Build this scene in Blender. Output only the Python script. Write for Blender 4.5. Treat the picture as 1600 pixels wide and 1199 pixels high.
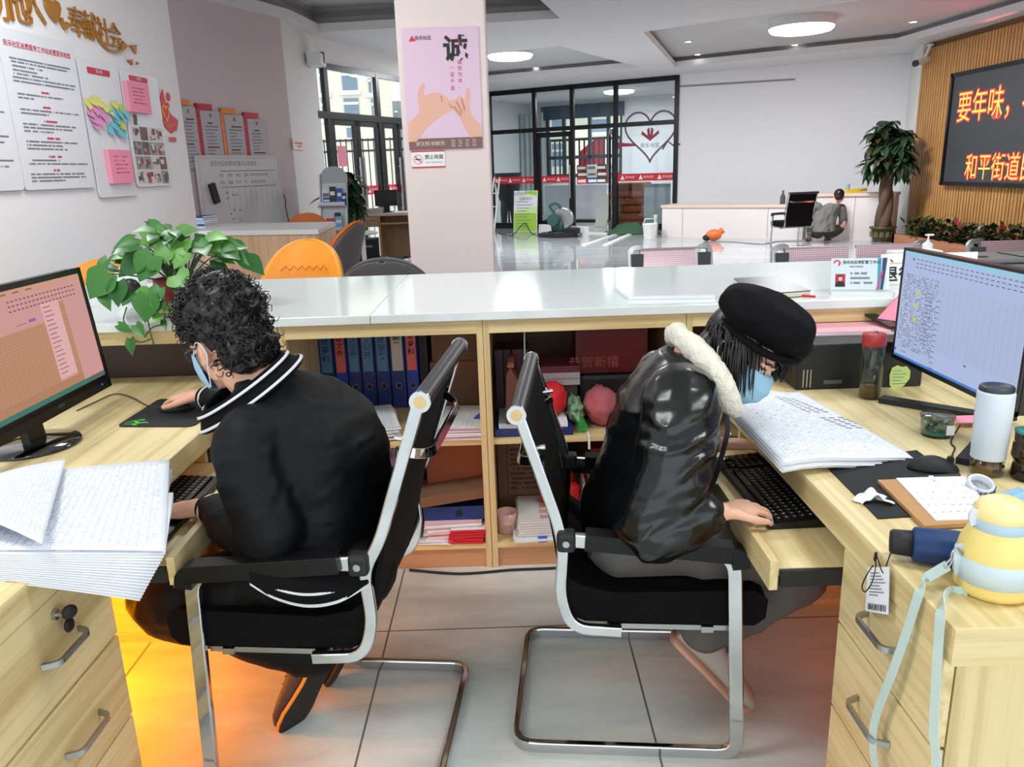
import bpy, bmesh, math, random
from mathutils import Vector, Matrix, noise, Quaternion
for _o in list(bpy.data.objects): bpy.data.objects.remove(_o)
SC = bpy.context.scene
COL = SC.collection
# ---------------------------------------------------------------- camera
F_PX, CXP, CYP = 1230.0, 800.0, 599.5
_t, _r = math.radians(15.25), math.radians(1.9)
FWD = Vector((0, math.cos(_t), -math.sin(_t))); _U = Vector((0, math.sin(_t), math.cos(_t))); _R = Vector((1, 0, 0))
RGT = _R*math.cos(_r) - _U*math.sin(_r); UPV = _U*math.cos(_r) + _R*math.sin(_r)
EYE = Vector((0, 0, 1.5))
cam_d = bpy.data.cameras.new('camera'); cam = bpy.data.objects.new('camera', cam_d); COL.objects.link(cam)
cam_d.sensor_width = 36.0; cam_d.lens = F_PX/1600*36.0; cam_d.clip_start = 0.05; cam_d.clip_end = 200
cam.matrix_world = Matrix(((RGT.x, UPV.x, -FWD.x, EYE.x), (RGT.y, UPV.y, -FWD.y, EYE.y), (RGT.z, UPV.z, -FWD.z, EYE.z), (0, 0, 0, 1)))
SC.camera = cam
# ---------------------------------------------------------------- view, world, main lights
SC.view_settings.view_transform = 'Standard'; SC.view_settings.look = 'None'; SC.view_settings.gamma = 1.0
SC.view_settings.exposure = 0.0
SC.cycles.use_denoising = True
SC.cycles.max_bounces = 8; SC.cycles.diffuse_bounces = 4; SC.cycles.glossy_bounces = 4; SC.cycles.transmission_bounces = 8
SC.cycles.transparent_max_bounces = 12; SC.cycles.caustics_reflective = False; SC.cycles.caustics_refractive = False
SC.cycles.sample_clamp_indirect = 6.0
W = bpy.data.worlds.new('overcast_sky'); SC.world = W; W.use_nodes = True
_bg = W.node_tree.nodes['Background']; _bg.inputs[0].default_value = (0.90, 0.95, 1.0, 1); _bg.inputs[1].default_value = 2.3

def area_light(name, loc, size, power, color=(1, 1, 1), rot=(0, 0, 0), shape='RECTANGLE', size_y=None, spread=None):
    d = bpy.data.lights.new(name, 'AREA'); d.energy = power; d.color = color; d.shape = shape; d.size = size
    if size_y: d.size_y = size_y
    if spread: d.spread = spread
    o = bpy.data.objects.new(name, d); COL.objects.link(o); o.location = loc; o.rotation_euler = rot
    return o
def point_light(name, loc, power, color, r=0.05):
    d = bpy.data.lights.new(name, 'POINT'); d.energy = power; d.color = color; d.shadow_soft_size = r
    o = bpy.data.objects.new(name, d); COL.objects.link(o); o.location = loc
    return o
# unseen ceiling panels, added to light the office area (their housings are built with the ceiling)
OFFICE_PANELS = [(-1.9, 1.2, 3.33), (1.9, 1.2, 3.33), (-1.9, 4.6, 3.33), (1.9, 4.6, 3.33)]
for p_ in OFFICE_PANELS: area_light('added_panel_light', p_, 1.2, 46, (0.97, 1.0, 1.0), size_y=0.6)
# round lamps in the hall coffers
HALL_LAMPS = [(4.65, 13.14, 3.45, 0.48), (0.16, 15.12, 3.45, 0.40)]
for x_, y_, z_, r_ in HALL_LAMPS: area_light('round_lamp_light', (x_, y_, z_ - 0.12), r_*2, 190, (0.96, 0.98, 1.0), shape='DISK')
# ---------------------------------------------------------------- pixel -> world (used to place things on known surfaces)
def ray(px, py): return FWD + RGT*((px - CXP)/F_PX) - UPV*((py - CYP)/F_PX)
def atz(px, py, z): d = ray(px, py); return EYE + d*((z - EYE.z)/d.z)
def aty(px, py, y): d = ray(px, py); return EYE + d*((y - EYE.y)/d.y)
def atx(px, py, x): d = ray(px, py); return EYE + d*((x - EYE.x)/d.x)
def atpl(px, py, p, n):
    d = ray(px, py); n = Vector(n); return EYE + d*((Vector(p) - EYE).dot(n)/d.dot(n))
R = math.radians
PI = math.pi
# ---------------------------------------------------------------- materials
def lin(c):
    out = []
    for x in c[:3]:
        x = x/255.0
        out.append(x/12.92 if x <= 0.04045 else ((x + 0.055)/1.055)**2.4)
    return (out[0], out[1], out[2], 1.0)
_MC = {}
def mat(name, rgb, rough=0.5, metal=0.0, spec=0.5, emit=None, estr=1.0, trans=0.0, ior=1.45, sheen=0.0, coat=0.0, sss=0.0, bump=None, alpha=1.0):
    if name in _MC: return _MC[name]
    m = bpy.data.materials.new(name); m.use_nodes = True; _MC[name] = m
    nt = m.node_tree; b = nt.nodes['Principled BSDF']
    b.inputs['Base Color'].default_value = lin(rgb); b.inputs['Roughness'].default_value = rough; b.inputs['Metallic'].default_value = metal
    b.inputs['Specular IOR Level'].default_value = spec
    if emit: b.inputs['Emission Color'].default_value = lin(emit); b.inputs['Emission Strength'].default_value = estr
    if trans: b.inputs['Transmission Weight'].default_value = trans; b.inputs['IOR'].default_value = ior
    if sheen: b.inputs['Sheen Weight'].default_value = sheen
    if coat: b.inputs['Coat Weight'].default_value = coat; b.inputs['Coat Roughness'].default_value = 0.08
    if sss: b.inputs['Subsurface Weight'].default_value = sss; b.inputs['Subsurface Radius'].default_value = (0.02, 0.008, 0.005); b.inputs['Subsurface Scale'].default_value = 0.3
    if alpha < 1: b.inputs['Alpha'].default_value = alpha
    if bump:
        sc, st, di = bump
        tc = nt.nodes.new('ShaderNodeTexCoord'); nz = nt.nodes.new('ShaderNodeTexNoise'); bp = nt.nodes.new('ShaderNodeBump')
        nz.inputs['Scale'].default_value = sc; nz.inputs['Detail'].default_value = 4; bp.inputs['Strength'].default_value = st; bp.inputs['Distance'].default_value = di
        nt.links.new(tc.outputs['Object'], nz.inputs['Vector']); nt.links.new(nz.outputs['Fac'], bp.inputs['Height']); nt.links.new(bp.outputs['Normal'], b.inputs['Normal'])
    return m
class NT:
    """small node helper"""
    def __init__(s, m): s.nt = m.node_tree; s.b = s.nt.nodes['Principled BSDF']
    def n(s, kind, **kw):
        x = s.nt.nodes.new('ShaderNode' + kind)
        for k, v in kw.items(): setattr(x, k, v)
        return x
    def l(s, a, b): s.nt.links.new(a, b)
    def math(s, op, a, b=None, c=None):
        x = s.n('Math', operation=op)
        for i, v in enumerate((a, b, c)):
            if v is None: continue
            if isinstance(v, (int, float)): x.inputs[i].default_value = v
            else: s.l(v, x.inputs[i])
        return x.outputs[0]
    def mix(s, fac, a, b):
        x = s.n('Mix', data_type='RGBA')
        for i, v in ((0, fac), (6, a), (7, b)):
            if isinstance(v, (int, float)): x.inputs[i].default_value = v
            elif isinstance(v, tuple): x.inputs[i].default_value = v
            else: s.l(v, x.inputs[i])
        return x.outputs[2]
    def xyz(s, vec):
        x = s.n('SeparateXYZ'); s.l(vec, x.inputs[0]); return x.outputs
    def ramp(s, fac, stops):
        x = s.n('ValToRGB'); e = x.color_ramp.elements
        while len(e) < len(stops): e.new(0.5)
        for k, (p, c) in enumerate(stops): e[k].position = p; e[k].color = c
        s.l(fac, x.inputs[0]); return x.outputs[0]
def wood(name, axis, light, dark, rough=0.42, scale=1.0, contrast=1.0):
    m = mat(name, light, rough); h = NT(m)
    tc = h.n('TexCoord'); mp = h.n('Mapping')
    long_, acr = 0.7*scale, 16.0*scale
    mp.inputs['Scale'].default_value = {'x': (long_, acr, acr), 'y': (acr, long_, acr), 'z': (acr, acr, long_)}[axis]
    h.l(tc.outputs['Object'], mp.inputs[0])
    n1 = h.n('TexNoise'); n1.inputs['Scale'].default_value = 1.0; n1.inputs['Detail'].default_value = 5; n1.inputs['Roughness'].default_value = 0.62; n1.inputs['Distortion'].default_value = 0.5
    h.l(mp.outputs[0], n1.inputs['Vector'])
    mp2 = h.n('Mapping'); mp2.inputs['Scale'].default_value = {'x': (1.2, 70, 70), 'y': (70, 1.2, 70), 'z': (70, 70, 1.2)}[axis]
    h.l(tc.outputs['Object'], mp2.inputs[0]); n2 = h.n('TexNoise'); n2.inputs['Scale'].default_value = 1.0; n2.inputs['Detail'].default_value = 3
    h.l(mp2.outputs[0], n2.inputs['Vector'])
    f = h.math('ADD', h.math('MULTIPLY', n1.outputs['Fac'], 0.75), h.math('MULTIPLY', n2.outputs['Fac'], 0.3))
    L, D = lin(light), lin(dark)
    mid = tuple(L[i]*0.45 + D[i]*0.55 for i in range(3)) + (1,)
    h.l(h.ramp(f, [(0.36, D), (0.47, mid), (0.56, L), (0.75, tuple(min(1, c*1.08) for c in L[:3]) + (1,))]), h.b.inputs['Base Color'])
    return m
# ---------------------------------------------------------------- mesh builder
class MB:
    def __init__(s): s.v = []; s.f = []; s.m = []; s.s = []; s.uv = []
    def add(s, vs, fs, mi=0, smooth=False, uvs=None, M=None):
        b = len(s.v)
        s.v += [(M @ Vector(p)) if M is not None else Vector(p) for p in vs]
        for k, f in enumerate(fs):
            s.f.append([i + b for i in f]); s.m.append(mi); s.s.append(smooth)
            s.uv.append([uvs[i] for i in f] if uvs else None)
        return s
    def box(s, lo, hi, mi=0, M=None):
        x0, y0, z0 = lo; x1, y1, z1 = hi
        vs = [(x0, y0, z0), (x1, y0, z0), (x1, y1, z0), (x0, y1, z0), (x0, y0, z1), (x1, y0, z1), (x1, y1, z1), (x0, y1, z1)]
        return s.add(vs, [(3, 2, 1, 0), (4, 5, 6, 7), (0, 1, 5, 4), (1, 2, 6, 5), (2, 3, 7, 6), (3, 0, 4, 7)], mi, False, None, M)
    def cbox(s, c, d, mi=0, M=None):
        return s.box([c[i] - d[i]/2 for i in range(3)], [c[i] + d[i]/2 for i in range(3)], mi, M)
    def prism(s, poly, z0, z1, mi=0, M=None, smooth=False):
        n = len(poly); a = sum(poly[i][0]*poly[(i+1) % n][1] - poly[(i+1) % n][0]*poly[i][1] for i in range(n))
        if a < 0: poly = poly[::-1]
        vs = [(x, y, z0) for x, y in poly] + [(x, y, z1) for x, y in poly]
        s.add(vs, [tuple(range(n))[::-1], tuple(range(n, 2*n))], mi, False, None, M)
        s.add(vs, [(i, (i+1) % n, n + (i+1) % n, n + i) for i in range(n)], mi, smooth, None, M)
        return s
    def lathe(s, prof, n=24, mi=0, M=None, smooth=True, cap=True):
        vs = []; fs = []
        for r, z in prof: vs += [(r*math.cos(2*PI*k/n), r*math.sin(2*PI*k/n), z) for k in range(n)]
        for j in range(len(prof) - 1):
            for k in range(n): fs.append((j*n + k, j*n + (k+1) % n, (j+1)*n + (k+1) % n, (j+1)*n + k))
        s.add(vs, fs, mi, smooth, None, M)
        if cap:
            if prof[0][0] > 1e-5: s.add(vs[:n], [tuple(range(n))[::-1]], mi, False, None, M)
            if prof[-1][0] > 1e-5: s.add(vs[-n:], [tuple(range(n))], mi, False, None, M)
        return s
    def cyl(s, p0, p1, r, r1=None, n=16, mi=0, smooth=True):
        p0, p1 = Vector(p0), Vector(p1); d = p1 - p0; L = d.length
        M = Matrix.Translation(p0) @ d.to_track_quat('Z', 'Y').to_matrix().to_4x4()
        return s.lathe([(r, 0), (r if r1 is None else r1, L)], n, mi, M, smooth)
    def sweep(s, path, prof, mi=0, closed=False, smooth=False, up=None, scales=None, cap=True):
        """sweep a closed 2-D profile [(a,b)] along a path; a runs along the side vector, b along 'up'"""
        P = [Vector(p) for p in path]; n = len(P); k = len(prof); vs = []
        T = []
        for i in range(n):
            a = P[(i-1) % n] if (closed or i > 0) else P[i]; b = P[(i+1) % n] if (closed or i < n-1) else P[i]
            T.append((b - a).normalized())
        if up is None:
            up0 = Vector((0, 0, 1)) if abs(T[0].z) < 0.9 else Vector((0, 1, 0))
        else: up0 = Vector(up)
        u = (up0 - T[0]*up0.dot(T[0])).normalized()
        for i in range(n):
            if i: u = (u - T[i]*u.dot(T[i])).normalized()
            if up is not None: 
                w_ = Vector(up); w_ = w_ - T[i]*w_.dot(T[i])
                if w_.length > 0.05: u = w_.normalized()
            sd = T[i].cross(u); sc = scales[i] if scales else 1.0
            m_ = 1.0
            if 0 < i < n-1 or closed:
                a = (P[i] - P[(i-1) % n]).normalized(); b = (P[(i+1) % n] - P[i]).normalized()
                ct = max(0.5, math.sqrt(max(0.0, (1 + a.dot(b))/2)))
            vs += [P[i] + sd*(a_*sc) + u*(b_*sc) for a_, b_ in prof]
        fs = []
        for i in range(n if closed else n-1):
            j = (i+1) % n
            for q in range(k): fs.append((i*k + q, i*k + (q+1) % k, j*k + (q+1) % k, j*k + q))
        s.add(vs, fs, mi, smooth)
        if cap and not closed:
            s.add(vs[:k], [tuple(range(k))[::-1]], mi); s.add(vs[-k:], [tuple(range(k))], mi)
        return s
    def tube(s, path, r, n=10, mi=0, closed=False, radii=None):
        prof = [(math.cos(2*PI*q/n)*r, math.sin(2*PI*q/n)*r) for q in range(n)]
        return s.sweep(path, prof, mi, closed, True, None, [x/r for x in radii] if radii else None)
    def ell(s, c, rad, mi=0, nu=20, nv=12, M=None):
        vs = []; fs = []
        for j in range(nv + 1):
            th = PI*j/nv
            vs += [(c[0] + rad[0]*math.sin(th)*math.cos(2*PI*k/nu), c[1] + rad[1]*math.sin(th)*math.sin(2*PI*k/nu), c[2] + rad[2]*math.cos(th)) for k in range(nu)]
        for j in range(nv):
            for k in range(nu): fs.append((j*nu + k, (j+1)*nu + k, (j+1)*nu + (k+1) % nu, j*nu + (k+1) % nu))
        return s.add(vs, fs, mi, True, None, M)
    def grid(s, fn, nu, nv, mi=0, smooth=True, closed_u=False):
        vs = []; uvs = []; fs = []
        for j in range(nv + 1):
            for i in range(nu + 1): vs.append(Vector(fn(i/nu, j/nv))); uvs.append((i/nu, j/nv))
        for j in range(nv):
            for i in range(nu): a = j*(nu+1) + i; fs.append((a, a+1, a+nu+2, a+nu+1))
        return s.add(vs, fs, mi, smooth, uvs)
    def quad(s, a, b, c, d, mi=0):
        return s.add([a, b, c, d], [(0, 1, 2, 3)], mi, False, [(0, 0), (1, 0), (1, 1), (0, 1)])
    def text(s, string, size, M, mi=0, align='CENTER', bold=0.0, sx=1.0, thick=0.0):
        vs, fs = text_geo(string, align, bold, thick/size if size else 0)
        return s.add([(x*size*sx, y*size, z*size) for x, y, z in vs], fs, mi, False, None, M)
    def build(s, name, mats, parent=None, local=None, bevel=0.0, bseg=2, subsurf=0, weld=False):
        me = bpy.data.meshes.new(name)
        if local is not None: s.v = [local @ p for p in s.v]
        me.from_pydata([tuple(p) for p in s.v], [], s.f)
        if not isinstance(mats, (list, tuple)): mats = [mats]
        for m in mats: me.materials.append(m)
        me.polygons.foreach_set('material_index', [min(i, len(mats)-1) for i in s.m]); me.polygons.foreach_set('use_smooth', s.s)
        if any(u is not None for u in s.uv):
            L = me.uv_layers.new(name='UVMap'); k = 0
            for u, f in zip(s.uv, s.f):
                for q in range(len(f)):
                    if u: L.data[k].uv = u[q]
                    k += 1
        me.update()
        o = bpy.data.objects.new(name, me); COL.objects.link(o)
        if parent is not None: o.parent = parent
        if bevel:
            b = o.modifiers.new('bevel', 'BEVEL'); b.width = bevel; b.segments = bseg; b.limit_method = 'ANGLE'; b.angle_limit = R(40)
        if subsurf:
            q = o.modifiers.new('subsurf', 'SUBSURF'); q.levels = subsurf; q.render_levels = subsurf
        return o
_TX = {}
def text_geo(string, align='CENTER', bold=0.0, thick=0.0):
    key = (string, align, bold, round(thick, 3))
    if key in _TX: return _TX[key]
    c = bpy.data.curves.new('text', 'FONT'); c.body = string; c.align_x = align; c.align_y = 'CENTER'; c.resolution_u = 2
    c.offset = bold; c.extrude = thick/2
    o = bpy.data.objects.new('text', c); COL.objects.link(o); bpy.context.view_layer.update()
    me = o.evaluated_get(bpy.context.evaluated_depsgraph_get()).to_mesh()
    r = ([tuple(v.co) for v in me.vertices], [tuple(p.vertices) for p in me.polygons])
    bpy.data.objects.remove(o); bpy.data.curves.remove(c); _TX[key] = r
    return r
def frame(o, x, y):
    x = Vector(x).normalized(); y = Vector(y); z = x.cross(y).normalized(); y = z.cross(x)
    return Matrix(((x.x, y.x, z.x, o[0]), (x.y, y.y, z.y, o[1]), (x.z, y.z, z.z, o[2]), (0, 0, 0, 1)))
def rrect(w, h, r, n=4, cx=0, cy=0):
    out = []
    for sx, sy, a0 in ((1, 1, 0), (-1, 1, 90), (-1, -1, 180), (1, -1, 270)):
        for k in range(n + 1):
            a = R(a0 + 90*k/n); out.append((cx + sx*(w/2 - r) + r*math.cos(a), cy + sy*(h/2 - r) + r*math.sin(a)))
    return out
def arc_path(pts, r, n=5):
    """round the corners of a polyline"""
    P = [Vector(p) for p in pts]; out = [P[0]]
    for i in range(1, len(P)-1):
        a = (P[i-1] - P[i]); b = (P[i+1] - P[i]); rr = min(r, a.length*0.49, b.length*0.49)
        p0 = P[i] + a.normalized()*rr; p1 = P[i] + b.normalized()*rr
        for k in range(n + 1):
            t = k/n; out.append(p0*(1-t)**2 + P[i]*2*t*(1-t) + p1*t*t)
    return out + [P[-1]]
def catmull(pts, n=6):
    P = [Vector(p) for p in pts]; out = []
    for i in range(len(P)-1):
        a = P[max(0, i-1)]; b = P[i]; c = P[i+1]; d = P[min(len(P)-1, i+2)]
        for k in range(n):
            t = k/n; out.append(0.5*((2*b) + (c - a)*t + (2*a - 5*b + 4*c - d)*t*t + (3*b - a - 3*c + d)*t**3))
    return out + [P[-1]]
# ---------------------------------------------------------------- things, parts, setting
def tag(o, label, cat, group=None, kind=None):
    o['label'] = label; o['category'] = cat
    if group: o['group'] = group
    if kind: o['kind'] = kind
    return o
def thing(name, label, cat, loc=(0, 0, 0), rotz=0.0, group=None):
    o = bpy.data.objects.new(name, None); COL.objects.link(o); o.empty_display_size = 0.05
    o.location = loc; o.rotation_euler = (0, 0, rotz); tag(o, label, cat, group)
    return o
def inv(root):
    return (Matrix.Translation(root.location) @ Matrix.Rotation(root.rotation_euler.z, 4, 'Z')).inverted()
def part(name, mb, mats, root, label=None, world=True, **kw):
    """a part of a thing; world: the builder holds world coordinates. A part of a part has the same axes as its thing."""
    top = root
    while top.parent: top = top.parent
    o = mb.build(name, mats, root, inv(top) if world else None, **kw)
    if label: o['label'] = label
    return o
def single(name, mb, mats, label, cat, group=None, kind=None, base=None, **kw):
    """a top-level thing that is one mesh; its origin goes to its base"""
    xs = [p.x for p in mb.v]; ys = [p.y for p in mb.v]; zs = [p.z for p in mb.v]
    b = Vector(base) if base else Vector(((min(xs) + max(xs))/2, (min(ys) + max(ys))/2, min(zs)))
    o = mb.build(name, mats, None, Matrix.Translation(-b), **kw); o.location = b
    return tag(o, label, cat, group, kind)
def struct(name, mb, mats, parent=None, **kw):
    o = mb.build(name, mats, parent, **kw)
    if parent is None: o['kind'] = 'structure'
    return o
def dup(root, loc=None, rotz=None, label=None, group=None):
    def cp(o, par):
        c = o.copy(); COL.objects.link(c)
        if par is not None: c.parent = par
        for k in o.children: cp(k, c)
        return c
    r = cp(root, None)
    if loc is not None: r.location = loc
    if rotz is not None: r.rotation_euler = (0, 0, rotz)
    if label: r['label'] = label
    if group: r['group'] = group
    return r
rnd = random.Random(7)
# ---------------------------------------------------------------- shared materials
WH = mat('white_paint', (236, 235, 238), 0.75, bump=(60, 0.03, 0.002))
WHP = mat('white_paint_pier', (228, 228, 226), 0.75)
PINKW = mat('pillar_paint', (224, 208, 206), 0.6)
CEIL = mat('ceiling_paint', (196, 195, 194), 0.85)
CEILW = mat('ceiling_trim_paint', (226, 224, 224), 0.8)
BLACKF = mat('black_aluminium', (14, 16, 18), 0.35, 0.3)
GREYF = mat('dark_grey_aluminium', (28, 30, 32), 0.35, 0.4)
WOODX = wood('pale_laminate_x', 'x', (224, 204, 152), (194, 168, 112))
WOODY = wood('pale_laminate_y', 'y', (230, 211, 160), (202, 176, 120))
WOODZ = wood('pale_laminate_z', 'z', (222, 200, 148), (190, 162, 108))
DWOODZ = wood('oak_laminate_z', 'z', (178, 140, 100), (140, 104, 70))
DWOODX = wood('oak_laminate_x', 'x', (182, 144, 104), (146, 108, 74))
CWOODZ = wood('beige_laminate_z', 'z', (222, 186, 150), (198, 158, 122))
BLK = mat('black_plastic', (16, 16, 18), 0.35)
BLKM = mat('black_matte_plastic', (20, 20, 22), 0.6)
CHROME = mat('chrome', (205, 207, 210), 0.09, 1.0)
STEEL = mat('brushed_steel', (176, 178, 180), 0.3, 1.0)
WHITE = mat('white_plastic', (232, 232, 230), 0.4)
PAPER = mat('white_paper', (236, 238, 242), 0.8)
PINKP = mat('pink_paper', (242, 150, 176), 0.8)
RED = mat('red_vinyl', (206, 24, 44), 0.5)
INK = mat('black_ink', (30, 30, 34), 0.7)
GREYINK = mat('grey_ink', (124, 124, 132), 0.8)
GOLD = mat('gold_acrylic', (176, 118, 40), 0.35, 0.2)
def glass(name, tint=(240, 246, 246), refl=1.0):
    m = bpy.data.materials.new(name); m.use_nodes = True; nt = m.node_tree; nt.nodes.clear()
    o = nt.nodes.new('ShaderNodeOutputMaterial'); t = nt.nodes.new('ShaderNodeBsdfTransparent'); g = nt.nodes.new('ShaderNodeBsdfGlossy')
    t.inputs[0].default_value = lin(tint); g.inputs['Roughness'].default_value = 0.02
    fr = nt.nodes.new('ShaderNodeLayerWeight'); fr.inputs[0].default_value = 0.5; pw = nt.nodes.new('ShaderNodeMath'); pw.operation = 'POWER'; pw.inputs[1].default_value = 3.5; mu = nt.nodes.new('ShaderNodeMath'); mu.operation = 'MULTIPLY_ADD'; mu.inputs[1].default_value = .7*refl; mu.inputs[2].default_value = .035*refl
    nt.links.new(fr.outputs[1], pw.inputs[0])
    mx = nt.nodes.new('ShaderNodeMixShader')
    nt.links.new(pw.outputs[0], mu.inputs[0]); nt.links.new(mu.outputs[0], mx.inputs[0]); nt.links.new(t.outputs[0], mx.inputs[1]); nt.links.new(g.outputs[0], mx.inputs[2]); nt.links.new(mx.outputs[0], o.inputs[0])
    return m
GLASS = glass('window_glass', (236, 242, 242)); GLASSD = glass('partition_glass', (206, 216, 216)); CLEAR = glass('clear_glass', (232, 238, 236))
def emis(name, rgb, s=1.0):
    return mat(name, (10, 10, 10), 0.6, emit=rgb, estr=s)
def floor_mat(name, c1, c2, rough, tile, ox, oy, grout, spec=0.5, stretch=(1.0, 3.0), gw=0.003, rot=0.0, bscale=1.2):
    m = mat(name, c1, rough, spec=spec); h = NT(m)
    tc = h.n('TexCoord'); mp = h.n('Mapping'); mp.inputs['Rotation'].default_value = (0, 0, rot); h.l(tc.outputs['Object'], mp.inputs[0])
    x = h.xyz(mp.outputs[0])
    fx = h.math('ABSOLUTE', h.math('SUBTRACT', h.math('FRACT', h.math('DIVIDE', h.math('ADD', x[0], ox + 100*tile), tile)), 0.5))
    fy = h.math('ABSOLUTE', h.math('SUBTRACT', h.math('FRACT', h.math('DIVIDE', h.math('ADD', x[1], oy + 100*tile), tile)), 0.5))
    line = h.math('GREATER_THAN', h.math('MAXIMUM', fx, fy), 0.5 - gw/tile)
    m2 = h.n('Mapping'); m2.inputs['Scale'].default_value = (stretch[0], stretch[1], 1); h.l(mp.outputs[0], m2.inputs[0])
    n1 = h.n('TexNoise'); n1.inputs['Scale'].default_value = bscale; n1.inputs['Detail'].default_value = 8; n1.inputs['Roughness'].default_value = 0.6; n1.inputs['Distortion'].default_value = 0.6
    h.l(m2.outputs[0], n1.inputs['Vector'])
    col = h.ramp(n1.outputs['Fac'], [(0.3, lin(c2)), (0.65, lin(c1))])
    h.l(h.mix(line, col, lin(grout)), h.b.inputs['Base Color'])
    return m
FLOOR_O = floor_mat('grey_stone_tile', (232, 240, 237), (188, 196, 193), 0.26, 0.8, 0.445, 0.04, (110, 110, 110), 0.45, bscale=1.3)
FLOOR_H = floor_mat('glossy_marble_tile', (190, 194, 196), (150, 156, 160), 0.06, 0.8, 0.445, 0.04, (140, 146, 150), 0.6, (0.5, 5.0), bscale=1.6)
# ---------------------------------------------------------------- the setting
HA = R(-30.7)
HO = Vector((-0.32, 21.2, 0)); HU = Vector((math.cos(HA), math.sin(HA), 0)); HV = Vector((-math.sin(HA), math.cos(HA), 0))
def hp(u, v, z=0.0): return HO + HU*u + HV*v + Vector((0, 0, z))
HM = Matrix(((HU.x, HV.x, 0, HO.x), (HU.y, HV.y, 0, HO.y), (0, 0, 1, 0), (0, 0, 0, 1)))
def hu(px, py=250): return (atpl(px, py, HO, HV) - HO).dot(HU)        # where a pixel column meets the partition
ZC = 3.40
struct('floor', MB().box((-7, -3.2, -0.1), (10, 3.3, 0)), [FLOOR_O])
struct('floor', MB().box((-7, 3.3, -0.1), (14, 30, 0)), [FLOOR_H])
# left wall
LW = R(4.8); LWO = Vector((-2.905, 7.55, 0)); LWD = Vector((-math.sin(LW), -math.cos(LW), 0)); LWN = Vector((math.cos(LW), -math.sin(LW), 0))
# on this wall: s grows towards the far edge, measured by world y
def lw(y, z, off=0.0):
    t = (LWO.y - y)/math.cos(LW); return LWO + LWD*t + LWN*off + Vector((0, 0, z))
LWM = frame(LWO, -LWD, (0, 0, 1))      # local x runs to the far edge, y up, z out of the wall
def wall_box(name, p0, p1, z0, z1, th, m, side=1):
    p0, p1 = Vector(p0).to_3d(), Vector(p1).to_3d(); d = (p1 - p0).normalized(); nn = Vector((-d.y, d.x, 0))*th*side
    poly = [(p0.x, p0.y), (p1.x, p1.y), (p1.x + nn.x, p1.y + nn.y), (p0.x + nn.x, p0.y + nn.y)]
    return struct(name, MB().prism(poly, z0, z1), [m])
e0 = LWO + LWD*11.0
wall_box('wall_left', (LWO.x, LWO.y), (e0.x, e0.y), 0, 3.6, 0.18, WH, -1)
# wall behind the whiteboard, pier and window wall
WA = R(22.5); WD = Vector((math.sin(WA), math.cos(WA), 0)); WN = Vector((math.cos(WA), -math.sin(WA), 0))
WBO = Vector((-3.45, 8.96, 0))
c1 = Vector((-2.74, 10.68, 0)); c0 = c1 - WD*3.4
wall_box('wall_side', (c0.x, c0.y), (c1.x, c1.y), 0, 3.6, 0.2, mat('mauve_paint', (206, 192, 194), 0.8), 1)
WINO = Vector((-2.66, 12.11, 0)); WINB = WINO + WD*4.6
wall_box('wall_pier', (c1.x, c1.y), (WINO.x, WINO.y), 0, 3.6, 0.3, WHP, 1)
wall_box('wall_lintel', (WINO.x, WINO.y), (WINB.x, WINB.y), 3.06, 3.6, 0.2, WHP, 1)
pl = hp(-0.1, 0.0)
wall_box('wall_corner', (WINB.x, WINB.y), (pl.x, pl.y), 0, 3.6, 0.2, WH, 1)
# back wall, right wall
b0 = hp(4.93, 0); b1 = Vector((7.93, 16.28, 0))
wall_box('wall_back', (b0.x, b0.y), (b1.x, b1.y), 0, 3.6, 0.2, WH, 1)
wall_box('wall_right', (b1.x, b1.y), (7.5, 15.0), 0, 3.6, 0.2, WHP, 1)
wall_box('wall_right', (7.56, 15.0), (7.56, -3.0), 0, 3.6, 0.2, mat('slat_backing', (120, 84, 48), 0.7), 1)
m_slat = wood('wood_slat', 'z', (196, 144, 84), (170, 118, 64), 0.5)
sl = MB(); yy = 14.98
while yy > 6.0: sl.box((7.5, yy - 0.062, 0), (7.56, yy, 3.3)); yy -= 0.082
o_ = struct('wall_panel_slats', sl, [m_slat])
# cornice line on the back wall
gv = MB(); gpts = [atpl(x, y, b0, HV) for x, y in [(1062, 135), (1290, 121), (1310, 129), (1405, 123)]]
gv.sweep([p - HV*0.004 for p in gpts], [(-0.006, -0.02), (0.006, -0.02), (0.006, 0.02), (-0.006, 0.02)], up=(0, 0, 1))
struct('trim_1', gv, [mat('cornice_groove', (150, 144, 146), 0.8)])  # thin grey strip marks the groove line
# ceiling: lower boards with coffer openings, upper ceiling above them
def fill(polys, z0, z1):
    c = bpy.data.curves.new('fill', 'CURVE'); c.dimensions = '2D'; c.fill_mode = 'BOTH'; c.extrude = (z1 - z0)/2
    for p in polys:
        s = c.splines.new('POLY'); s.points.add(len(p) - 1); s.use_cyclic_u = True
        for q, pt in enumerate(p): s.points[q].co = (pt[0], pt[1], 0, 1)
    o = bpy.data.objects.new('fill', c); COL.objects.link(o); bpy.context.view_layer.update()
    me = o.evaluated_get(bpy.context.evaluated_depsgraph_get()).to_mesh(); mb = MB()
    mb.add([(v.co.x, v.co.y, v.co.z + (z0 + z1)/2) for v in me.vertices], [tuple(f.vertices) for f in me.polygons])
    bpy.data.objects.remove(o); bpy.data.curves.remove(c); return mb
COF_C = [(2.12, 12.64), (3.55, 17.21), (6.99, 14.95), (7.22, 11.8), (7.3, 8.6)]
COF_A = [(-3.2, 9.2), (-2.62, 10.75), (-2.5, 11.75), (0.80, 11.32), (0.25, 9.2)]
COF_B = [(-0.75, 18.8), (2.77, 17.0), (0.95, 13.75), (-1.15, 15.0)]
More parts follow.
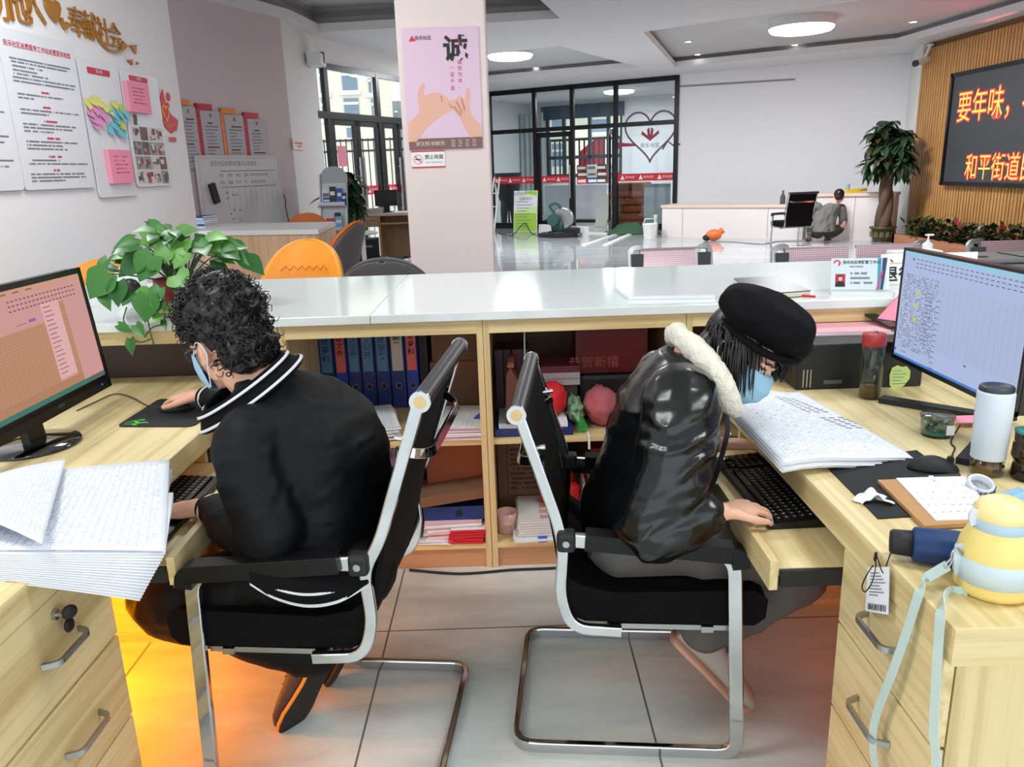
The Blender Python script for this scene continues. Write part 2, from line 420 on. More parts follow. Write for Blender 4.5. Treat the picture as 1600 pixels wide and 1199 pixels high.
_w = -WN*.2; outer = [(-4.6, -3.2), (8.2, -3.2), (8.2, 16.3)] + [tuple(v[:2]) for v in (hp(6.7, 4.9), hp(-1.5, 4.9), hp(-1.5, 0), WINB + _w, WINO + _w, c0 + _w)] + [(-4.6, 7.6)]
struct('ceiling', fill([outer, COF_A, COF_B, COF_C], ZC, ZC + 0.11), [CEILW])
def grow(poly, d):
    cx_ = sum(p[0] for p in poly)/len(poly); cy_ = sum(p[1] for p in poly)/len(poly)
    return [(cx_ + (x - cx_)*(1 + d), cy_ + (y - cy_)*(1 + d)) for x, y in poly]
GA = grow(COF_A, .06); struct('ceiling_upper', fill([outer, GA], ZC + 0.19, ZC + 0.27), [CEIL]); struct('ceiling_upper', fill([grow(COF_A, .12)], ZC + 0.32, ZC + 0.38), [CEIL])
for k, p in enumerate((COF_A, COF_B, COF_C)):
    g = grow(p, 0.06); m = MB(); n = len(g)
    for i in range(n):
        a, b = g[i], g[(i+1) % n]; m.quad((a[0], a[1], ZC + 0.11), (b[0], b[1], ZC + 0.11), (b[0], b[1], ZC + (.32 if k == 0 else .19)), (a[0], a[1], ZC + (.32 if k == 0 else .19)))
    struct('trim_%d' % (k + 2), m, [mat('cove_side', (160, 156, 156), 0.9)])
# lamps of the hall
LAMPM = emis('lamp_diffuser', (246, 252, 255), 6.0); DOWN = emis('downlight_lens', (255, 255, 250), 9.0)
for k, (x, y, z, r) in enumerate(HALL_LAMPS):
    t = thing('ceiling_lamp', ['large round white ceiling lamp glowing near the slatted wall', 'round white ceiling lamp glowing beside the pillar'][k], 'ceiling lamp', (x, y, ZC + 0.09), 0, 'round hall ceiling lamps')
    m = MB(); m.lathe([(r*0.75, -0.10), (r*0.93, -0.085), (r, -0.05), (r, -0.02)], 40); m.lathe([(0.001, -0.10), (r*0.75, -0.10)], 40, cap=False)
    part('diffuser', m, [LAMPM], t, world=False)
    part('base', MB().lathe([(r*1.02, -0.03), (r*1.02, 0.10)], 40), [WHITE], t, world=False)
DLS = [(1075, 65, 'first'), (1090, 85, ''), (1242, 70, ''), (1400, 58, ''), (1427, 34, ''), (916, 80, ''), (950, 97, ''), (838, 106, ''), (618, 82, '')]
DLW = ['recessed downlight near the left corner of the right coffer', 'recessed downlight just above the black glass partition corner', 'small downlight right behind the large round ceiling lamp', 'recessed downlight close to the slatted wall corner',
       'recessed downlight in the red tinted ceiling above the screen', 'recessed downlight between the two round ceiling lamps', 'recessed downlight behind the one between the round lamps', 'small downlight just behind the round lamp by the pillar', 'small downlight beside the pillar above the glazed doors']
for k, (x, y, _) in enumerate(DLS):
    p = atz(x, y, ZC + 0.185)
    t = thing('downlight', DLW[k], 'downlight', (p.x, p.y, ZC + 0.19), 0, 'recessed hall downlights')
    part('lens', MB().lathe([(0.001, -0.012), (0.055, -0.012)], 20, cap=False), [DOWN], t, world=False)
    part('ring', MB().lathe([(0.055, -0.014), (0.085, -0.012), (0.085, 0.0)], 20, cap=False), [WHITE], t, world=False)
for x_, y_, z_ in OFFICE_PANELS:
    t = thing('added_panel_lamp', 'rectangular ceiling panel lamp, unseen, added to light the office desks', 'ceiling lamp', (x_, y_, ZC - .006), 0, 'added office ceiling panels')
    part('housing', MB().cbox((0, 0, -0.02), (1.24, 0.64, 0.04)), [WHITE], t, world=False)
# pillar
PX0, PX1, PY0, PY1 = -0.735, -0.105, 6.0, 6.6
struct('wall_pillar', MB().box((PX0, PY0, 0), (PX1, PY1, 3.5)), [PINKW], bevel=0.012)
# ---------------------------------------------------------------- window wall with glazed doors (left of the pillar)
def wpt(px, py, off=0.0): return atpl(px, py, WINO + WN*off, WN)
wmx = lambda px: (wpt(px, 200) - WINO).dot(WD)
WM = frame(WINO, WD, (0, 0, 1))       # x along the wall, y up, z = WD x up
zin = WM.to_3x3() @ Vector((0, 0, 1)); SG = 1 if zin.dot(WN) > 0 else -1
def bar(mb, u0, u1, z0, z1, d=0.06, off=0.0, mi=0): mb.box((u0, z0, off - d/2), (u1, z1, off + d/2), mi, WM)
win = MB(); uA, uB, uC, uD = wmx(493), wmx(513), wmx(592), 4.6
bar(win, uA, uD, 2.99, 3.07); bar(win, uA, uD, 2.30, 2.40, 0.08)
for u, w_ in ((uA, .05), (uB, .09), (uC, .09), (2.95, .09), (4.5, .09)): bar(win, u - w_/2, u + w_/2, 0, 3.05, 0.07)
bar(win, uA, uB, 0, 0.08)
wf = struct('window_1', win, [GREYF])
gl = MB(); gl.quad(*[WM @ Vector(p) for p in ((uA, 0, 0), (uB, 0, 0), (uB, 3, 0), (uA, 3, 0))]); gl.quad(*[WM @ Vector(p) for p in ((uB, 2.35, 0), (uD, 2.35, 0), (uD, 3, 0), (uB, 3, 0))])
struct('window_pane', gl, [GLASS], wf)
for k, (u0, u1) in enumerate(((uB + .05, (uB + uC)/2 + 0.02), ((uB + uC)/2 + 0.03, uC - .05), (uC + .05, 2.16), (2.18, 2.9))):
    d = MB()
    bar(d, u0, u1, 2.22, 2.30, 0.05); bar(d, u0, u1, 0.02, 0.16, 0.05); bar(d, u0, u0 + .085, 0.02, 2.3, 0.05); bar(d, u1 - .085, u1, 0.02, 2.3, 0.05)
    do = struct('door_%d' % (k + 1), d, [GREYF])
    g = MB(); g.quad(*[WM @ Vector(p) for p in ((u0, .1, 0), (u1, .1, 0), (u1, 2.25, 0), (u0, 2.25, 0))]); struct('door_pane', g, [GLASS], do)
    hh = MB(); uh = u1 - 0.05 if k in (0, 2) else u0 + 0.05
    hh.cyl(WM @ Vector((uh, 0.75, SG*.07)), WM @ Vector((uh, 1.75, SG*.07)), 0.018)
    for z in (0.9, 1.6): hh.cyl(WM @ Vector((uh, z, 0)), WM @ Vector((uh, z, SG*.07)), 0.012)
    struct('door_handle', hh, [STEEL], do)
    st = MB(); st.box((u0 + .085, 1.17, SG*.004), (u1 - .085, 1.31, SG*.006), 0, WM)
    nlog = max(1, int((u1 - u0 - .17)/0.3))
    for q in range(nlog):
        uu = u0 + .085 + (q + 0.5)*(u1 - u0 - .17)/nlog
        fm = WM @ Matrix.Translation((uu - 0.07, 1.24, SG*.008)) @ (Matrix.Identity(4) if SG > 0 else Matrix.Rotation(PI, 4, 'Y'))
        st.prism([(-.045, -.04), (.045, -.04), (0, .05)], 0, 0.001, 1, fm); st.text('民乐社区', 0.05, fm @ Matrix.Translation((.15, 0, 0)), 1)
    struct('door_safety_strip', st, [RED, WHITE], do)
    if k == 0:
        pk = MB(); pk.box((u0 + .12, 1.62, SG*.01), (u0 + .36, 1.92, SG*.014), 0, WM); tag(pk.build('notice_sheet', [PINKP]), 'pink notice sheet taped on a glazed entrance door', 'notice')
# ---------------------------------------------------------------- glazed partition at the back of the hall
cols = [hu(768), hu(837), hu(895), hu(962), hu(1056)]
pf = MB()
def hbar(mb, u0, u1, z0, z1, d=0.08, off=0.0, mi=0): mb.box((u0, off - d/2, z0), (u1, off + d/2, z1), mi, HM)
hbar(pf, cols[0] - .1, 4.95, 3.29, 3.42); hbar(pf, cols[0] - .1, 4.95, 2.36, 2.46)
for u in cols: hbar(pf, u - .05, u + .05, 0, 3.4)
hbar(pf, cols[0], cols[1], 0, 0.14); hbar(pf, cols[3], cols[4], 0, 0.14)
pw = struct('window_2', pf, [BLACKF])
g = MB()
for (u0, u1, z0, z1) in ((cols[0], cols[1], .1, 2.4), (cols[3], cols[4], .1, 2.4), (cols[0], cols[4], 2.4, 3.35)):
    g.quad(hp(u0, 0, z0), hp(u1, 0, z0), hp(u1, 0, z1), hp(u0, 0, z1))
struct('window_pane', g, [GLASSD], pw)
def red_strip(u0, u1, par, M, sgn=-1):
    st = MB(); st.box((u0, sgn*.012, 1.13), (u1, sgn*.008, 1.30), 0, M)
    n = max(1, round((u1 - u0)/0.42))
    for q in range(n):
        uu = u0 + (q + .5)*(u1 - u0)/n
        fm = M @ frame((uu - .1, sgn*.014, 1.215), (1, 0, 0), (0, 0, 1))
        st.prism([(-.055, -.05), (.055, -.05), (0, .06)], 0, 0.001, 1, fm); st.text('民乐社区', 0.062, fm @ Matrix.Translation((.19, 0, 0)), 1)
    struct('window_safety_strip', st, [RED, WHITE], par)
red_strip(cols[0] + .05, cols[1] - .05, pw, HM); red_strip(cols[3] + .05, cols[4] - .05, pw, HM)
# heart decal on the right hand pane
hd = MB(); hc = (cols[3] + cols[4])/2 + 0.02
def heart(t, s): return (s*0.0625*16*math.sin(t)**3, s*0.0625*(13*math.cos(t) - 5*math.cos(2*t) - 2*math.cos(3*t) - math.cos(4*t)))
hpth = [hp(hc + 0.1 + heart(2*PI*k/40, .62)[0], -.012, 2.2 + heart(2*PI*k/40, .62)[1]) for k in range(40)]
hd.sweep(hpth, [(-.003, -.02), (.003, -.02), (.003, .02), (-.003, .02)], 0, closed=True, up=None)
fm = HM @ frame((hc + .1, -.012, 2.12), (1, 0, 0), (0, 0, 1))
for sx in (-1, 1): hd.prism([(0, -.1), (sx*.22, .06), (sx*.2, .13), (sx*.06, .02), (sx*.08, .16), (sx*.02, .2), (0, .02)], 0, .002, 1, fm)
hd.text('民乐·社区', 0.11, fm @ Matrix.Translation((0, -.2, 0)), 2)
hd.prism([(-.92, -.32), (-.8, -.1), (-.42, -.14), (-.35, -.2), (-.7, -.2)], 0, .002, 1, fm); hd.sweep([fm @ Vector(p) for p in ((.3, -.3, 0), (.42, -.12, 0), (.55, -.22, 0), (.72, -.2, 0))], [(-.003, -.02), (.003, -.02), (.003, .02), (-.003, .02)], 0)
struct('window_decal', hd, [mat('plum_vinyl', (110, 60, 76), 0.5), mat('rose_vinyl', (150, 40, 66), 0.5), INK], pw)
# left hinged door leaf and the open one
def leaf(name, M, w, hside):
    d = MB()
    for b in ((0, w, 0.01, .20), (0, w, 2.22, 2.34), (0, .1, 0, 2.34), (w - .1, w, 0, 2.34)): d.box((b[0], -.025, b[2]), (b[1], .025, b[3]), 0, M)
    o = struct(name, d, [BLACKF])
    g = MB(); g.quad(*[M @ Vector(p) for p in ((.08, 0, .15), (w - .08, 0, .15), (w - .08, 0, 2.25), (.08, 0, 2.25))]); struct('door_pane', g, [GLASSD], o)
    hh = MB(); u = hside; hh.cyl(M @ Vector((u, -.07, .75)), M @ Vector((u, -.07, 1.55)), 0.02)
    for z in (.85, 1.45): hh.cyl(M @ Vector((u, -.07, z)), M @ Vector((u, 0, z)), .012)
    struct('door_handle', hh, [STEEL], o); return o
d5 = leaf('door_5', HM @ Matrix.Translation((cols[1] + .05, 0, 0)), cols[2] - cols[1] - .05, cols[2] - cols[1] - .1)
red_strip(.1, cols[2] - cols[1] - .15, d5, HM @ Matrix.Translation((cols[1] + .05, 0, 0)))
leaf('door_6', HM @ Matrix.Translation((cols[3] - .06, 0, 0)) @ Matrix.Rotation(R(120), 4, 'Z'), 0.8, 0.72)
# ---------------------------------------------------------------- the room behind the partition
def hv(px, v, py=230): return (atpl(px, py, HO + HV*v, HV) - HO).dot(HU)
BW0, BW1 = hv(853, 4.6), hv(972, 4.6); zb0 = atpl(910, 277, HO + HV*4.6, HV).z; zbl = atpl(910, 185, HO + HV*4.6, HV).z
for u0, u1, z0, z1 in ((-1.4, BW0, 0, 3.6), (BW1, 6.6, 0, 3.6), (BW0, BW1, 0, zb0), (BW0, BW1, 3.25, 3.6)): wall_box('wall_store_back', hp(u0, 4.6).to_2d(), hp(u1, 4.6).to_2d(), z0, z1, 0.2, WH, 1)
wall_box('wall_store_side', hp(6.6, 0.2).to_2d(), hp(6.6, 4.7).to_2d(), 0, 3.6, 0.2, WH, -1)
wall_box('wall_store_side', hp(-1.4, 0.0).to_2d(), hp(-1.4, 4.7).to_2d(), 0, 3.6, 0.2, WH, 1)
w3 = MB(); bw = BW1 - BW0
for f in (0, .22, .56, .8, .97): w3.box((BW0 + bw*f, 4.62, zb0), (BW0 + bw*f + .1, 4.7, 3.25), 0, HM)
for z in (zb0, zb0 + .55, 3.15): w3.box((BW0, 4.62, z), (BW1, 4.7, z + .1), 0, HM)
w3o = struct('window_3', w3, [mat('blue_grey_frame', (52, 64, 74), 0.4)])
g = MB(); g.quad(hp(BW0, 4.66, zb0), hp(BW1, 4.66, zb0), hp(BW1, 4.66, 3.25), hp(BW0, 4.66, 3.25)); struct('window_pane', g, [GLASS], w3o)
area_light('store_lamp_light', hp(2.6, 2.2, ZC - .12), 0.8, 160, (0.95, 0.98, 1.0), shape='DISK')
t = thing('ceiling_lamp', 'round white ceiling lamp in the room behind the glass partition', 'ceiling lamp', hp(2.6, 2.2, ZC), 0, 'round hall ceiling lamps')
part('diffuser', MB().lathe([(.001, -.10), (.3, -.10), (.38, -.08), (.4, -.03)], 32, cap=False), [LAMPM], t, world=False); part('base', MB().lathe([(.41, -.03), (.41, 0)], 32), [WHITE], t, world=False)
bl = MB(); bl.grid(lambda u, v: hp(BW0 - .1 + (bw + .2)*u, 4.5 + .03*math.sin(40*u), zbl + (3.3 - zbl)*v), 60, 2)
single('roller_blind', bl, [mat('blue_grey_fabric', (74, 90, 106), 0.9)], 'blue grey blind half lowered over the window behind the partition', 'blind')
# ---------------------------------------------------------------- outdoors
GRND = mat('outdoor_paving', (190, 190, 188), 0.9)
struct('ground_outdoor', MB().box((-60, 4, -0.35), (60, 90, -0.12)), [GRND])
CREAM = mat('cream_facade', (236, 228, 208), 0.9); BWIN = mat('facade_window', (120, 138, 156), 0.3); GREYB = mat('grey_facade', (150, 158, 166), 0.9)
def facade(y, px0, px1, pytop, name, label, m, wins, deep=6, extra=None):
    a = aty(px0, 250, y); b = aty(px1, 250, y); zt = aty((px0 + px1)/2, pytop, y).z
    t = thing(name, label, 'building', ((a.x + b.x)/2, y, -0.12))
    part('wall', MB().box((a.x, y, -.12), (b.x, y + deep, zt)), [m], t)
    for k, (x0, y0, x1, y1) in enumerate(wins):
        p = aty(x0, y0, y); q = aty(x1, y1, y); w = MB(); w.box((p.x, y - .06, q.z), (q.x, y + .04, p.z), 0); w.box((p.x - .15, y - .1, q.z - .2), (q.x + .15, y + .02, q.z), 1)
        w.box((p.x, y - .09, (p.z*.7 + q.z*.3) - .06), (q.x, y - .05, (p.z*.7 + q.z*.3) + .06), 1)
        part('window', w, [BWIN, mat('pale_window_trim', (226, 222, 212), .8)], t)
    return t
facade(38, 440, 592, -40, 'apartment_building', 'cream apartment block seen through the glazed entrance doors', CREAM,
       [(533, 106, 559, 141), (537, 154, 562, 180), (498, 106, 513, 145), (502, 155, 515, 185), (541, 190, 560, 215), (575, 118, 581, 145), (580, 155, 585, 182)])
facade(46, 611, 660, 157, 'grey_building', 'narrow grey building beyond the fence behind the entrance', GREYB, [(616, 170, 622, 185), (616, 200, 622, 215)])
facade(48, 800, 1010, -30, 'apartment_building', 'cream building behind the window of the room beyond the partition', CREAM, [(862, 178, 884, 205), (925, 176, 950, 206), (862, 225, 884, 260)])
def fence(y, px0, px1, py0, py1, step, label, name='metal_fence'):
    a = aty(px0, py0, y); b = aty(px1, py0, y); z1 = a.z; z0 = -.12
    t = thing(name, label, 'fence', ((a.x + b.x)/2, y, min(z0, z1)))
    r = MB()
    for z in (z0 + .05, z1 - .05, z1 - .35): r.box((a.x, y - .02, z - .03), (b.x, y + .02, z + .03))
    part('rail', r, [BLKM], t)
    q = MB(); x = a.x
    while x < b.x: q.box((x - .015, y - .015, z0), (x + .015, y + .015, z1)); x += step
    part('bars', q, [BLKM], t); return t
fence(24, 480, 660, 219, 318, .16, 'black iron fence outside the glazed entrance doors')
RU0, RU1 = hv(845, 5.6), hv(985, 5.6); bp0 = hp(RU0, 5.6); bp1 = hp(RU1, 5.6); zr0, zr1 = atpl(900, 274, HO + HV*5.6, HV).z, atpl(900, 218, HO + HV*5.6, HV).z
t = thing('balcony_railing', 'dark balcony railing outside the window beyond the partition', 'railing', (bp0 + bp1)/2)
q = MB()
for k in range(19): u = RU0 + k*(RU1 - RU0)/18; q.box((u - .02, 5.58, zr0), (u + .02, 5.62, zr1), 0, HM)
part('bars', q, [BLKM], t); part('rail', MB().box((RU0, 5.55, zr1 - .04), (RU1, 5.65, zr1 + .04), 0, HM).box((RU0, 5.55, zr0), (RU1, 5.65, zr0 + .05), 0, HM), [BLKM], t)
FU0, FU1 = hv(906, 5.9), hv(945, 5.9); bn = MB(); bn.grid(lambda u, v: hp(FU0 + (FU1 - FU0)*u, 5.9 + .06*math.sin(9*u), zr0 + v*(zr1 - zr0)*(1.02 - .35*(1-u)**2)), 16, 10)
em = HM @ frame((FU0 + .3, 5.8, zr0 + (zr1 - zr0)*.62), (1, 0, 0), (0, 0, 1))
bn.sweep([em @ Vector((.11*math.cos(R(a)), .11*math.sin(R(a)), 0)) for a in range(-140, 80, 20)], [(-.002, -.02), (.002, -.02), (.002, .02), (-.002, .02)], 1)
bn.sweep([em @ Vector(p) for p in ((-.1, -.1, 0), (.08, .07, 0))], [(-.002, -.02), (.002, -.02), (.002, .02), (-.002, .02)], 1)
single('red_banner', bn, [mat('red_flag', (226, 40, 66), .8), mat('flag_yellow', (250, 210, 60), .8)], 'red flag with a yellow emblem hanging beyond the far window', 'flag')
# ---------------------------------------------------------------- plants
LEAFM = mat('dark_green_leaf', (34, 66, 36), 0.4); LEAFB = mat('brown_green_leaf', (62, 60, 36), 0.5)
STEMM = mat('bark', (92, 74, 58), 0.9); POTHOS = mat('pothos_leaf', (54, 116, 42), 0.36); POTHOS2 = mat('pothos_leaf_light', (94, 152, 62), 0.38); POTHOS3 = mat('pothos_leaf_deep', (40, 96, 38), 0.34)
def leaf_geo(mb, base, tip, width, up, mi=0, droop=0.15, heart_=False, n=6, fold=0.15):
    base, tip = Vector(base), Vector(tip); d = tip - base; L = d.length; d.normalize()
    side = d.cross(Vector(up));
    if side.length < 1e-3: side = d.cross(Vector((1, .3, 0)))
    side.normalize(); nrm = side.cross(d)
    vs = []; fs = []
    for i in range(n + 1):
        t = i/n
        if heart_: w = width*(1.28*math.sin(PI*min(1, (t*.93 + .07))**0.62)) * (1 - .1*t)
        else: w = width*math.sin(PI*(t*.94 + .03)**.8)
        if i == n: w = 0.0005
        c = base + d*(L*t) - nrm*(droop*L*t*t)
        back = d*(-.14*L) if heart_ and i == 0 else Vector()
        for sgn in (-1, 0, 1):
            vs.append(c + side*(sgn*w*.5) + nrm*(abs(sgn)*w*fold) + (back if sgn else Vector()))
    for i in range(n):
        for k in (0, 1): a = i*3 + k; fs.append((a, a + 1, a + 4, a + 3))
    mb.add(vs, fs, mi, True)
def rv(r=1.0): return Vector((rnd.uniform(-r, r), rnd.uniform(-r, r), rnd.uniform(-r, r)))
def money_tree(base, trunk_h, top_h, spread, name, label, nleaf, leafL, pot_r, pot_h, potm, ntr=3, tr=0.07, lean=(0, 0), rim=True, mix=0.2):
    t = thing(name, label, 'plant', base)
    pt = MB(); pt.lathe([(pot_r*.72, 0), (pot_r*.95, pot_h*.85), (pot_r*1.1, pot_h*.88), (pot_r*1.1, pot_h), (pot_r*.95, pot_h), (pot_r*.9, pot_h*.9)], 24)
    for k in range(12):
        a = 2*PI*k/12; r = pot_r*.87
        pt.cbox((r*math.cos(a), r*math.sin(a), pot_h*.5), (.05, .05, pot_h*.35), 1)
    part('pot', pt, [potm, mat('pot_relief', (120, 110, 70), .5)], t, world=False)
    part('soil', MB().lathe([(0.001, pot_h*.9), (pot_r*.92, pot_h*.9)], 20, cap=False), [mat('soil', (58, 44, 34), .95)], t, world=False)
    tk = MB()
    for k in range(ntr):
        a0 = 2*PI*k/ntr
        P = []
        for i in range(13):
            q = i/12; a = a0 + q*4.5; rr = tr*(.9 - .3*q)
            P.append((rr*math.cos(a) + lean[0]*q, rr*math.sin(a) + lean[1]*q, pot_h*.85 + (trunk_h - pot_h*.85)*q))
        tk.tube(P, tr, 8, 0, False, [tr*(1.25 - .6*(i/12)) for i in range(13)])
    part('trunk', tk, [STEMM], t, world=False)
    lf = MB(); st = MB()
    for k in range(nleaf):
        a = rnd.uniform(0, 2*PI); q = rnd.random(); ph = rnd.uniform(-.5, 1.2)
        r = spread*math.sqrt(q)
        c = Vector((lean[0] + r*math.cos(a)*math.cos(ph*.6), lean[1] + r*math.sin(a)*math.cos(ph*.6), trunk_h + (top_h - trunk_h)*(-.22 + 1.0*rnd.random()*(1 - .45*q))))
        if k % 3 == 0: st.tube([(lean[0], lean[1], trunk_h*.97), ((lean[0] + c.x)/2, (lean[1] + c.y)/2, c.z + .02), tuple(c)], .008, 5)
        for j in range(6):
            b = a + (j - 2.5)*.75 + rnd.uniform(-.2, .2)
            dv = Vector((math.cos(b), math.sin(b), rnd.uniform(-1.5, .1))).normalized()
            leaf_geo(lf, c, c + dv*leafL*rnd.uniform(.7, 1.15), leafL*.36, (0, 0, 1), 1 if rnd.random() < mix else 0, .25)
    part('foliage', lf, [LEAFM, LEAFB], t, world=False); part('stems', st, [LEAFM], t, world=False)
    return t
pp = atz(1393, 377, 0)
money_tree((pp.x - .17, pp.y + .02, 0), 1.45, 2.36, .38, 'money_tree', 'tall potted money tree with braided trunk beside the slatted wall', 70, .32, .21, .27, mat('olive_pot', (74, 70, 40), .4), 3, .078)
pq = aty(548, 330, 10.6); 
money_tree((pq.x - .05, 10.6, 0), 1.2, 1.72, .2, 'money_tree', 'leafy potted plant behind the white brochure rack', 34, .26, .2, .3, mat('grey_pot', (120, 120, 118), .5), 2, .06, (-.02, 0), mix=.02)
# planter bed along the slatted wall
t = thing('planter_bed', 'low wooden planter bed of dark foliage below the slatted wall', 'planter', (7.25, 11, 0))
part('kerb', MB().box((6.92, 6.5, 0), (7.0, 14.3, .16)).box((6.92, 14.22, 0), (7.48, 14.3, .16)), [wood('kerb_wood', 'y', (176, 120, 84), (150, 98, 66))], t)
part('soil', MB().box((7.0, 6.5, 0), (7.48, 14.22, .12)), [mat('soil', (58, 44, 34), .95)], t)
lf = MB()
for k in range(1300):
    c = Vector((rnd.uniform(6.98, 7.34), rnd.uniform(6.8, 14.1), rnd.uniform(.12, .42)))
    d = Vector((rnd.uniform(-1, .6), rnd.uniform(-1, 1), rnd.uniform(.1, .9))).normalized()
    leaf_geo(lf, c, c + d*.15, .08, (0, 0, 1), 0 if rnd.random() < .72 else (1 if rnd.random() < .7 else 2), .2, n=4)
o = part('foliage', lf, [LEAFM, LEAFB, mat('red_leaf', (120, 36, 40), .5)], t); o['kind'] = 'stuff'
# ---------------------------------------------------------------- LED screen with its red lettering
sy0, sy1, sz0, sz1 = 13.79, 9.2, 1.0, 2.78
t = thing('led_screen', 'large dark LED screen showing glowing red and yellow characters', 'screen', (7.5, 11.5, sz0))
part('frame', MB().box((7.40, sy1, sz0), (7.50, sy0, sz0 + .06)).box((7.40, sy1, sz1 - .06), (7.50, sy0, sz1)).box((7.40, sy0 - .06, sz0), (7.50, sy0, sz1)).box((7.40, sy1, sz0), (7.50, sy1 + .06, sz1)), [BLK], t)
sc = MB(); sc.box((7.43, sy1 + .05, sz0 + .05), (7.48, sy0 - .05, sz1 - .05))
SM = frame((7.425, sy0, 0), (0, -1, 0), (0, 0, 1))
def led(px, py, size, s):
    p = atx(px, py, 7.425); return SM @ Matrix.Translation((sy0 - p.y, p.z, 0)), size
for px, py, s_, tx in ((1496, 172, .50, '要年味，不要'), (1508, 264, .42, '和平街道民乐社区')):
    p = atx(px, py, 7.425); M_ = SM @ Matrix.Translation((sy0 - p.y, p.z, 0.004))
    sc.text(tx, s_*1.02, M_, 1, 'LEFT', .028, .82); sc.text(tx, s_*1.02, M_ @ Matrix.Translation((0, 0, .004)), 2, 'LEFT', -.006, .82)
part('display', sc, [mat('led_panel', (46, 47, 50), .5, emit=(62, 63, 66), estr=.5), emis('led_red', (255, 40, 40), 2.6), emis('led_yellow', (255, 214, 90), 1.6)], t)
area_light('led_screen_glow', (7.30, 12.4, 1.95), 3.0, 14, (1.0, .10, .16), (0, R(90), 0), size_y=.8)
# ---------------------------------------------------------------- low cabinets along the back wall
CABW = mat('pale_panel', (226, 218, 216), .55); CABT = mat('pale_oak_edge', (222, 200, 180), .6)
ca, cb = atz(1034, 370.5, 0), atz(1425, 377.5, 0); cd = (cb - ca).normalized(); cn = Vector((-cd.y, cd.x, 0))
CM = Matrix(((cd.x, cn.x, 0, ca.x), (cd.y, cn.y, 0, ca.y), (0, 0, 1, 0), (0, 0, 0, 1))); CL = (cb - ca).length
xs = (atpl(1255, 350, ca, cn) - ca).dot(cd)
def cabinet(x0, x1, h, label, seams):
    t = thing('low_cabinet', label, 'cabinet', CM @ Vector(((x0 + x1)/2, .3, 0)))
    part('body', MB().box((x0, 0, 0), (x1, .62, h - .05), 0, CM), [CABW], t)
    part('top', MB().box((x0 - .02, -.03, h - .05), (x1 + .02, .64, h), 0, CM), [CABT], t)
    s = MB()
    for x in seams: s.box((x - .006, -.004, .02), (x + .006, .01, h - .06), 0, CM)
    part('seam', s, [mat('panel_gap', (170, 160, 158), .8)], t)
cabinet(0, xs, .66, 'low pale cabinet run against the white back wall', [.45, 2.2])
cabinet(xs + .06, CL - .35, .86, 'taller pale pink cabinet beside the money tree', [xs + .9])
# things on the cabinets
def onc(px, h): p = atpl(px, 330, ca + cn*.25, cn); return p - Vector((0, 0, p.z)) + Vector((0, 0, h))
p = onc(1222, .66)
single('glue_bottle', MB().lathe([(.05, 0), (.05, .14), (.02, .2), (.02, .26)], 12, 0, Matrix.Translation(p)), [mat('grey_bottle', (70, 70, 72), .5)], 'small dark bottle standing on the low pale cabinet', 'bottle')
p = onc(1330, .86); mbt = MB(); mbt.cbox((0, 0, .035), (.26, .1, .07), 0, Matrix.Translation(p)); mbt.cyl(p + Vector((.1, 0, .05)), p + Vector((.26, 0, .06)), .03)
single('hand_drill', mbt, [mat('tool_yellow', (226, 192, 40), .5)], 'yellow hand tool lying on the cabinet beside the crouching worker', 'tool')
p = onc(1322, .86); single('spray_can', MB().lathe([(.035, 0), (.035, .14), (.02, .17)], 12, 0, Matrix.Translation(p)), [mat('can_blue', (120, 160, 200), .4)], 'pale blue can on the cabinet behind the worker head', 'can')
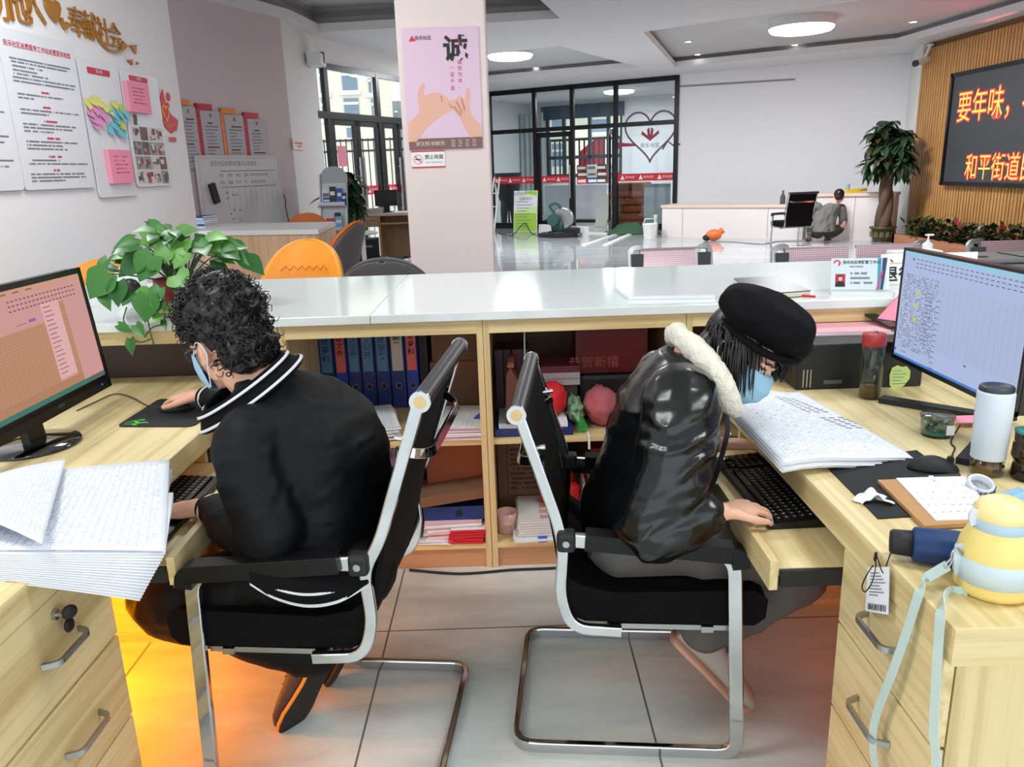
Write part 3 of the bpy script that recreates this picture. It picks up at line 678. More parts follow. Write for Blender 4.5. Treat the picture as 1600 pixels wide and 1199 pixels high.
# ---------------------------------------------------------------- steel waiting benches beyond the counter
PERF = mat('perforated_steel', (206, 176, 182), .32, .75)
_h = NT(PERF); _tc = _h.n('TexCoord'); _x = _h.xyz(_tc.outputs['Object'])
_d = _h.math('ADD', _h.math('POWER', _h.math('SUBTRACT', _h.math('FRACT', _h.math('MULTIPLY', _x[0], 60)), .5), 2), _h.math('POWER', _h.math('SUBTRACT', _h.math('FRACT', _h.math('MULTIPLY', _x[2], 60)), .5), 2))
_h.l(_h.mix(_h.math('LESS_THAN', _d, .05), lin((206, 178, 184)), lin((110, 92, 98))), _h.b.inputs['Base Color'])
def bench(x0, y, n, rot, label):
    t = thing('waiting_bench', label, 'bench', (x0, y, 0), rot, 'steel waiting benches')
    w = .56
    for k in range(n):
        m = MB(); pr = [(.05, .42), (-.38, .40), (-.44, .44)]
        m.grid(lambda u, v, k=k: (k*w + .03 + u*(w - .06), -.02 - .46*v + .0, .41 - .02*math.sin(PI*v)), 4, 6)
        part('seat', m, [PERF], t, world=False)
        m = MB(); m.grid(lambda u, v, k=k: (k*w + .03 + u*(w - .06), .02 + .16*v + .03*math.sin(PI*v), .44 + .37*v), 4, 8)
        m.sweep([(k*w + .03, .19, .81), (k*w + w - .03, .19, .81)], [(-.012, -.012), (.012, -.012), (.012, .012), (-.012, .012)], 0)
        part('backrest', m, [PERF], t, world=False)
    m = MB(); m.box((0, -.3, .33), (n*w, -.24, .38))
    part('beam', m, [STEEL], t, world=False)
    for k in (0, n):
        m = MB(); m.sweep(arc_path([(k*w, .1, .42), (k*w, .03, .66), (k*w, -.42, .64), (k*w, -.44, .36)], .06), [(-.025, -.012), (.025, -.012), (.025, .012), (-.025, .012)], 0)
        part('armrest', m, [STEEL], t, world=False)
        m = MB(); m.sweep(arc_path([(k*w - .05, .12, .42), (k*w - .06, .2, .82), (k*w + .05, .21, .83), (k*w + .06, .14, .42)], .05), [(-.02, -.02), (.02, -.02), (.02, .02), (-.02, .02)], 0); m.box((k*w - .05, .14, .46), (k*w + .05, .17, .78), 1)
        part('side_frame', m, [STEEL, mat('bench_dark_plate', (70, 72, 76), .5)], t, world=False)  # dark grey plate fills each side frame
        m = MB(); m.sweep(arc_path([(k*w, .12, .02), (k*w, -.1, .2), (k*w, -.27, .34)], .1), [(-.02, -.02), (.02, -.02), (.02, .02), (-.02, .02)], 0); m.box((k*w - .02, -.5, 0), (k*w + .02, .18, .03))
        part('leg', m, [STEEL], t, world=False)
    return t
bench(1.08, 6.45, 1, 0, 'steel waiting seat with pink sheen beyond the pillar side of the counter')
bench(2.20, 6.2, 2, R(-2), 'steel two-seat waiting bench behind the name card stand')
p = aty(1560, 420, 6.2)
bench(3.75, 6.15, 2, R(-2), 'steel waiting bench seen behind the right hand monitor')
# ---------------------------------------------------------------- clutter on the hall floor
def fl(px, py): return atz(px, py, 0)
a, b = fl(806, 361), fl(842, 361); d = (b - a).normalized(); nn = Vector((-d.y, d.x, 0)); zt = 0.98
t = thing('sign_board', 'green and white notice board standing on the floor by the glass', 'sign', (a + b)/2)
sb = MB(); SBM = frame(a - nn*.15, d, Vector((0, 0, 1)) + nn*.12); L = (b - a).length
sb.box((0, 0, -.03), (L, zt, 0), 0, SBM); sb.box((.01, .01, .001), (L - .01, zt*.45, .002), 1, SBM); sb.prism([(.01, zt*.45), (L - .01, zt*.45), (L - .01, zt*.62), (.01, zt*.5)], .001, .002, 2, SBM)
sb.prism([(L*.45, zt*.93), (L - .01, zt*.88), (L - .01, zt - .01), (L*.5, zt - .01)], .001, .002, 1, SBM)
sb.text('志愿服务', .09, SBM @ Matrix.Translation((L*.25, zt*.92, .003)), 3); sb.text('温馨提示', .09, SBM @ Matrix.Translation((L*.5, zt*.8, .003)), 3)
for k in range(9): sb.box((L*.12, zt*(.12 + .075*k), .003), (L*(.55 + .3*((k*37) % 5)/5), zt*(.135 + .075*k), .004), 3, SBM)
part('board', sb, [WHITE, mat('lime_green', (160, 208, 70), .6), mat('pale_green', (206, 232, 160), .6), GREYINK], t)
part('stand', MB().sweep([a + nn*.25 + d*.1, a + d*.1 - nn*.02 + Vector((0, 0, .8))], [(-.015, -.015), (.015, -.015), (.015, .015), (-.015, .015)]), [STEEL], t)
# mitre saw
p = fl(872, 370); t = thing('mitre_saw', 'dark green mitre saw standing on the glossy hall floor', 'saw', p)
M_ = Matrix.Translation(p) @ Matrix.Rotation(R(-20), 4, 'Z')
GRN = mat('tool_green', (30, 74, 62), .45)
part('base', MB().cbox((0, 0, .05), (.8, .45, .08), 0, M_).cbox((.25, 0, .13), (.5, .1, .12), 0, M_).lathe([(.24, .09), (.22, .12)], 24, 0, M_), [BLKM], t)
part('blade_guard', MB().lathe([(.22, -.03), (.25, -.02), (.25, .02), (.22, .03)], 28, 0, M_ @ Matrix.Translation((.12, 0, .40)) @ Matrix.Rotation(R(90), 4, 'X')), [STEEL], t)
part('motor', MB().cyl(M_ @ Vector((-.05, .1, .38)), M_ @ Vector((-.05, -.25, .38)), .13).ell((0, 0, .22), (.16, .14, .2), 0, 16, 10, M_), [GRN], t)
part('handle', MB().sweep(arc_path([M_ @ Vector(q) for q in ((-.05, 0, .5), (-.2, 0, .68), (.0, 0, .74), (.08, 0, .6))], .06), [(-.03, -.03), (.03, -.03), (.03, .03), (-.03, .03)]), [GRN], t)
# planks, cloth, bucket, orange tool, cables
def plank(p0, p1, w, h, label, m=WHITE, name='plank', g=None):
    mb = MB(); mb.sweep([p0 + Vector((0, 0, h/2)), p1 + Vector((0, 0, h/2))], [(-w/2, -h/2), (w/2, -h/2), (w/2, h/2), (-w/2, h/2)], up=(0, 0, 1)); single(name, mb, [m], label, name.replace('_', ' '), g)
plank(fl(845, 364), fl(917, 369), .12, .2, 'white box section plank lying behind the mitre saw')
plank(fl(917, 365), fl(950, 366), .12, .03, 'thin white strip lying flat right of the box plank')
plank(fl(912, 384), fl(966, 366), .09, .02, 'long white strip slanting towards the green cloth, left one')
plank(fl(945, 384), fl(984, 367), .09, .02, 'long white strip slanting towards the green cloth, right one')
p = fl(985, 364); cl = MB(); cl.grid(lambda u, v: p + Vector((-.55 + 1.15*u, -.5 + 1.0*v, .012 + .2*max(0, math.sin(PI*u)*math.sin(PI*v))*(1 + .6*noise.noise(Vector((u*6, v*6, 1)))))), 24, 18)
single('dust_sheet', cl, [mat('green_cloth', (58, 92, 66), .9)], 'crumpled dark green cloth heaped on the floor by the glass', 'cloth')
p = fl(1015, 372); t = thing('paint_bucket', 'white paint bucket on the floor by the pale cabinet', 'bucket', p)
part('body', MB().lathe([(.12, 0), (.15, .28), (.16, .3), (.14, .3), (.13, .05)], 20), [WHITE], t, world=False); part('handle', MB().tube([(-.15, 0, .28), (-.1, -.05, .4), (.1, -.05, .4), (.15, 0, .28)], .01, 6), [WHITE], t, world=False)
p = fl(1024, 366); single('spray_gun', MB().lathe([(.05, 0), (.06, .2), (.03, .3), (.05, .42)], 12, 0, Matrix.Translation(p)), [WHITE], 'white bottle standing behind the paint bucket', 'bottle')
p = fl(1115, 376); t = thing('nail_gun', 'orange and black power tool lying on the hall floor', 'tool', p)
part('body', MB().ell((0, 0, .11), (.16, .12, .11), 0).cyl((.05, 0, .12), (.18, 0, .2), .06), [mat('tool_orange', (226, 110, 50), .5)], t, world=False); part('grip', MB().ell((-.14, 0, .06), (.08, .08, .06), 0).cyl((-.1, 0, .1), (.02, 0, .2), .035), [BLKM], t, world=False)
def cable(pts, r, label, name='cable', m=None, cat='cable', n=6):
    mb = MB(); mb.tube(catmull(pts, n), r, 6); single(name, mb, [m or BLKM], label, cat)
cable([fl(780, 365) + Vector((0, 0, .012)), fl(800, 369) + Vector((0, 0, .012)), fl(820, 362) + Vector((0, 0, .2)), fl(832, 366) + Vector((0, 0, .012)), fl(860, 372) + Vector((0, 0, .012)), fl(905, 371) + Vector((0, 0, .012))], .012, 'black cable looping over the floor beside the mitre saw')
cable([fl(1122, 378) + Vector((0, 0, .01)), fl(1150, 379) + Vector((0, 0, .01)), fl(1190, 382) + Vector((0, 0, .01)), fl(1215, 378) + Vector((0, 0, .01)), fl(1265, 377) + Vector((0, 0, .01))], .01, 'grey hose running from the orange tool to the worker', m=mat('grey_hose', (150, 150, 152), .5))
# things behind the partition
t = thing('shop_counter', 'plain white counter in the room behind the partition', 'counter', hp(2.2, 2.4))
part('body', MB().box((hv(850, 2.2), 2.2, .08), (hv(948, 2.2), 2.8, 1.0), 0, HM), [mat('counter_grey_white', (206, 210, 216), .6)], t); part('plinth', MB().box((hv(850, 2.2), 2.16, 0), (hv(948, 2.2), 2.8, .08), 0, HM), [BLKM], t); part('top', MB().box((hv(849, 2.2), 2.15, 1.0), (hv(949, 2.2), 2.84, 1.03), 0, HM), [WHITE], t)
bxc = [((206, 60, 70), 'red and white'), ((120, 60, 50), 'brown'), ((226, 226, 226), 'white'), ((70, 66, 60), 'dark'), ((60, 90, 140), 'blue'), ((200, 190, 160), 'beige')]
k = 0
for u, hs in ((hv(909, 2.3), (0, 1, 1)), (hv(925, 2.3), (4, 2, 2)), (hv(940, 2.3), (3, 1, 3))):
    z = 1.03
    for j, ci in enumerate(hs):
        uu = u + .36*2.4/21*0; M_ = HM @ Matrix.Translation((u, 2.45, z)) @ Matrix.Rotation(R(rnd.uniform(-6, 6)), 4, 'Z')
        mb = MB(); mb.cbox((0, 0, .085), (.30, .3, .17), 0, M_); mb.box((-.12, -.153, .05), (.12, -.15, .12), 1, M_)
        single('carton', mb, [mat('carton_%d' % ci, bxc[ci][0], .6), WHITE if ci != 2 else GREYINK], '%s carton, %s of the %s stack on the counter behind the glass' % (bxc[ci][1], ('lowest', 'middle', 'topmost')[j], ('left', 'centre', 'right')[k]), 'box', 'cartons behind the glass'); z += .172
    k += 1
SACK = mat('orange_sack', (176, 92, 58), .85, bump=(30, .4, .02))
for k in range(6):
    z = .182*k; sx = .02*((k*7) % 3)
    u = hv(985, .75)
    mb = MB(); mb.cbox((u + sx, .75, z + .088), (.86 - .03*(k % 2), .7, .174), 0, HM)
    single('sack', mb, [SACK], bevel=.07, bseg=4, label='orange sack, number %s from the floor in the pile behind the glass' % ('one', 'two', 'three', 'four', 'five', 'six')[k], cat='sack', group='orange sacks behind the glass')
mb = MB(); mb.box((hv(1007, .35), .35, .02), (hv(1048, .35), .42, 1.05), 0, HM); single('white_board', mb, [mat('board_grey_white', (214, 218, 224), .5)], 'plain white board leaning inside the right partition pane', 'board')
mb = MB(); mb.sweep([hp(hv(938, .6), .6, 0), hp(hv(938, .6) + .05, .85, .8)], [(-.16, -.015), (.16, -.015), (.16, .015), (-.16, .015)], up=HV); single('white_board', mb, [mat('board_green_white', (212, 222, 210), .5)], 'small pale board leaning in the open partition doorway', 'board')
lad = MB(); l0, l1 = hp(hu(782), -.8, 0), hp(hu(781), -.3, 1.3)
for s_ in (0, .22): lad.sweep([l0 + HU*s_, l1 + HU*s_*.7], [(-.02, -.02), (.02, -.02), (.02, .02), (-.02, .02)])
for q in (.2, .45, .7, .95): lad.cyl(l0.lerp(l1, q), l0.lerp(l1, q) + HU*.2, .015)
single('step_ladder', lad, [WHITE], 'narrow white ladder leaning beside the pillar', 'ladder')
# coat stand with a dark coat behind the left pane
t = thing('coat_stand', 'dark coat hanging on a stand behind the left glass pane', 'coat stand', hp(hv(792, .7), .7, 0))
M_ = Matrix.Translation(hp(hv(792, .7), .7, 0)); part('post', MB().cyl((0, 0, .02), (0, 0, 1.35), .025).lathe([(.25, 0), (.2, .03)], 20), [BLKM], t, world=False)
ct = MB(); ct.grid(lambda u, v: (.33*(.5 + .5*(1 - v)**.4)*math.cos(2*PI*u)*(1 + .1*math.sin(14*u)), .2*math.sin(2*PI*u), 1.42 - .8*v + (.0 if v > .05 else -.02)), 32, 10)
part('coat', ct, [mat('dark_coat', (42, 42, 44), .9)], t, world=False)
lg = MB()
for s_ in (-.13, .13): lg.tube([(s_*.6, 0, .75), (s_, 0, .4), (s_*1.1, -.03, .03)], .1, 10, 0, False, [.13, .1, .07])
part('trousers', lg, [mat('dark_trousers', (52, 52, 54), .9)], t, world=False)
# curtain inside the left pane
cu = MB(); cu.grid(lambda u, v: hp(hv(786, 3.9)*(1 - u) + hv(850, 3.9)*u, 3.9 + .05*math.sin(50*u), .1 + 3.0*v), 80, 2)
single('curtain', cu, [mat('grey_curtain', (178, 184, 184), .9)], 'pale grey curtain behind the left glass pane', 'curtain')
# CCTV cameras
p = atx(1452, 97, 7.5); t = thing('security_camera', 'white and black security camera on the slatted wall', 'camera', p)
part('arm', MB().cyl(p + Vector((0, 0, .28)), p + Vector((-.08, 0, .08)), .03).lathe([(.06, 0), (.06, .03)], 16, 0, Matrix.Translation(p + Vector((0, 0, .26)))), [WHITE], t); part('body', MB().cyl(p + Vector((.0, .05, .06)), p + Vector((-.28, -.1, -.02)), .06), [WHITE], t); part('lens', MB().cyl(p + Vector((-.27, -.095, -.02)), p + Vector((-.31, -.115, -.03)), .055), [BLK], t)
pn = Vector((WINO - c1)).normalized()
p = atpl(482, 95, c1, Vector((pn.y, -pn.x, 0))); t = thing('security_camera', 'white box camera high on the white pier', 'camera', p)
part('bracket', MB().cbox(p + Vector((.05, 0, .04)), (.1, .12, .12)), [WHITE], t); part('body', MB().cbox(p + Vector((.12, -.05, 0)), (.2, .34, .16)), [WHITE], t, bevel=.015); part('lens', MB().cbox(p + Vector((.2, -.02, .03)), (.05, .1, .14)), [BLK], t)
# ---------------------------------------------------------------- boards and letters on the left wall
def lwp(px, py): p = atpl(px, py, LWO, LWN); return p
def ls(px, py):                         # local (x, y) on the left wall for a pixel
    q = LWM.inverted() @ lwp(px, py); return q.x, q.y
BOARD = mat('acrylic_board', (222, 224, 230), .35)
def fake_text(mb, x0, x1, y, h, mi, M, z, seed, dens=.9):
    r_ = random.Random(seed); x = x0
    while x < x1:
        w = h*r_.uniform(.55, 1.0)
        if r_.random() < dens: mb.box((x, y - h/2, z), (min(x + w*.8, x1), y + h/2, z + .0006), mi, M)
        x += w
def board(name, label, x0, x1, y0, y1, th=.012, extra=None):
    t = thing(name, label, 'notice board', LWM @ Vector(((x0 + x1)/2, y0, 0)))
    mb = MB(); mb.prism(rrect(x1 - x0, y1 - y0, .03, 4, (x0 + x1)/2, (y0 + y1)/2), .012, .012 + th, 0, LWM)
    part('panel', mb, [BOARD], t); 
    return t
REDH = mat('crimson_header', (200, 30, 70), .5)
# big rules board
x0, y1 = ls(0, 42); x1, _ = ls(107, 68); _, y0 = ls(145, 293); x0 = ls(38, 297)[0] - .02; x1 = ls(145, 293)[0]
t = board('rules_board', 'large white rules board with red headings, left of the sticky note board', x0, x1, y0, y1)
W_ = x1 - x0; H_ = y1 - y0
tx = MB(); tx.text('民乐社区志愿服务工作站志愿服务制度', W_*.052, LWM @ Matrix.Translation(((x0 + x1)/2, y1 - .065*H_/1.0 - .03, .026)), 0, bold=.012)
rows = [(.155, 2, .5, .30), (.18, 0, .1, .9), (.20, 0, .1, .85), (.225, 0, .12, .5), (.25, 0, .12, .42), (.272, 0, .12, .56), (.295, 0, .1, .94), (.318, 0, .1, .92), (.37, 2, .42, .55), (.395, 0, .12, .72), (.418, 0, .12, .32),
        (.465, 2, .42, .52), (.49, 0, .12, .92), (.513, 0, .12, .48), (.555, 2, .40, .58), (.58, 0, .12, .84), (.602, 0, .12, .78), (.625, 0, .12, .5), (.665, 2, .40, .58), (.69, 0, .12, .82), (.713, 0, .12, .6), (.736, 0, .12, .66),
        (.785, 2, .38, .56), (.81, 0, .14, .55), (.833, 0, .1, .93), (.875, 2, .4, .5), (.90, 0, .1, .85), (.922, 0, .1, .88), (.944, 0, .1, .55)]
for k, (f, mi, a, b) in enumerate(rows):
    fake_text(tx, x0 + W_*a, x0 + W_*b, y1 - H_*f, .011 if mi == 0 else .014, 1 if mi == 0 else 0, LWM, .0245, k)
part('printed_text', tx, [REDH, GREYINK], t)
# board further left, only its lower right shows
xa, yb = ls(34, 297); t = board('rules_board', 'white rules board cut off by the left picture edge', xa - .75, xa, yb + .0, yb + .98)
tx = MB()
for k in range(22): fake_text(tx, xa - .6, xa - .06 - .2*((k*13) % 4)/4, yb + .9 - .036*k, .011, 0, LWM, .0245, 100 + k)
part('printed_text', tx, [GREYINK], t)
# sticky note board and photo board
xb0, xb1 = ls(152, 308)[0], ls(210, 306)[0]; yb0, yb1 = ls(175, 308)[1], ls(112, 88)[1]
t = board('note_board', 'white board holding coloured heart notes and a pink booklet', xb0, xb1, yb0, yb1)
def header(px, py, tx_, par):
    a = ls(*px); b = ls(*py); mb = MB(); mb.prism(rrect(b[0] - a[0], abs(a[1] - b[1]), .012, 3, (a[0] + b[0])/2, (a[1] + b[1])/2), .024, .028, 0, LWM)
    mb.text(tx_, abs(a[1] - b[1])*.62, LWM @ Matrix.Translation(((a[0] + b[0])/2, (a[1] + b[1])/2, .029)), 1, bold=.01); part('header_strip', mb, [REDH, WHITE], par)
header((130, 104), (167, 121), '爱心墙', t)
def booklet(pts, label, seed):
    a = ls(*pts[0]); b = ls(*pts[2]); w = b[0] - a[0]; h = a[1] - b[1]
    t2 = thing('booklet', label, 'booklet', LWM @ Vector((a[0] + w/2, b[1], .026)))
    mb = MB(); mb.box((a[0], b[1], .0265), (b[0], a[1], .060), 0, LWM); part('pages', mb, [PINKP], t2)
    mb = MB()
    for k in range(5): fake_text(mb, a[0] + w*.2, a[0] + w*(.8 - .1*(k % 2)), a[1] - h*(.2 + .12*k), .009, 0, LWM, .0605, seed + k, .8)
    part('printed_text', mb, [mat('faded_pink_ink', (190, 96, 124), .8)], t2)
booklet([(157, 234), (192, 236), (200, 286)], 'pink booklet pinned at the bottom of the note board', 300)
xc0, xc1 = ls(216, 290)[0], ls(268, 285)[0]; yc1 = ls(180, 108)[1]; xc0 = xb1 + .03; yc0 = ls(240, 291)[1]; xc1 = xc0 + .56
t = board('photo_board', 'white board with a grid of small activity photographs', xc0, xc1, yc0, yc1)
header((196, 117), (226, 131), '公示栏', t)
booklet([(186, 126), (218, 132), (227, 179)], 'pink booklet pinned above the photograph grid', 310)
PC = [mat('photo_%d' % k, c, .5) for k, c in enumerate([(120, 60, 66), (70, 60, 62), (150, 140, 138), (180, 40, 60), (60, 70, 66), (210, 200, 196), (96, 84, 80)])]
pw0, pw1 = ls(216, 260)[0] + .01, ls(262, 262)[0]; 
gx0 = xc0 + .03; gw = .125
def photo(x, y, w, h, seed):
    r_ = random.Random(seed); mb = MB(); mb.box((x, y, .025), (x + w, y + h, .026), r_.choice([2, 5, 6]), LWM)
    for k in range(7):
        a = r_.uniform(0, .7); b = r_.uniform(0, .6); mb.box((x + w*a, y + h*b, .0262 + k*.0001), (x + w*min(1, a + r_.uniform(.2, .5)), y + h*min(1, b + r_.uniform(.2, .45)), .0263 + k*.0001), r_.randrange(7), LWM)
    return mb
gy = yc0 + .02; k = 0
RW = ['bottom', 'second from bottom', 'third from bottom', 'fourth from bottom', 'topmost single']; CWd = ['first', 'second', 'third', 'fourth']
for r_ in range(5):
    for c_ in range(4 if r_ < 4 else 1):
        single('photograph', photo(gx0 + c_*gw, gy + r_*.115, gw - .01, .105, 400 + k), PC, 'small photograph, %s row, %s from the board edge' % (RW[r_], CWd[c_]), 'photograph', 'activity photographs on the board'); k += 1
# heart notes
NC = [mat('note_yellow', (226, 222, 120), .8), mat('note_pink', (228, 150, 200), .8), mat('note_blue', (120, 196, 216), .8), mat('note_green', (190, 214, 90), .8)]
NCN = ['yellow', 'pink', 'blue', 'green']
spots = [(140, 158, 0), (132, 163, 0), (148, 160, 0), (158, 168, 0), (166, 173, 0), (173, 164, 0), (184, 170, 3), (135, 176, 1), (143, 172, 1), (140, 186, 1), (152, 178, 1), (150, 190, 1), (158, 184, 1), (144, 196, 1), (170, 178, 2), (180, 177, 2), (186, 184, 2), (176, 188, 2), (172, 197, 2), (183, 196, 3), (166, 204, 2), (178, 206, 2), (186, 210, 2), (190, 180, 2)]
for k, (px, py, ci) in enumerate(spots):
    x, y = ls(px, py); mb = MB(); s = .048; a = rnd.uniform(-.5, .5)
    pts = [heart(2*PI*q/20, s) for q in range(20)]
    pts = [(p_[0]*math.cos(a) - p_[1]*math.sin(a), p_[0]*math.sin(a) + p_[1]*math.cos(a)) for p_ in pts]
    mb.add([(x + p_[0], y + p_[1], .027 + k*.0006 + max(0, -p_[1])*.5) for p_ in pts] + [(x, y, .027 + k*.0006)], [(q, (q + 1) % 20, 20) for q in range(20)], 0, True, None, LWM)
    single('heart_note', mb, [NC[ci]], '%s heart shaped sticky note in the note cluster' % NCN[ci], 'sticky note', '%s heart notes' % NCN[ci])
# red volunteer emblem
ex, ey = ls(258, 176); em = LWM @ Matrix.Translation((ex, ey, .006)); mb = MB()
mb.prism([(-.08, .1), (-.01, .19), (.02, .06), (.08, -.01), (.2, -.055), (.15, -.14), (.04, -.17), (-.05, -.12), (-.09, -.02)], 0, .006, 0, em); mb.prism([(math.cos(2*PI*q/12)*.03 + .08, math.sin(2*PI*q/12)*.035 + .135) for q in range(12)], 0, .006, 0, em)
mb.prism([(math.cos(2*PI*q/12)*.022 + .05, math.sin(2*PI*q/12)*.025 + .06) for q in range(12)], 0, .006, 0, em)
mb.sweep([em @ Vector((heart(2*PI*k/24, .055)[0] - .01, heart(2*PI*k/24, .075)[1], .008)) for k in range(24)], [(-.001, -.004), (.001, -.004), (.001, .004), (-.001, .004)], 1, closed=True)
for k, ch in enumerate('志愿服务'): mb.text(ch, .026, em @ Matrix.Translation((-.05 + .05*k, -.09 - .02*math.sin(k), .007)) , 1)
mb.text('志愿者', .045, em @ Matrix.Translation((.05, -.225, .004)), 0, bold=.04)
single('volunteer_emblem', mb, [RED, mat('emblem_yellow', (240, 200, 70), .5)], 'red heart and hand emblem on the wall beside the photograph grid', 'emblem')
# gold letters
def letter(ch, px, py, hpx, asp, label, z=.012):
    x, y = ls(px, py); _, yt = ls(px, py - hpx/2); _, yb = ls(px, py + hpx/2); s = (yt - yb)*1.08
    mb = MB(); mb.text(ch, s, LWM @ Matrix.Translation((x, y - s*.03, z)), 0, 'CENTER', -.004, asp, .014)
    single('gold_character', mb, [GOLD], label, 'wall letter', 'gold wall letters')
for ch, px, py, h, asp in (('助', -8, 0, 66, .9), ('他', 26, 8, 62, .95), ('人', 49, 8, 62, .85), ('奉', 118, 37, 46, .95), ('献', 139, 43, 44, .9), ('社', 160, 52, 42, .85), ('会', 178, 58, 40, .85)):
    letter(ch, px, py, h, asp, 'gold raised character %s on the left wall' % ch)
def goldpoly(pts, name, label, cat='wall ornament'):
    mb = MB(); P = [ls(*p) for p in pts]; mb.prism(P, .008, .028, 0, LWM); single(name, mb, [GOLD], label, cat)
goldpoly([(65, -2), (68, 12), (75, 26), (84, 36), (88, 28), (90, 14), (87, 4), (80, 0), (76, 4), (72, -2)], 'gold_heart', 'large gold heart between the gold characters')
goldpoly([(90, 28), (93, 38), (98, 47), (103, 42), (102, 36), (98, 34), (95, 35), (93, 28)], 'gold_heart', 'small gold heart below the large gold heart')
mb = MB(); mb.sweep([LWM @ Vector((*ls(*p), .018)) for p in [(151, 60), (157, 70), (166, 78), (177, 81), (186, 79), (192, 74)]], [(-.01, -.008), (.01, -.008), (.01, .008), (-.01, .008)], 0); P = [ls(*p) for p in [(184, 79), (188, 64), (196, 73)]]; mb.prism(P, .008, .028, 0, LWM)
single('gold_swoosh', mb, [GOLD], 'gold swoosh curving under the last gold characters', 'wall ornament')
goldpoly([(199, 71), (209, 70), (208, 84), (204, 77)], 'gold_bird', 'gold paper bird beside the swoosh'); goldpoly([(196, 94), (203, 93), (203, 102), (200, 98)], 'gold_bird', 'smaller gold paper bird below the first bird'); goldpoly([(210, 97), (213, 98), (211, 101)], 'gold_bird', 'tiny gold bird, lowest of the three birds')
# ---------------------------------------------------------------- whiteboard and posters on the far side wall
WBM = frame(WBO + WN*.04, WD, (0, 0, 1)); wsg = 1 if (WBM.to_3x3() @ Vector((0, 0, 1))).dot(WN) > 0 else -1
WBM2 = WBM
def ws(px, py): q = WBM.inverted() @ atpl(px, py, WBO + WN*.04, WN); return q.x, q.y
def wz(z): return z*wsg
def wbox(mb, x0, y0, z0, x1, y1, z1, mi=0): mb.box((x0, y0, min(wz(z0), wz(z1))), (x1, y1, max(wz(z0), wz(z1))), mi, WBM)
PB = mat('grey_notice_board', (176, 174, 178), .5)
pc = [('orange', (226, 130, 60)), ('red', (196, 20, 50)), ('orange', (226, 130, 60)), ('red', (196, 20, 50))]
for k, (pxl, pxr, col) in enumerate(((277, 306, 0), (307, 343, 1), (344.5, 379, 0), (380, 413, 1))):
    x0, _ = ws(pxl, 165); x1, _ = ws(pxr, 165); ytop = ws(pxl, 154 + 7*k)[1]; w = x1 - x0; h = .62
    t = thing('regulation_poster', ('grey notice poster with orange corner, half hidden by the left wall edge', 'grey notice poster with red corner above the whiteboard, next to the orange ones', 'grey notice poster with orange corner between two red cornered posters', 'grey notice poster with red corner nearest the pier')[k], 'poster', WBM @ Vector((x0 + w/2, ytop - h, 0)), 0)
    mb = MB(); wbox(mb, x0 + w*.16, ytop - h - .1, -.03, x1, ytop - .07, -.015)
    part('sheet', mb, [PB], t); mb = MB(); wbox(mb, x0, ytop - h - .1, -.035, x0 + w*.14, ytop, -.02); wbox(mb, x0, ytop - .06, -.035, x0 + w*.72, ytop, -.02)
    part('corner_strip', mb, [mat(pc[k][0] + '_strip', pc[k][1], .5)], t)
    mb = MB(); r_ = random.Random(k); wbox(mb, x0 + w*.53, ytop - .14, -.0145, x0 + w*.63, ytop - .1, -.014, 1)
    for q in range(13):
        yy = ytop - .2 - .037*q; a = .3 if q else .42; wbox(mb, x0 + w*a, yy - (.009 if q in (0, 1, 7) else .005), -.0145, x0 + w*(.6 + .3*r_.random()), yy + .006, -.014, 0 if q in (0, 7) else 1)
    part('printed_text', mb, [mat('plum_ink', (110, 50, 64), .8), GREYINK], t)
bx0, bx1 = ws(305, 246)[0], ws(430, 244)[0] + .03; by1 = 1.74; by0 = .62
t = thing('whiteboard', 'mobile whiteboard with handwritten table in front of the posters', 'whiteboard', WBM @ Vector(((bx0 + bx1)/2, 0, 0)) - Vector((0, 0, 0)))
mb = MB(); wbox(mb, bx0, by0, .0, bx1, by1, .02); part('panel', mb, [mat('whiteboard_surface', (206, 206, 210), .3)], t)
mb = MB()
for q in ((bx0 - .015, by0, bx0 + .015, by1), (bx1 - .015, by0, bx1 + .015, by1), (bx0, by1 - .015, bx1, by1 + .015), (bx0, by0 - .015, bx1, by0 + .015)): wbox(mb, q[0], q[1], -.005, q[2], q[3], .028)
part('frame', mb, [mat('pale_frame', (200, 192, 194), .4)], t)
mb = MB(); BW = bx1 - bx0
def hand(s, fx, y, size, w=None):
    M_ = WBM @ Matrix.Translation((bx0 + BW*fx, y, wz(.022))) @ (Matrix.Identity(4) if wsg > 0 else Matrix.Rotation(PI, 4, 'Y')); mb.text(s, size, M_, 0, 'LEFT', -.01, .9)
hand('民乐社区疫情防控重点人员排查', .14, 1.66, .062)
for y in (1.58, 1.40): wbox(mb, bx0 + BW*.24, y - .003, .021, bx0 + BW*.93, y + .003, .022)
hand('姓名', .22, 1.53, .045); hand('性别', .32, 1.53, .045); hand('电话', .42, 1.53, .045); hand('地址', .52, 1.53, .045); hand('返回时间登记情况说明', .60, 1.53, .036)
hand('初筛', .22, 1.45, .045); hand('隔离', .32, 1.45, .045); hand('检测', .42, 1.45, .045); hand('中', .52, 1.45, .045); hand('备注核酸检测结果', .60, 1.45, .036)
for k in range(10): wbox(mb, bx0 + BW*(.30 + .07*k), 1.12, .021, bx0 + BW*(.30 + .07*k) + .003, 1.38, .022, 1)
part('handwriting', mb, [mat('marker_ink', (90, 88, 92), .8), mat('faint_line', (176, 176, 182), .8)], t)
mb = MB()
for (fx, y) in ((.29, 1.34), (.29, 1.28), (.36, 1.31), (.40, 1.31), (.31, 1.10), (.35, 1.14), (.33, 1.04), (.42, 1.13), (.41, 1.02), (.35, .98)): wbox(mb, bx0 + BW*fx - .012, y - .012, .021, bx0 + BW*fx + .012, y + .012, .024)
part('yellow_marks', mb, [mat('dull_yellow', (170, 158, 96), .8)], t)
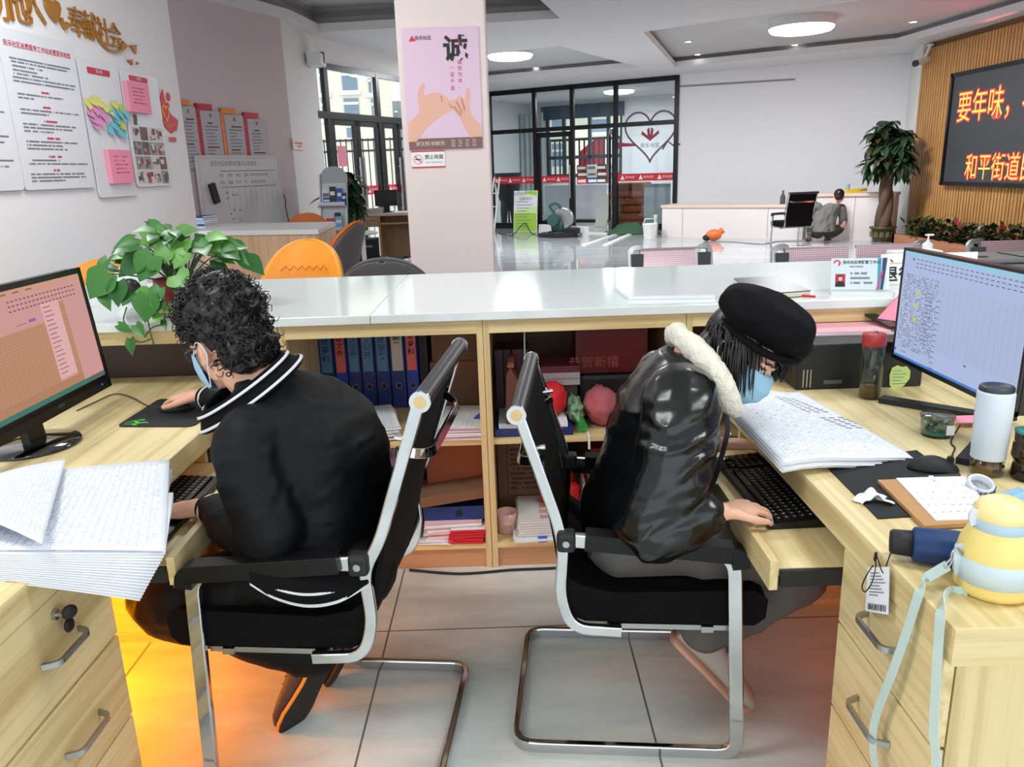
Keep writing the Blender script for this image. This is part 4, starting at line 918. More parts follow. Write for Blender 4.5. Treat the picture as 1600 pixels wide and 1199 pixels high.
mb = MB(); q = WBM @ Vector((bx0 + BW*.12, 1.34, wz(.05))); ax = (WD*.25 - Vector((0, 0, 1))).normalized(); mb.sweep([q - ax*.11, q + ax*.11], [(-.04, -.02), (.04, -.02), (.04, .02), (-.04, .02)], up=WN)
single('board_eraser', mb, [BLKM], 'black eraser stuck on the whiteboard', 'eraser')
mb = MB()
for x in (bx0 + .1, bx1 - .1): mb.cyl(WBM @ Vector((x, by0, wz(.01))), WBM @ Vector((x, .02, wz(.01))), .02); mb.cyl(WBM @ Vector((x, .03, wz(.3))), WBM @ Vector((x, .03, wz(-.02))), .02)
part('stand', mb, [STEEL], t)
mb = MB(); mb.tube([WBM @ Vector(p) for p in ((bx1 + .02, 1.28, wz(.03)), (bx1 + .05, 1.2, wz(.03)), (bx1 + .03, 1.15, wz(.03)), (bx1 + .1, .7, wz(.03)))], .006, 6); part('hook_cord', mb, [BLKM], t)
# small sign on the pier corner
p = atpl(455, 225, c1, Vector((pn.y, -pn.x, 0))) 
q0 = c1 + pn*.02 + Vector((pn.y, -pn.x, 0))*.01; SGM = frame(q0 + Vector((0, 0, p.z)), pn, (0, 0, 1)); mb = MB()
mb.box((-.05, -.07, .0), (.42, .07, .01), 0, SGM); mb.box((.02, .0, .0105), (.36, .03, .011), 1, SGM); mb.box((.1, -.035, .0105), (.3, -.015, .011), 1, SGM)
single('small_sign', mb, [mat('cream_sign', (236, 222, 216), .5), mat('sign_red', (206, 110, 110), .6)], 'small white and red sign on the pier by the corner', 'sign')
# ---------------------------------------------------------------- poster and no smoking sign on the pillar
def pil(px, py): p = aty(px, py, PY0); return p.x, p.z
(x0, z1), (x1, z0) = pil(627, 43), pil(752, 233); z1 = 2.475; z0 = 1.655; x0 = -.69; x1 = -.155; PM = frame((0, PY0, 0), (1, 0, 0), (0, 0, 1))
t = thing('pillar_poster', 'pink integrity poster with two hands linking little fingers on the pillar', 'poster', ((x0 + x1)/2, PY0, z0)); w = x1 - x0; h = z1 - z0
part('sheet', MB().box((x0, z0, .002), (x1, z1, .012), 0, PM).box((x0, z0, .012), (x1, z0 + h*.095, .0125), 1, PM), [mat('poster_lilac', (214, 184, 204), .25), mat('poster_brown', (120, 86, 80), .4)], t)
def pv(fx, fy): return Vector((x0 + w*fx, z1 - h*fy, 0))
SK = mat('poster_skin', (222, 170, 150), .5); SKD = mat('poster_skin_shade', (190, 130, 112), .5)
def ppoly(mb, pts, mi, z): mb.prism([tuple(pv(*p)[:2]) for p in pts], z, z + .0004, mi, PM)
hm = MB()
ppoly(hm, [(.0, .90), (.0, .78), (.17, .68), (.17, .64), (.2, .57), (.24, .55), (.32, .53), (.42, .52), (.5, .545), (.56, .58), (.6, .61), (.62, .65), (.6, .68), (.52, .70), (.42, .74), (.28, .80), (.1, .93), (.0, .93)], 0, .0126)
ppoly(hm, [(.17, .66), (.15, .58), (.17, .5), (.22, .455), (.255, .44), (.26, .47), (.235, .52), (.245, .56), (.24, .6)], 0, .013)
ppoly(hm, [(.54, .6), (.6, .59), (.66, .6), (.67, .635), (.63, .66), (.58, .65)], 0, .0134)
ppoly(hm, [(1.0, .9), (1.0, .82), (.87, .73), (.84, .66), (.86, .58), (.85, .5), (.82, .49), (.80, .55), (.78, .60), (.74, .56), (.7, .56), (.66, .58), (.62, .62), (.61, .67), (.66, .7), (.72, .75), (.76, .82), (.84, .91)], 0, .0128)
for pts in ([(.73, .58), (.75, .58), (.79, .68), (.77, .69)], [(.66, .6), (.68, .6), (.75, .7), (.73, .71)], [(.62, .65), (.64, .64), (.73, .72), (.72, .73)], [(.56, .62), (.57, .615), (.62, .65), (.61, .66)], [(.46, .555), (.475, .55), (.49, .6), (.475, .61)]): ppoly(hm, pts, 1, .0138)
part('hands_picture', hm, [SK, SKD], t)
tm = MB(); T_ = lambda s, fx, fy, size, mi, b=0.0: tm.text(s, size*h, PM @ Matrix.Translation(pv(fx, fy) + Vector((0, 0, .0142))), mi, bold=b)
T_('诚', .69, .185, .215, 0, .03); T_('民乐社区', .27, .083, .036, 0, .01)
ppoly(tm, [(.08, .105), (.17, .105), (.125, .06)], 1, .0142); ppoly(tm, [(.71, .075), (.76, .13), (.745, .14)], 1, .015)
for k, ch in enumerate('诚信为本，'): T_(ch, .735, .285 + .05*k, .042, 2)
for k, ch in enumerate('一诺千金'): T_(ch, .63, .33 + .055*k, .042, 2)
T_('讲文明·树新风', .29, .953, .042, 3)
for r_ in range(3):
    for c_ in range(4): T_(('富强', '民主', '文明', '和谐', '自由', '平等', '公正', '法治', '爱国', '敬业', '诚信', '友善')[r_*4 + c_], .60 + .095*c_, .932 + .022*r_, .018, 3)
part('lettering', tm, [mat('brush_ink', (24, 20, 22), .5), RED, mat('magenta_ink', (196, 50, 130), .5), mat('poster_cream_ink', (226, 206, 200), .5)], t)
x0, x1, z0, z1 = -.68, -.435, 1.528, 1.648; t = thing('no_smoking_sign', 'white and red no smoking sign under the pillar poster', 'sign', ((x0 + x1)/2, PY0, z0))
mb = MB(); mb.box((x0, z0, .002), (x1, z1, .006), 0, PM); mb.box((x0, z0, .006), (x1, z0 + .009, .0065), 1, PM); mb.box((x0, z1 - .009, .006), (x1, z1, .0065), 1, PM)
cM = PM @ Matrix.Translation((x0 + .048, (z0 + z1)/2, .007)); mb.sweep([cM @ Vector((.031*math.cos(2*PI*k/28), .031*math.sin(2*PI*k/28), 0)) for k in range(28)], [(-.001, -.003), (.001, -.003), (.001, .003), (-.001, .003)], 1, closed=True)
mb.box((-.02, -.004, 0), (.02, .004, .0005), 2, cM); mb.sweep([cM @ Vector((-.021, .021, .001)), cM @ Vector((.021, -.021, .001))], [(-.001, -.003), (.001, -.003), (.001, .003), (-.001, .003)], 1)
mb.text('禁止吸烟', .034, PM @ Matrix.Translation((x0 + .165, z0 + .073, .0066)), 2, bold=.012); mb.text('NO SMOKING', .02, PM @ Matrix.Translation((x0 + .165, z0 + .036, .0066)), 3)
part('plate', mb, [WHITE, RED, INK, GREYINK], t)
# ---------------------------------------------------------------- second counter and what is around it
z2 = 1.015; A = atz(497, 358.5, z2); B = atz(524, 346.5, z2); nd = Vector((-math.cos(R(-15)), -math.sin(R(-15)), 0))
C_ = A + nd*1.35; D_ = B + nd*1.5
t = thing('service_counter', 'pale wood service counter with white top in front of the whiteboard', 'counter', (A + C_)/2 - Vector((0, 0, z2)))
part('top', MB().prism([tuple(v_[:2]) for v_ in (A, B, D_, C_)], z2 - .045, z2), [WHITE], t)
s1 = .03; A2, B2, C2, D2 = [v_.lerp((A + B + C_ + D_)/4, s1) for v_ in (A, B, C_, D_)]
part('body', MB().prism([tuple(v_[:2]) for v_ in (A2, B2, D2, C2)], 0, z2 - .045), [CWOODZ], t)
mb = MB(); 
for k in range(9):
    q = A2.lerp(B2, (k + .5)/9) + Vector((.006, 0, 0)); mb.box((q.x - .006, q.y - .045, .02), (q.x + .012, q.y + .045, z2 - .05))
part('slats', mb, [CWOODZ], t)
# book stacks on it
BLU = mat('book_blue', (52, 108, 176), .6); BLU2 = mat('book_pale_blue', (150, 190, 220), .6); GRN2 = mat('book_green', (120, 150, 110), .6); WHB = mat('book_white', (214, 218, 226), .7); NAVY = mat('book_navy', (44, 62, 130), .6)
def stack(px, py, n, w, d, th, cols_, what, grp, rot=-15):
    p = atz(px, py, z2); z = z2
    for k in range(n):
        M_ = Matrix.Translation((p.x + rnd.uniform(-.012, .012), p.y + .12 + rnd.uniform(-.01, .01), z)) @ Matrix.Rotation(R(rot + rnd.uniform(-5, 5)), 4, 'Z'); mb = MB(); mb.cbox((0, 0, th/2), (w, d, th*.92), 0, M_); mb.cbox((.003, 0, th/2), (w + .002, d - .01, th*.55), 1, M_)
        single('book', mb, [cols_[k % len(cols_)], PAPER], '%s, %s' % (what, ('lowest book', 'second book up', 'third book up', 'fourth book up', 'fifth book up', 'sixth book up', 'seventh book up', 'eighth book up', 'topmost book')[8 if k == n - 1 else k]), 'book', grp); z += th
stack(276, 357, 8, .20, .27, .0285, [BLU, BLU2, NAVY, GRN2, BLU, BLU, BLU2], 'blue stack at the left wall', 'tall blue book stack')
stack(298, 357, 5, .16, .24, .0205, [WHB, BLU2, WHB], 'low pale stack beside the tall blue one', 'low pale book stack'); stack(314, 357, 6, .14, .22, .0205, [WHB, NAVY, WHB, BLU2], 'pale and navy stack nearest the whiteboard', 'pale and navy book stack')
# shell chairs
ORG = mat('orange_leather', (240, 152, 36), .42, bump=(90, .06, .002)); ORG2 = mat('burnt_orange_leather', (206, 108, 30), .45); GRY = mat('grey_leather', (92, 90, 90), .5); DARK = mat('dark_leg_metal', (40, 38, 38), .4, .5)
def shell_chair(name, label, loc, rz, inner, outer, h=1.0, w=.52, group=None, cat='chair', stitch=True, legs=True):
    """front faces local +y"""
    t = thing(name, label, cat, loc, rz, group)
    def P(u, v, off):
        v = 1 - (1 - v)**1.9
        # u across -1..1, v from seat front (0) to top of back (1)
        if v < .42: q = v/.42; y = .24 - .46*q; z = .45 + .03*(1 - q)**3 - .02*math.sin(PI*q); hw = w/2*(.86 + .14*q)
        else: q = (v - .42)/.58; y = -.22 - .12*q - .06*q*q; z = .45 + (h - .45)*q; hw = w/2*math.sqrt(max(0, 1 - max(0, (q - .25)/.75)**3.8))
        y += .13*((abs(u)*hw*2/w)**2.4)*(1 if v > .25 else v*4)*(1 - .35*max(0, v - .42)); z += .10*(abs(u)**3)*(1 if .2 < v < .7 else .2)*0.6
        return Vector((u*hw, y + off[0], z + off[1]))
    mi = MB(); mi.grid(lambda u, v: P(2*u - 1, v, (.0, .0)), 20, 30)
    cu = part('upholstery', mi, [inner], t, world=False); so = cu.modifiers.new('pad', 'SOLIDIFY'); so.thickness = .03; so.offset = 0
    mo = MB(); mo.grid(lambda u, v: P((2*u - 1), v*.992, (-.036, -.03)) + Vector(((2*u - 1)*.008, 0, .012*v)), 20, 30)
    sh = part('shell', mo, [outer], t, world=False); so = sh.modifiers.new('shell', 'SOLIDIFY'); so.thickness = .012; so.offset = -1
    if stitch:
        mz = MB(); pts = []
        for k in range(13):
            u = -.62 + 1.24*k/12; v = .635 + (.028 if k % 2 else -.004); pts.append(P(u, v, (.022 + .0, 0.0)) + Vector((0, .012, .0)))
        mz.tube(pts, .0035, 5); part('zigzag_stitching', mz, [mat('orange_seam', (196, 112, 20), .6)], t, world=False)
    if legs:
        for sx in (-1, 1):
            for sy in (-1, 1): part('leg', MB().cyl((sx*.15, sy*.13 - .03, .43), (sx*.22, sy*.22 - .03, 0), .016, .011, 8), [DARK], t, world=False)
    return t
p = aty(455, 381, 4.75); shell_chair('shell_chair', 'bright orange shell chair with zigzag stitching behind the white counter top', (p.x, 4.75 - .2, 0), R(172), ORG, GRY, p.z + .0, .54)
p = aty(606, 408, 4.75); shell_chair('shell_chair', 'grey shell chair showing its rounded back beside the pillar', (p.x, 4.75, 0), R(4), GRY, GRY, p.z + .05, .56, stitch=False)
p = aty(122, 413, 4.85); shell_chair('shell_chair', 'orange shell chair mostly hidden by the pothos and the left monitor', (p.x + .05, 4.85 - .2, 0), R(178), ORG, GRY, p.z, .54)
p = aty(549, 346, 6.9); shell_chair('shell_chair', 'orange and grey shell chair seen from the side by the service counter', (p.x - .30, 6.85, 0), R(74), ORG2, GRY, p.z, .56, stitch=False)
p = aty(472, 337, 9.0); shell_chair('shell_chair', 'burnt orange chair top peeping over the service counter', (p.x, 9.0, 0), R(185), ORG2, GRY, p.z, .56, stitch=False)
# grey box shape beside the chair (seat of another chair)
p = aty(585, 425, 7.4); t = thing('footstool', 'low grey and cream padded stool right of the side-on orange chair', 'stool', (p.x, 7.4, 0))
M_ = Matrix.Translation((p.x, 7.4, 0)) @ Matrix.Rotation(R(35), 4, 'Z')
part('cushion', MB().cbox((0, 0, .52), (.42, .5, .10), 0, M_), [mat('taupe_cushion', (150, 136, 122), .7)], t, bevel=.02); part('base', MB().cbox((0, 0, .40), (.40, .48, .12), 0, M_), [GRY], t, bevel=.02)
mb = MB(); mb.cyl(M_ @ Vector((0, 0, 0.02)), M_ @ Vector((0, 0, .36)), .03)
for k in range(5): mb.sweep([M_ @ Vector((0, 0, .06)), M_ @ Vector((.26*math.cos(k*2*PI/5), .26*math.sin(k*2*PI/5), .02))], [(-.02, -.015), (.02, -.015), (.02, .015), (-.02, .015)])
part('star_base', mb, [DARK], t)
# ---------------------------------------------------------------- brochure rack
ry = 9.75; a = aty(486, 272, ry); b = aty(524, 266, ry); RX0, RX1, RZ = a.x, b.x, a.z - .02
t = thing('brochure_rack', 'grey stepped brochure rack with colourful leaflets by the pier', 'rack', ((RX0 + RX1)/2, ry, 0))
RM = frame((RX0, ry, 0), (1, -.05, 0), (0, .26, 1)); RW_ = RX1 - RX0 + .03; RL = RZ*1.035
sd = MB()
for x in (0, RW_): sd.box((x - .008, 0, -.03), (x + .008, RL, .03), 0, RM)
part('side_rail', sd, [STEEL], t)
sd = MB(); sd.prism([(0, RL - .10), (RW_, RL - .10), (RW_, RL + .02)] + [(RW_/2 + RW_*.45*math.cos(R(a_)), RL + .02 + .085*math.sin(R(a_))) for a_ in range(0, 181, 20)] + [(0, RL + .02)], -.01, 0, 0, RM)
part('header', sd, [mat('rack_header', (172, 178, 184), .5)], t)
sd = MB()
for k in range(4):
    y = RL - .10 - .31*(k + 1); sd.box((0, y, 0), (RW_, y + .012, .1), 0, RM); sd.box((0, y, .095), (RW_, y + .05, .1), 0, RM)
sd.box((0, .1, -.012), (RW_, RL - .1, -.008), 0, RM)
part('shelf', sd, [mat('rack_white', (214, 216, 220), .5)], t)
LC = [('blue', (40, 90, 190)), ('dark green', (36, 50, 44)), ('navy', (30, 44, 110)), ('red', (214, 36, 40)), ('white', (224, 226, 230)), ('black', (34, 34, 40)), ('pale blue', (110, 176, 220))]
lay = [(0, .03, .22, 4, .13), (0, .05, .11, 0, .13), (0, .16, .24, 1, .1), (0, .27, .22, 0, .09), (0, .35, .16, 2, .08), (1, .10, .16, 3, .12), (1, .02, .15, 4, .08), (1, .23, .23, 5, .1), (1, .25, .18, 6, .11), (2, .22, .14, 5, .1), (2, .24, .12, 6, .12)]
for k, (row, fx, hh, ci, ww) in enumerate(lay):
    y = RL - .10 - .31*(row + 1) + .012; mb = MB(); sx = RW_/.42; mb.box((fx*sx, y, .02 + .01*(k % 3)), ((fx + ww)*sx, y + hh, .03 + .01*(k % 3)), 0, RM); mb.box((fx*sx + .01, y + hh*.55, .0302 + .01*(k % 3)), ((fx + ww)*sx - .01, y + hh*.75, .0306 + .01*(k % 3)), 1, RM)
    single('leaflet', mb, [mat('leaflet_' + LC[ci][0].replace(' ', '_'), LC[ci][1], .5), WHITE if ci != 4 else GREYINK], '%s leaflet on the %s tier of the brochure rack, %s from the left rail' % (LC[ci][0], ('top', 'second', 'third')[row], ('first', 'second', 'third', 'fourth', 'fifth')[[q for q in range(len(lay)) if lay[q][0] == row].index(k)]), 'leaflet', 'leaflets in the brochure rack')
# ---------------------------------------------------------------- oak desk with its computer, left of the pillar
dy = 12.3; a = aty(549, 335, dy); b = aty(645, 338, dy); z = a.z; DX0, DX1 = a.x, a.x + 1.35
t = thing('computer_desk', 'oak coloured desk with drawers below the dark monitor beside the pillar', 'desk', ((DX0 + DX1)/2, dy + .3, 0))
part('desktop', MB().box((DX0 - .02, dy - .03, z - .04), (DX1, dy + .6, z)), [mat('desk_top_pale', (206, 186, 168), .35)], t)
part('side_panel', MB().box((DX0, dy, 0), (DX0 + .03, dy + .58, z - .04)).box((DX0 + .40, dy, 0), (DX0 + .43, dy + .58, z - .04)).box((DX1 - .4, dy, 0), (DX1 - .37, dy + .58, z - .04)), [DWOODZ], t)
part('back_panel', MB().box((DX0 + .43, dy + .5, .2), (DX1 - .4, dy + .53, z - .04)), [DWOODZ], t)
for k in range(4):
    h0 = .05 + k*(z - .12)/4; dr = part('drawer', MB().box((DX1 - .37, dy - .015, h0), (DX1 - .01, dy + .5, h0 + (z - .12)/4 - .01)), [DWOODX], t); part('handle', MB().cbox((DX1 - .19, dy - .025, h0 + .12), (.14, .02, .012)), [STEEL], dr)
dr = part('drawer', MB().box((DX0 + .03, dy - .015, z - .2), (DX0 + .4, dy + .5, z - .05)), [DWOODX], t); part('handle', MB().cbox((DX0 + .2, dy - .025, z - .12), (.14, .02, .012)), [STEEL], dr)
part('keyboard_tray', MB().box((DX0 + .44, dy - .02, z - .17), (DX1 - .41, dy + .3, z - .14)), [DWOODX], t); part('base_shelf', MB().box((DX0 + .03, dy, .03), (DX0 + .4, dy + .5, .06)), [DWOODX], t)
mb = MB(); mb.box((DX0 + .1, dy + .02, .062), (DX0 + .32, dy + .45, .52)); mb.box((DX0 + .14, dy + .015, .4), (DX0 + .28, dy + .02, .43), 1); single('computer_tower', mb, [BLKM, STEEL], 'black computer tower on the low shelf of the oak desk', 'computer')
def monitor(t, M_, w, h, mats, parts, bez=.018, th=.045):
    """M_: local x along the width, y up, z out of the screen; origin at the bottom centre of the panel"""
    mb = MB(); mb.prism(rrect(w, h, .008, 3, 0, h/2), -th, -.004, 0, M_)
    for b_ in ((-w/2, 0, w/2, bez*1.6), (-w/2, h - bez, w/2, h), (-w/2, 0, -w/2 + bez, h), (w/2 - bez, 0, w/2, h)): mb.box((b_[0], b_[1], -.006), (b_[2], b_[3], .003), 0, M_)
    return part('casing', mb, [mats[0]], t)
p = aty(604, 325, dy + .25); mw = (aty(622, 300, dy + .25) - aty(587, 300, dy + .25)).x; t = thing('monitor', 'small dark switched-off monitor on the oak desk beside the pillar', 'monitor', (p.x, dy + .25, z))
mz = aty(604, 322, dy + .25).z; mh = aty(604, 297, dy + .25).z - mz
M_ = frame((p.x, dy + .25, mz), (1, 0, 0), (0, 0, 1)); monitor(t, M_, mw, mh, [BLKM], 0)
part('display', MB().box((-mw/2 + .015, .03, 0), (mw/2 - .015, mh - .015, .002), 0, M_), [BLK], t); part('stand', MB().cbox((p.x, dy + .3, (z + mz)/2), (.07, .04, mz - z + .08)).lathe([(.12, 0), (.11, .015)], 20, 0, Matrix.Translation((p.x, dy + .28, z))), [BLKM], t)
pz = aty(573, 330, dy + .2)
for k in range(4):
    mb = MB(); M_ = Matrix.Translation((pz.x + .1, dy + .22, z + .018*k)) @ Matrix.Rotation(R(rnd.uniform(-12, 12)), 4, 'Z'); mb.cbox((0, 0, .009), (.30, .22, .016), 0, M_); single('paper_stack', mb, [mat('paper_grey', (200, 200, 198), .8)], 'loose paper bundle on the oak desk, %s layer' % ('lowest', 'second', 'third', 'top')[k], 'papers', 'paper bundles on the oak desk')
# ceramic dish like item at the counter end
p = aty(566, 362, 8.5); t = thing('round_table', 'small round white side table behind the side-on orange chair', 'table', (p.x, 8.5, 0)); part('tabletop', MB().lathe([(.001, 0), (.15, 0), (.17, .012), (.15, .03), (.001, .03)], 28, 0, Matrix.Translation((p.x, 8.5, p.z - .03)), cap=False), [WHITE], t); part('leg', MB().cyl((p.x, 8.5, 0), (p.x, 8.5, p.z - .03), .025).lathe([(.16, 0), (.14, .02)], 20, 0, Matrix.Translation((p.x, 8.5, 0))), [WHITE], t)
# ---------------------------------------------------------------- main counter (worktop and shelf units)
CZ = 1.015; CF = 2.76; CB = 3.88
TOPM = mat('white_quartz', (224, 232, 231), .10, spec=.6)
seam0 = atz(585, 485, CZ); SX = seam0.x
for (x0, x1, lab) in ((-3.02, SX - .001, 'long glossy white counter worktop left of the diagonal joint'), (SX + .001, 3.3, 'long glossy white counter worktop right of the diagonal joint')):
    mb = MB(); mb.box((x0, CF, CZ - .032), (x1, CB, CZ)); single('worktop', mb, [TOPM], lab, 'worktop', 'white counter worktops', bevel=.003)
FX = CF + .02                                  # front plane of the shelf units
AP0, AP1 = aty(760, 521, FX).z, CZ - .032       # apron underside, top
# uprights at these pixel columns
UP = [aty(455, 700, FX).x + .00, aty(757, 700, FX).x, aty(1062, 520, FX).x]
print('uprights', UP, 'apron', AP0)
SB = FX + .70                                   # back of the shelves
PLZ = .105; SHZ = aty(720, 690, FX).z
def shelf_unit(x0, x1, label, g=None, shelf=True):
    t = thing('shelf_unit', label, 'shelf unit', ((x0 + x1)/2, FX + .2, 0))
    th = .022
    part('side_panel', MB().box((x0, FX, 0), (x0 + th, SB, AP1)), [WOODZ], t); part('side_panel', MB().box((x1 - th, FX, 0), (x1, SB, AP1)), [WOODZ], t)
    mb = MB(); mb.box((x0 + th, FX, AP0), (x1 - th, FX + .02, AP1)); part('apron', mb, [WOODX], t)
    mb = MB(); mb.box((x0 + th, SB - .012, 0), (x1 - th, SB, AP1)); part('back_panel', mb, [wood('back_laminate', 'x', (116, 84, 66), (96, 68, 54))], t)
    mb = MB(); mb.box((x0 + th, FX + .012, 0), (x1 - th, FX + .03, PLZ - .02)); part('plinth', mb, [wood('plinth_wood', 'x', (196, 150, 112), (172, 126, 90))], t)
    mb = MB(); mb.box((x0 + th, FX, PLZ - .022), (x1 - th, SB - .012, PLZ)); part('base_board', mb, [WOODX], t)
    if shelf: mb = MB(); mb.box((x0 + th, FX + .01, SHZ - .02), (x1 - th, SB - .012, SHZ)); part('shelf', mb, [WOODX], t)
    return t
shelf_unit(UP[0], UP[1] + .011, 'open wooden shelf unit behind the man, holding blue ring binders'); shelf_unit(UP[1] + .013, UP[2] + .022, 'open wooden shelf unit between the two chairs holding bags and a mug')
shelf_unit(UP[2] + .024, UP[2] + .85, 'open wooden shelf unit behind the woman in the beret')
# knee-hole part of the counter over the left desk
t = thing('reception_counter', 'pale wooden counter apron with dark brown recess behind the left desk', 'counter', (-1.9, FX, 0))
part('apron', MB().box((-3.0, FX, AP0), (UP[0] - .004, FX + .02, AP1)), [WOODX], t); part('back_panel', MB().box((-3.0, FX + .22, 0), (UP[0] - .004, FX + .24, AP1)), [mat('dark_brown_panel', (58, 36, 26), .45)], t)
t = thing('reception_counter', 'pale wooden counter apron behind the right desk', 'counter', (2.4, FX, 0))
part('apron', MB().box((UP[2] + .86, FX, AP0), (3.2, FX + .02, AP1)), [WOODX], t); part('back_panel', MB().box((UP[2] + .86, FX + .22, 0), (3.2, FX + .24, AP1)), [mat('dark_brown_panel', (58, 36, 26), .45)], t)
part_ = thing('counter_cladding', 'white visitor-side cladding under the counter worktop', 'panel', (0, CB - .04, 0)); part('panel', MB().box((-3.0, CB - .06, 0), (3.2, CB - .04, CZ - .033)), [WHITE], part_)
# ---------------------------------------------------------------- ring binders
BB = mat('binder_blue', (30, 52, 122), .4); BB2 = mat('binder_bright_blue', (36, 72, 176), .4); LB = mat('label_pale_blue', (88, 136, 176), .6); LO = mat('label_salmon', (238, 112, 92), .6); LCm = mat('label_cream', (206, 198, 184), .6)
bz0 = SHZ + .001; BFY = atz(640, 637, SHZ).y
def binder(xl, w, h, lm, body, text, label, tcol=0, z0=None, group='ring binders on the upper shelf', deep=.24, y0=None, lh=None, lean=0):
    y0 = y0 or BFY; z0 = bz0 if z0 is None else z0
    t = thing('ring_binder', label, 'binder', (xl + w/2, y0 + deep/2, z0), 0, group)
    th = .004
    mb = MB(); mb.box((-w/2, -deep/2, 0), (w/2, -deep/2 + th, h)); mb.box((-w/2, -deep/2, 0), (-w/2 + th, deep/2, h)); mb.box((w/2 - th, -deep/2, 0), (w/2, deep/2, h))
    part('cover', mb, [body], t, world=False, bevel=.0015)
    part('pages', MB().box((-w/2 + th, -deep/2 + .02, .008), (w/2 - th, deep/2 - .01, h - .015)), [PAPER], t, world=False)
    M_ = frame((0, -deep/2 - .0006, 0), (1, 0, 0), (0, 0, 1)); lw_ = w*.72; l0 = h*.40; l1 = h*.985
    mb = MB(); mb.box((-lw_/2, l0, -.0005), (lw_/2, l1, .0005), 0, M_)
    n = len(text); sz = min(lw_*.8, (l1 - l0)*.7/n); lt = l0 + (l1 - l0)*.80
    for k, ch in enumerate(text): mb.text(ch, sz, M_ @ Matrix.Translation((0, lt - sz*1.05*(k + .5), .001)), 1, bold=.015)
    if lm is LCm: mb.lathe([(.001, 0), (.008, 0)], 14, 1, M_ @ Matrix.Translation((0, lt + .012, .0012)), cap=False)
    part('spine_label', mb, [lm, INK if lm in (LO, LCm) else mat('label_ink', (40, 80, 120), .7)], t, world=False)
    mb = MB(); cm = M_ @ Matrix.Translation((0, h*.24, .001)); mb.sweep([cm @ Vector((.0125*math.cos(2*PI*k/20), .0125*math.sin(2*PI*k/20), 0)) for k in range(20)], [(-.001, -.0022), (.001, -.0022), (.001, .0022), (-.001, .0022)], 0, closed=True); mb.lathe([(.001, 0), (.0105, 0)], 16, 1, cm, cap=False)
    part('finger_ring', mb, [STEEL, BLK], t, world=False); return t
bxs = [aty(p_, 600, BFY).x for p_ in (502, 526, 546, 567, 589, 612, 636, 656)]
BH = AP0 - SHZ + .002
info = [(LB, BB, '党建资料', 'blue ring binder with pale blue label nearest the shelf upright behind the man'), (LO, BB2, '上级文件', 'bright blue ring binder with salmon handwritten label, second on the shelf'),
        (LB, BB, '会议记录', 'blue ring binder with pale blue label right of the salmon labelled one'), (LB, BB, '居务公开', 'blue ring binder with pale blue label in the middle of the row'),
        (LB, BB, '志愿服务', 'blue ring binder with pale blue label left of the cream labelled one'), (LCm, BB, '档案', 'blue ring binder with cream label and a hole, the only such one'), (LO, BB2, '日常资料', 'blue ring binder with salmon printed label at the right end')]
for k, (lm, bd, tx_, lab) in enumerate(info): binder(bxs[k], bxs[k + 1] - bxs[k] - .002, BH, lm, bd, tx_, lab)
mb = MB(); xx = bxs[7] + .004; mb.box((xx, BFY + .01, bz0), (xx + .035, BFY + .23, bz0 + .40)); single('file_box', mb, [BLKM], 'dark upright file folder at the end of the ring binder row', 'folder')
KRAFT = mat('kraft_card', (118, 88, 66), .8); KRAFTD = mat('kraft_print', (70, 44, 32), .8)
xx = bxs[7] + .05
mb = MB(); mb.box((xx, BFY - .02, bz0), (UP[1] - .014, BFY + .23, bz0 + .2)); single('carton', mb, [KRAFT], 'brown carton behind the man chair back, lower of two', 'box', 'brown cartons beside the binders')
mb = MB(); mb.box((xx + .01, BFY - .01, bz0 + .201), (UP[1] - .02, BFY + .22, AP0 + .03)); single('carton', mb, [KRAFT], 'brown carton behind the man chair back, upper of two', 'box', 'brown cartons beside the binders')
# paper piles on the upper shelf
SHEETU = None
def sheet_mat(name, cols, rows, ink=(70, 84, 120), base=(230, 235, 244), lw_=.10, txt=.55):
    """printed table: ruled lines and little ink dashes laid out in the sheet's own coordinates"""
    m = mat(name, base, .8); h = NT(m); uv = h.n('UVMap'); x = h.xyz(uv.outputs[0])
    cx_ = h.math('MULTIPLY', x[0], cols); cy_ = h.math('MULTIPLY', x[1], rows)
    fx = h.math('FRACT', cx_); fy = h.math('FRACT', cy_)
    lines = h.math('MAXIMUM', h.math('LESS_THAN', fx, lw_), h.math('LESS_THAN', fy, lw_))
    cell = h.n('CombineXYZ'); h.l(h.math('FLOOR', h.math('MULTIPLY', cx_, 3)), cell.inputs[0]); h.l(h.math('FLOOR', cy_), cell.inputs[1])
    wn = h.n('TexWhiteNoise', noise_dimensions='2D'); h.l(cell.outputs[0], wn.inputs[0])
    ink_ = h.math('MULTIPLY', h.math('LESS_THAN', wn.outputs[0], txt), h.math('COMPARE', fy, .55, .2))
    f = h.math('MAXIMUM', h.math('MULTIPLY', lines, .55), h.math('MULTIPLY', ink_, .45))
    edge = h.math('MULTIPLY', h.math('COMPARE', x[0], .5, .46), h.math('COMPARE', x[1], .5, .465))
    h.l(h.mix(h.math('MULTIPLY', f, edge), lin(base), lin(ink)), h.b.inputs['Base Color']); return m
TBL = sheet_mat('printed_table', 26, 40, (120, 134, 168), txt=.4, lw_=.09); TBL2 = sheet_mat('printed_list', 9, 40, (110, 112, 122), txt=.7, lw_=.05)
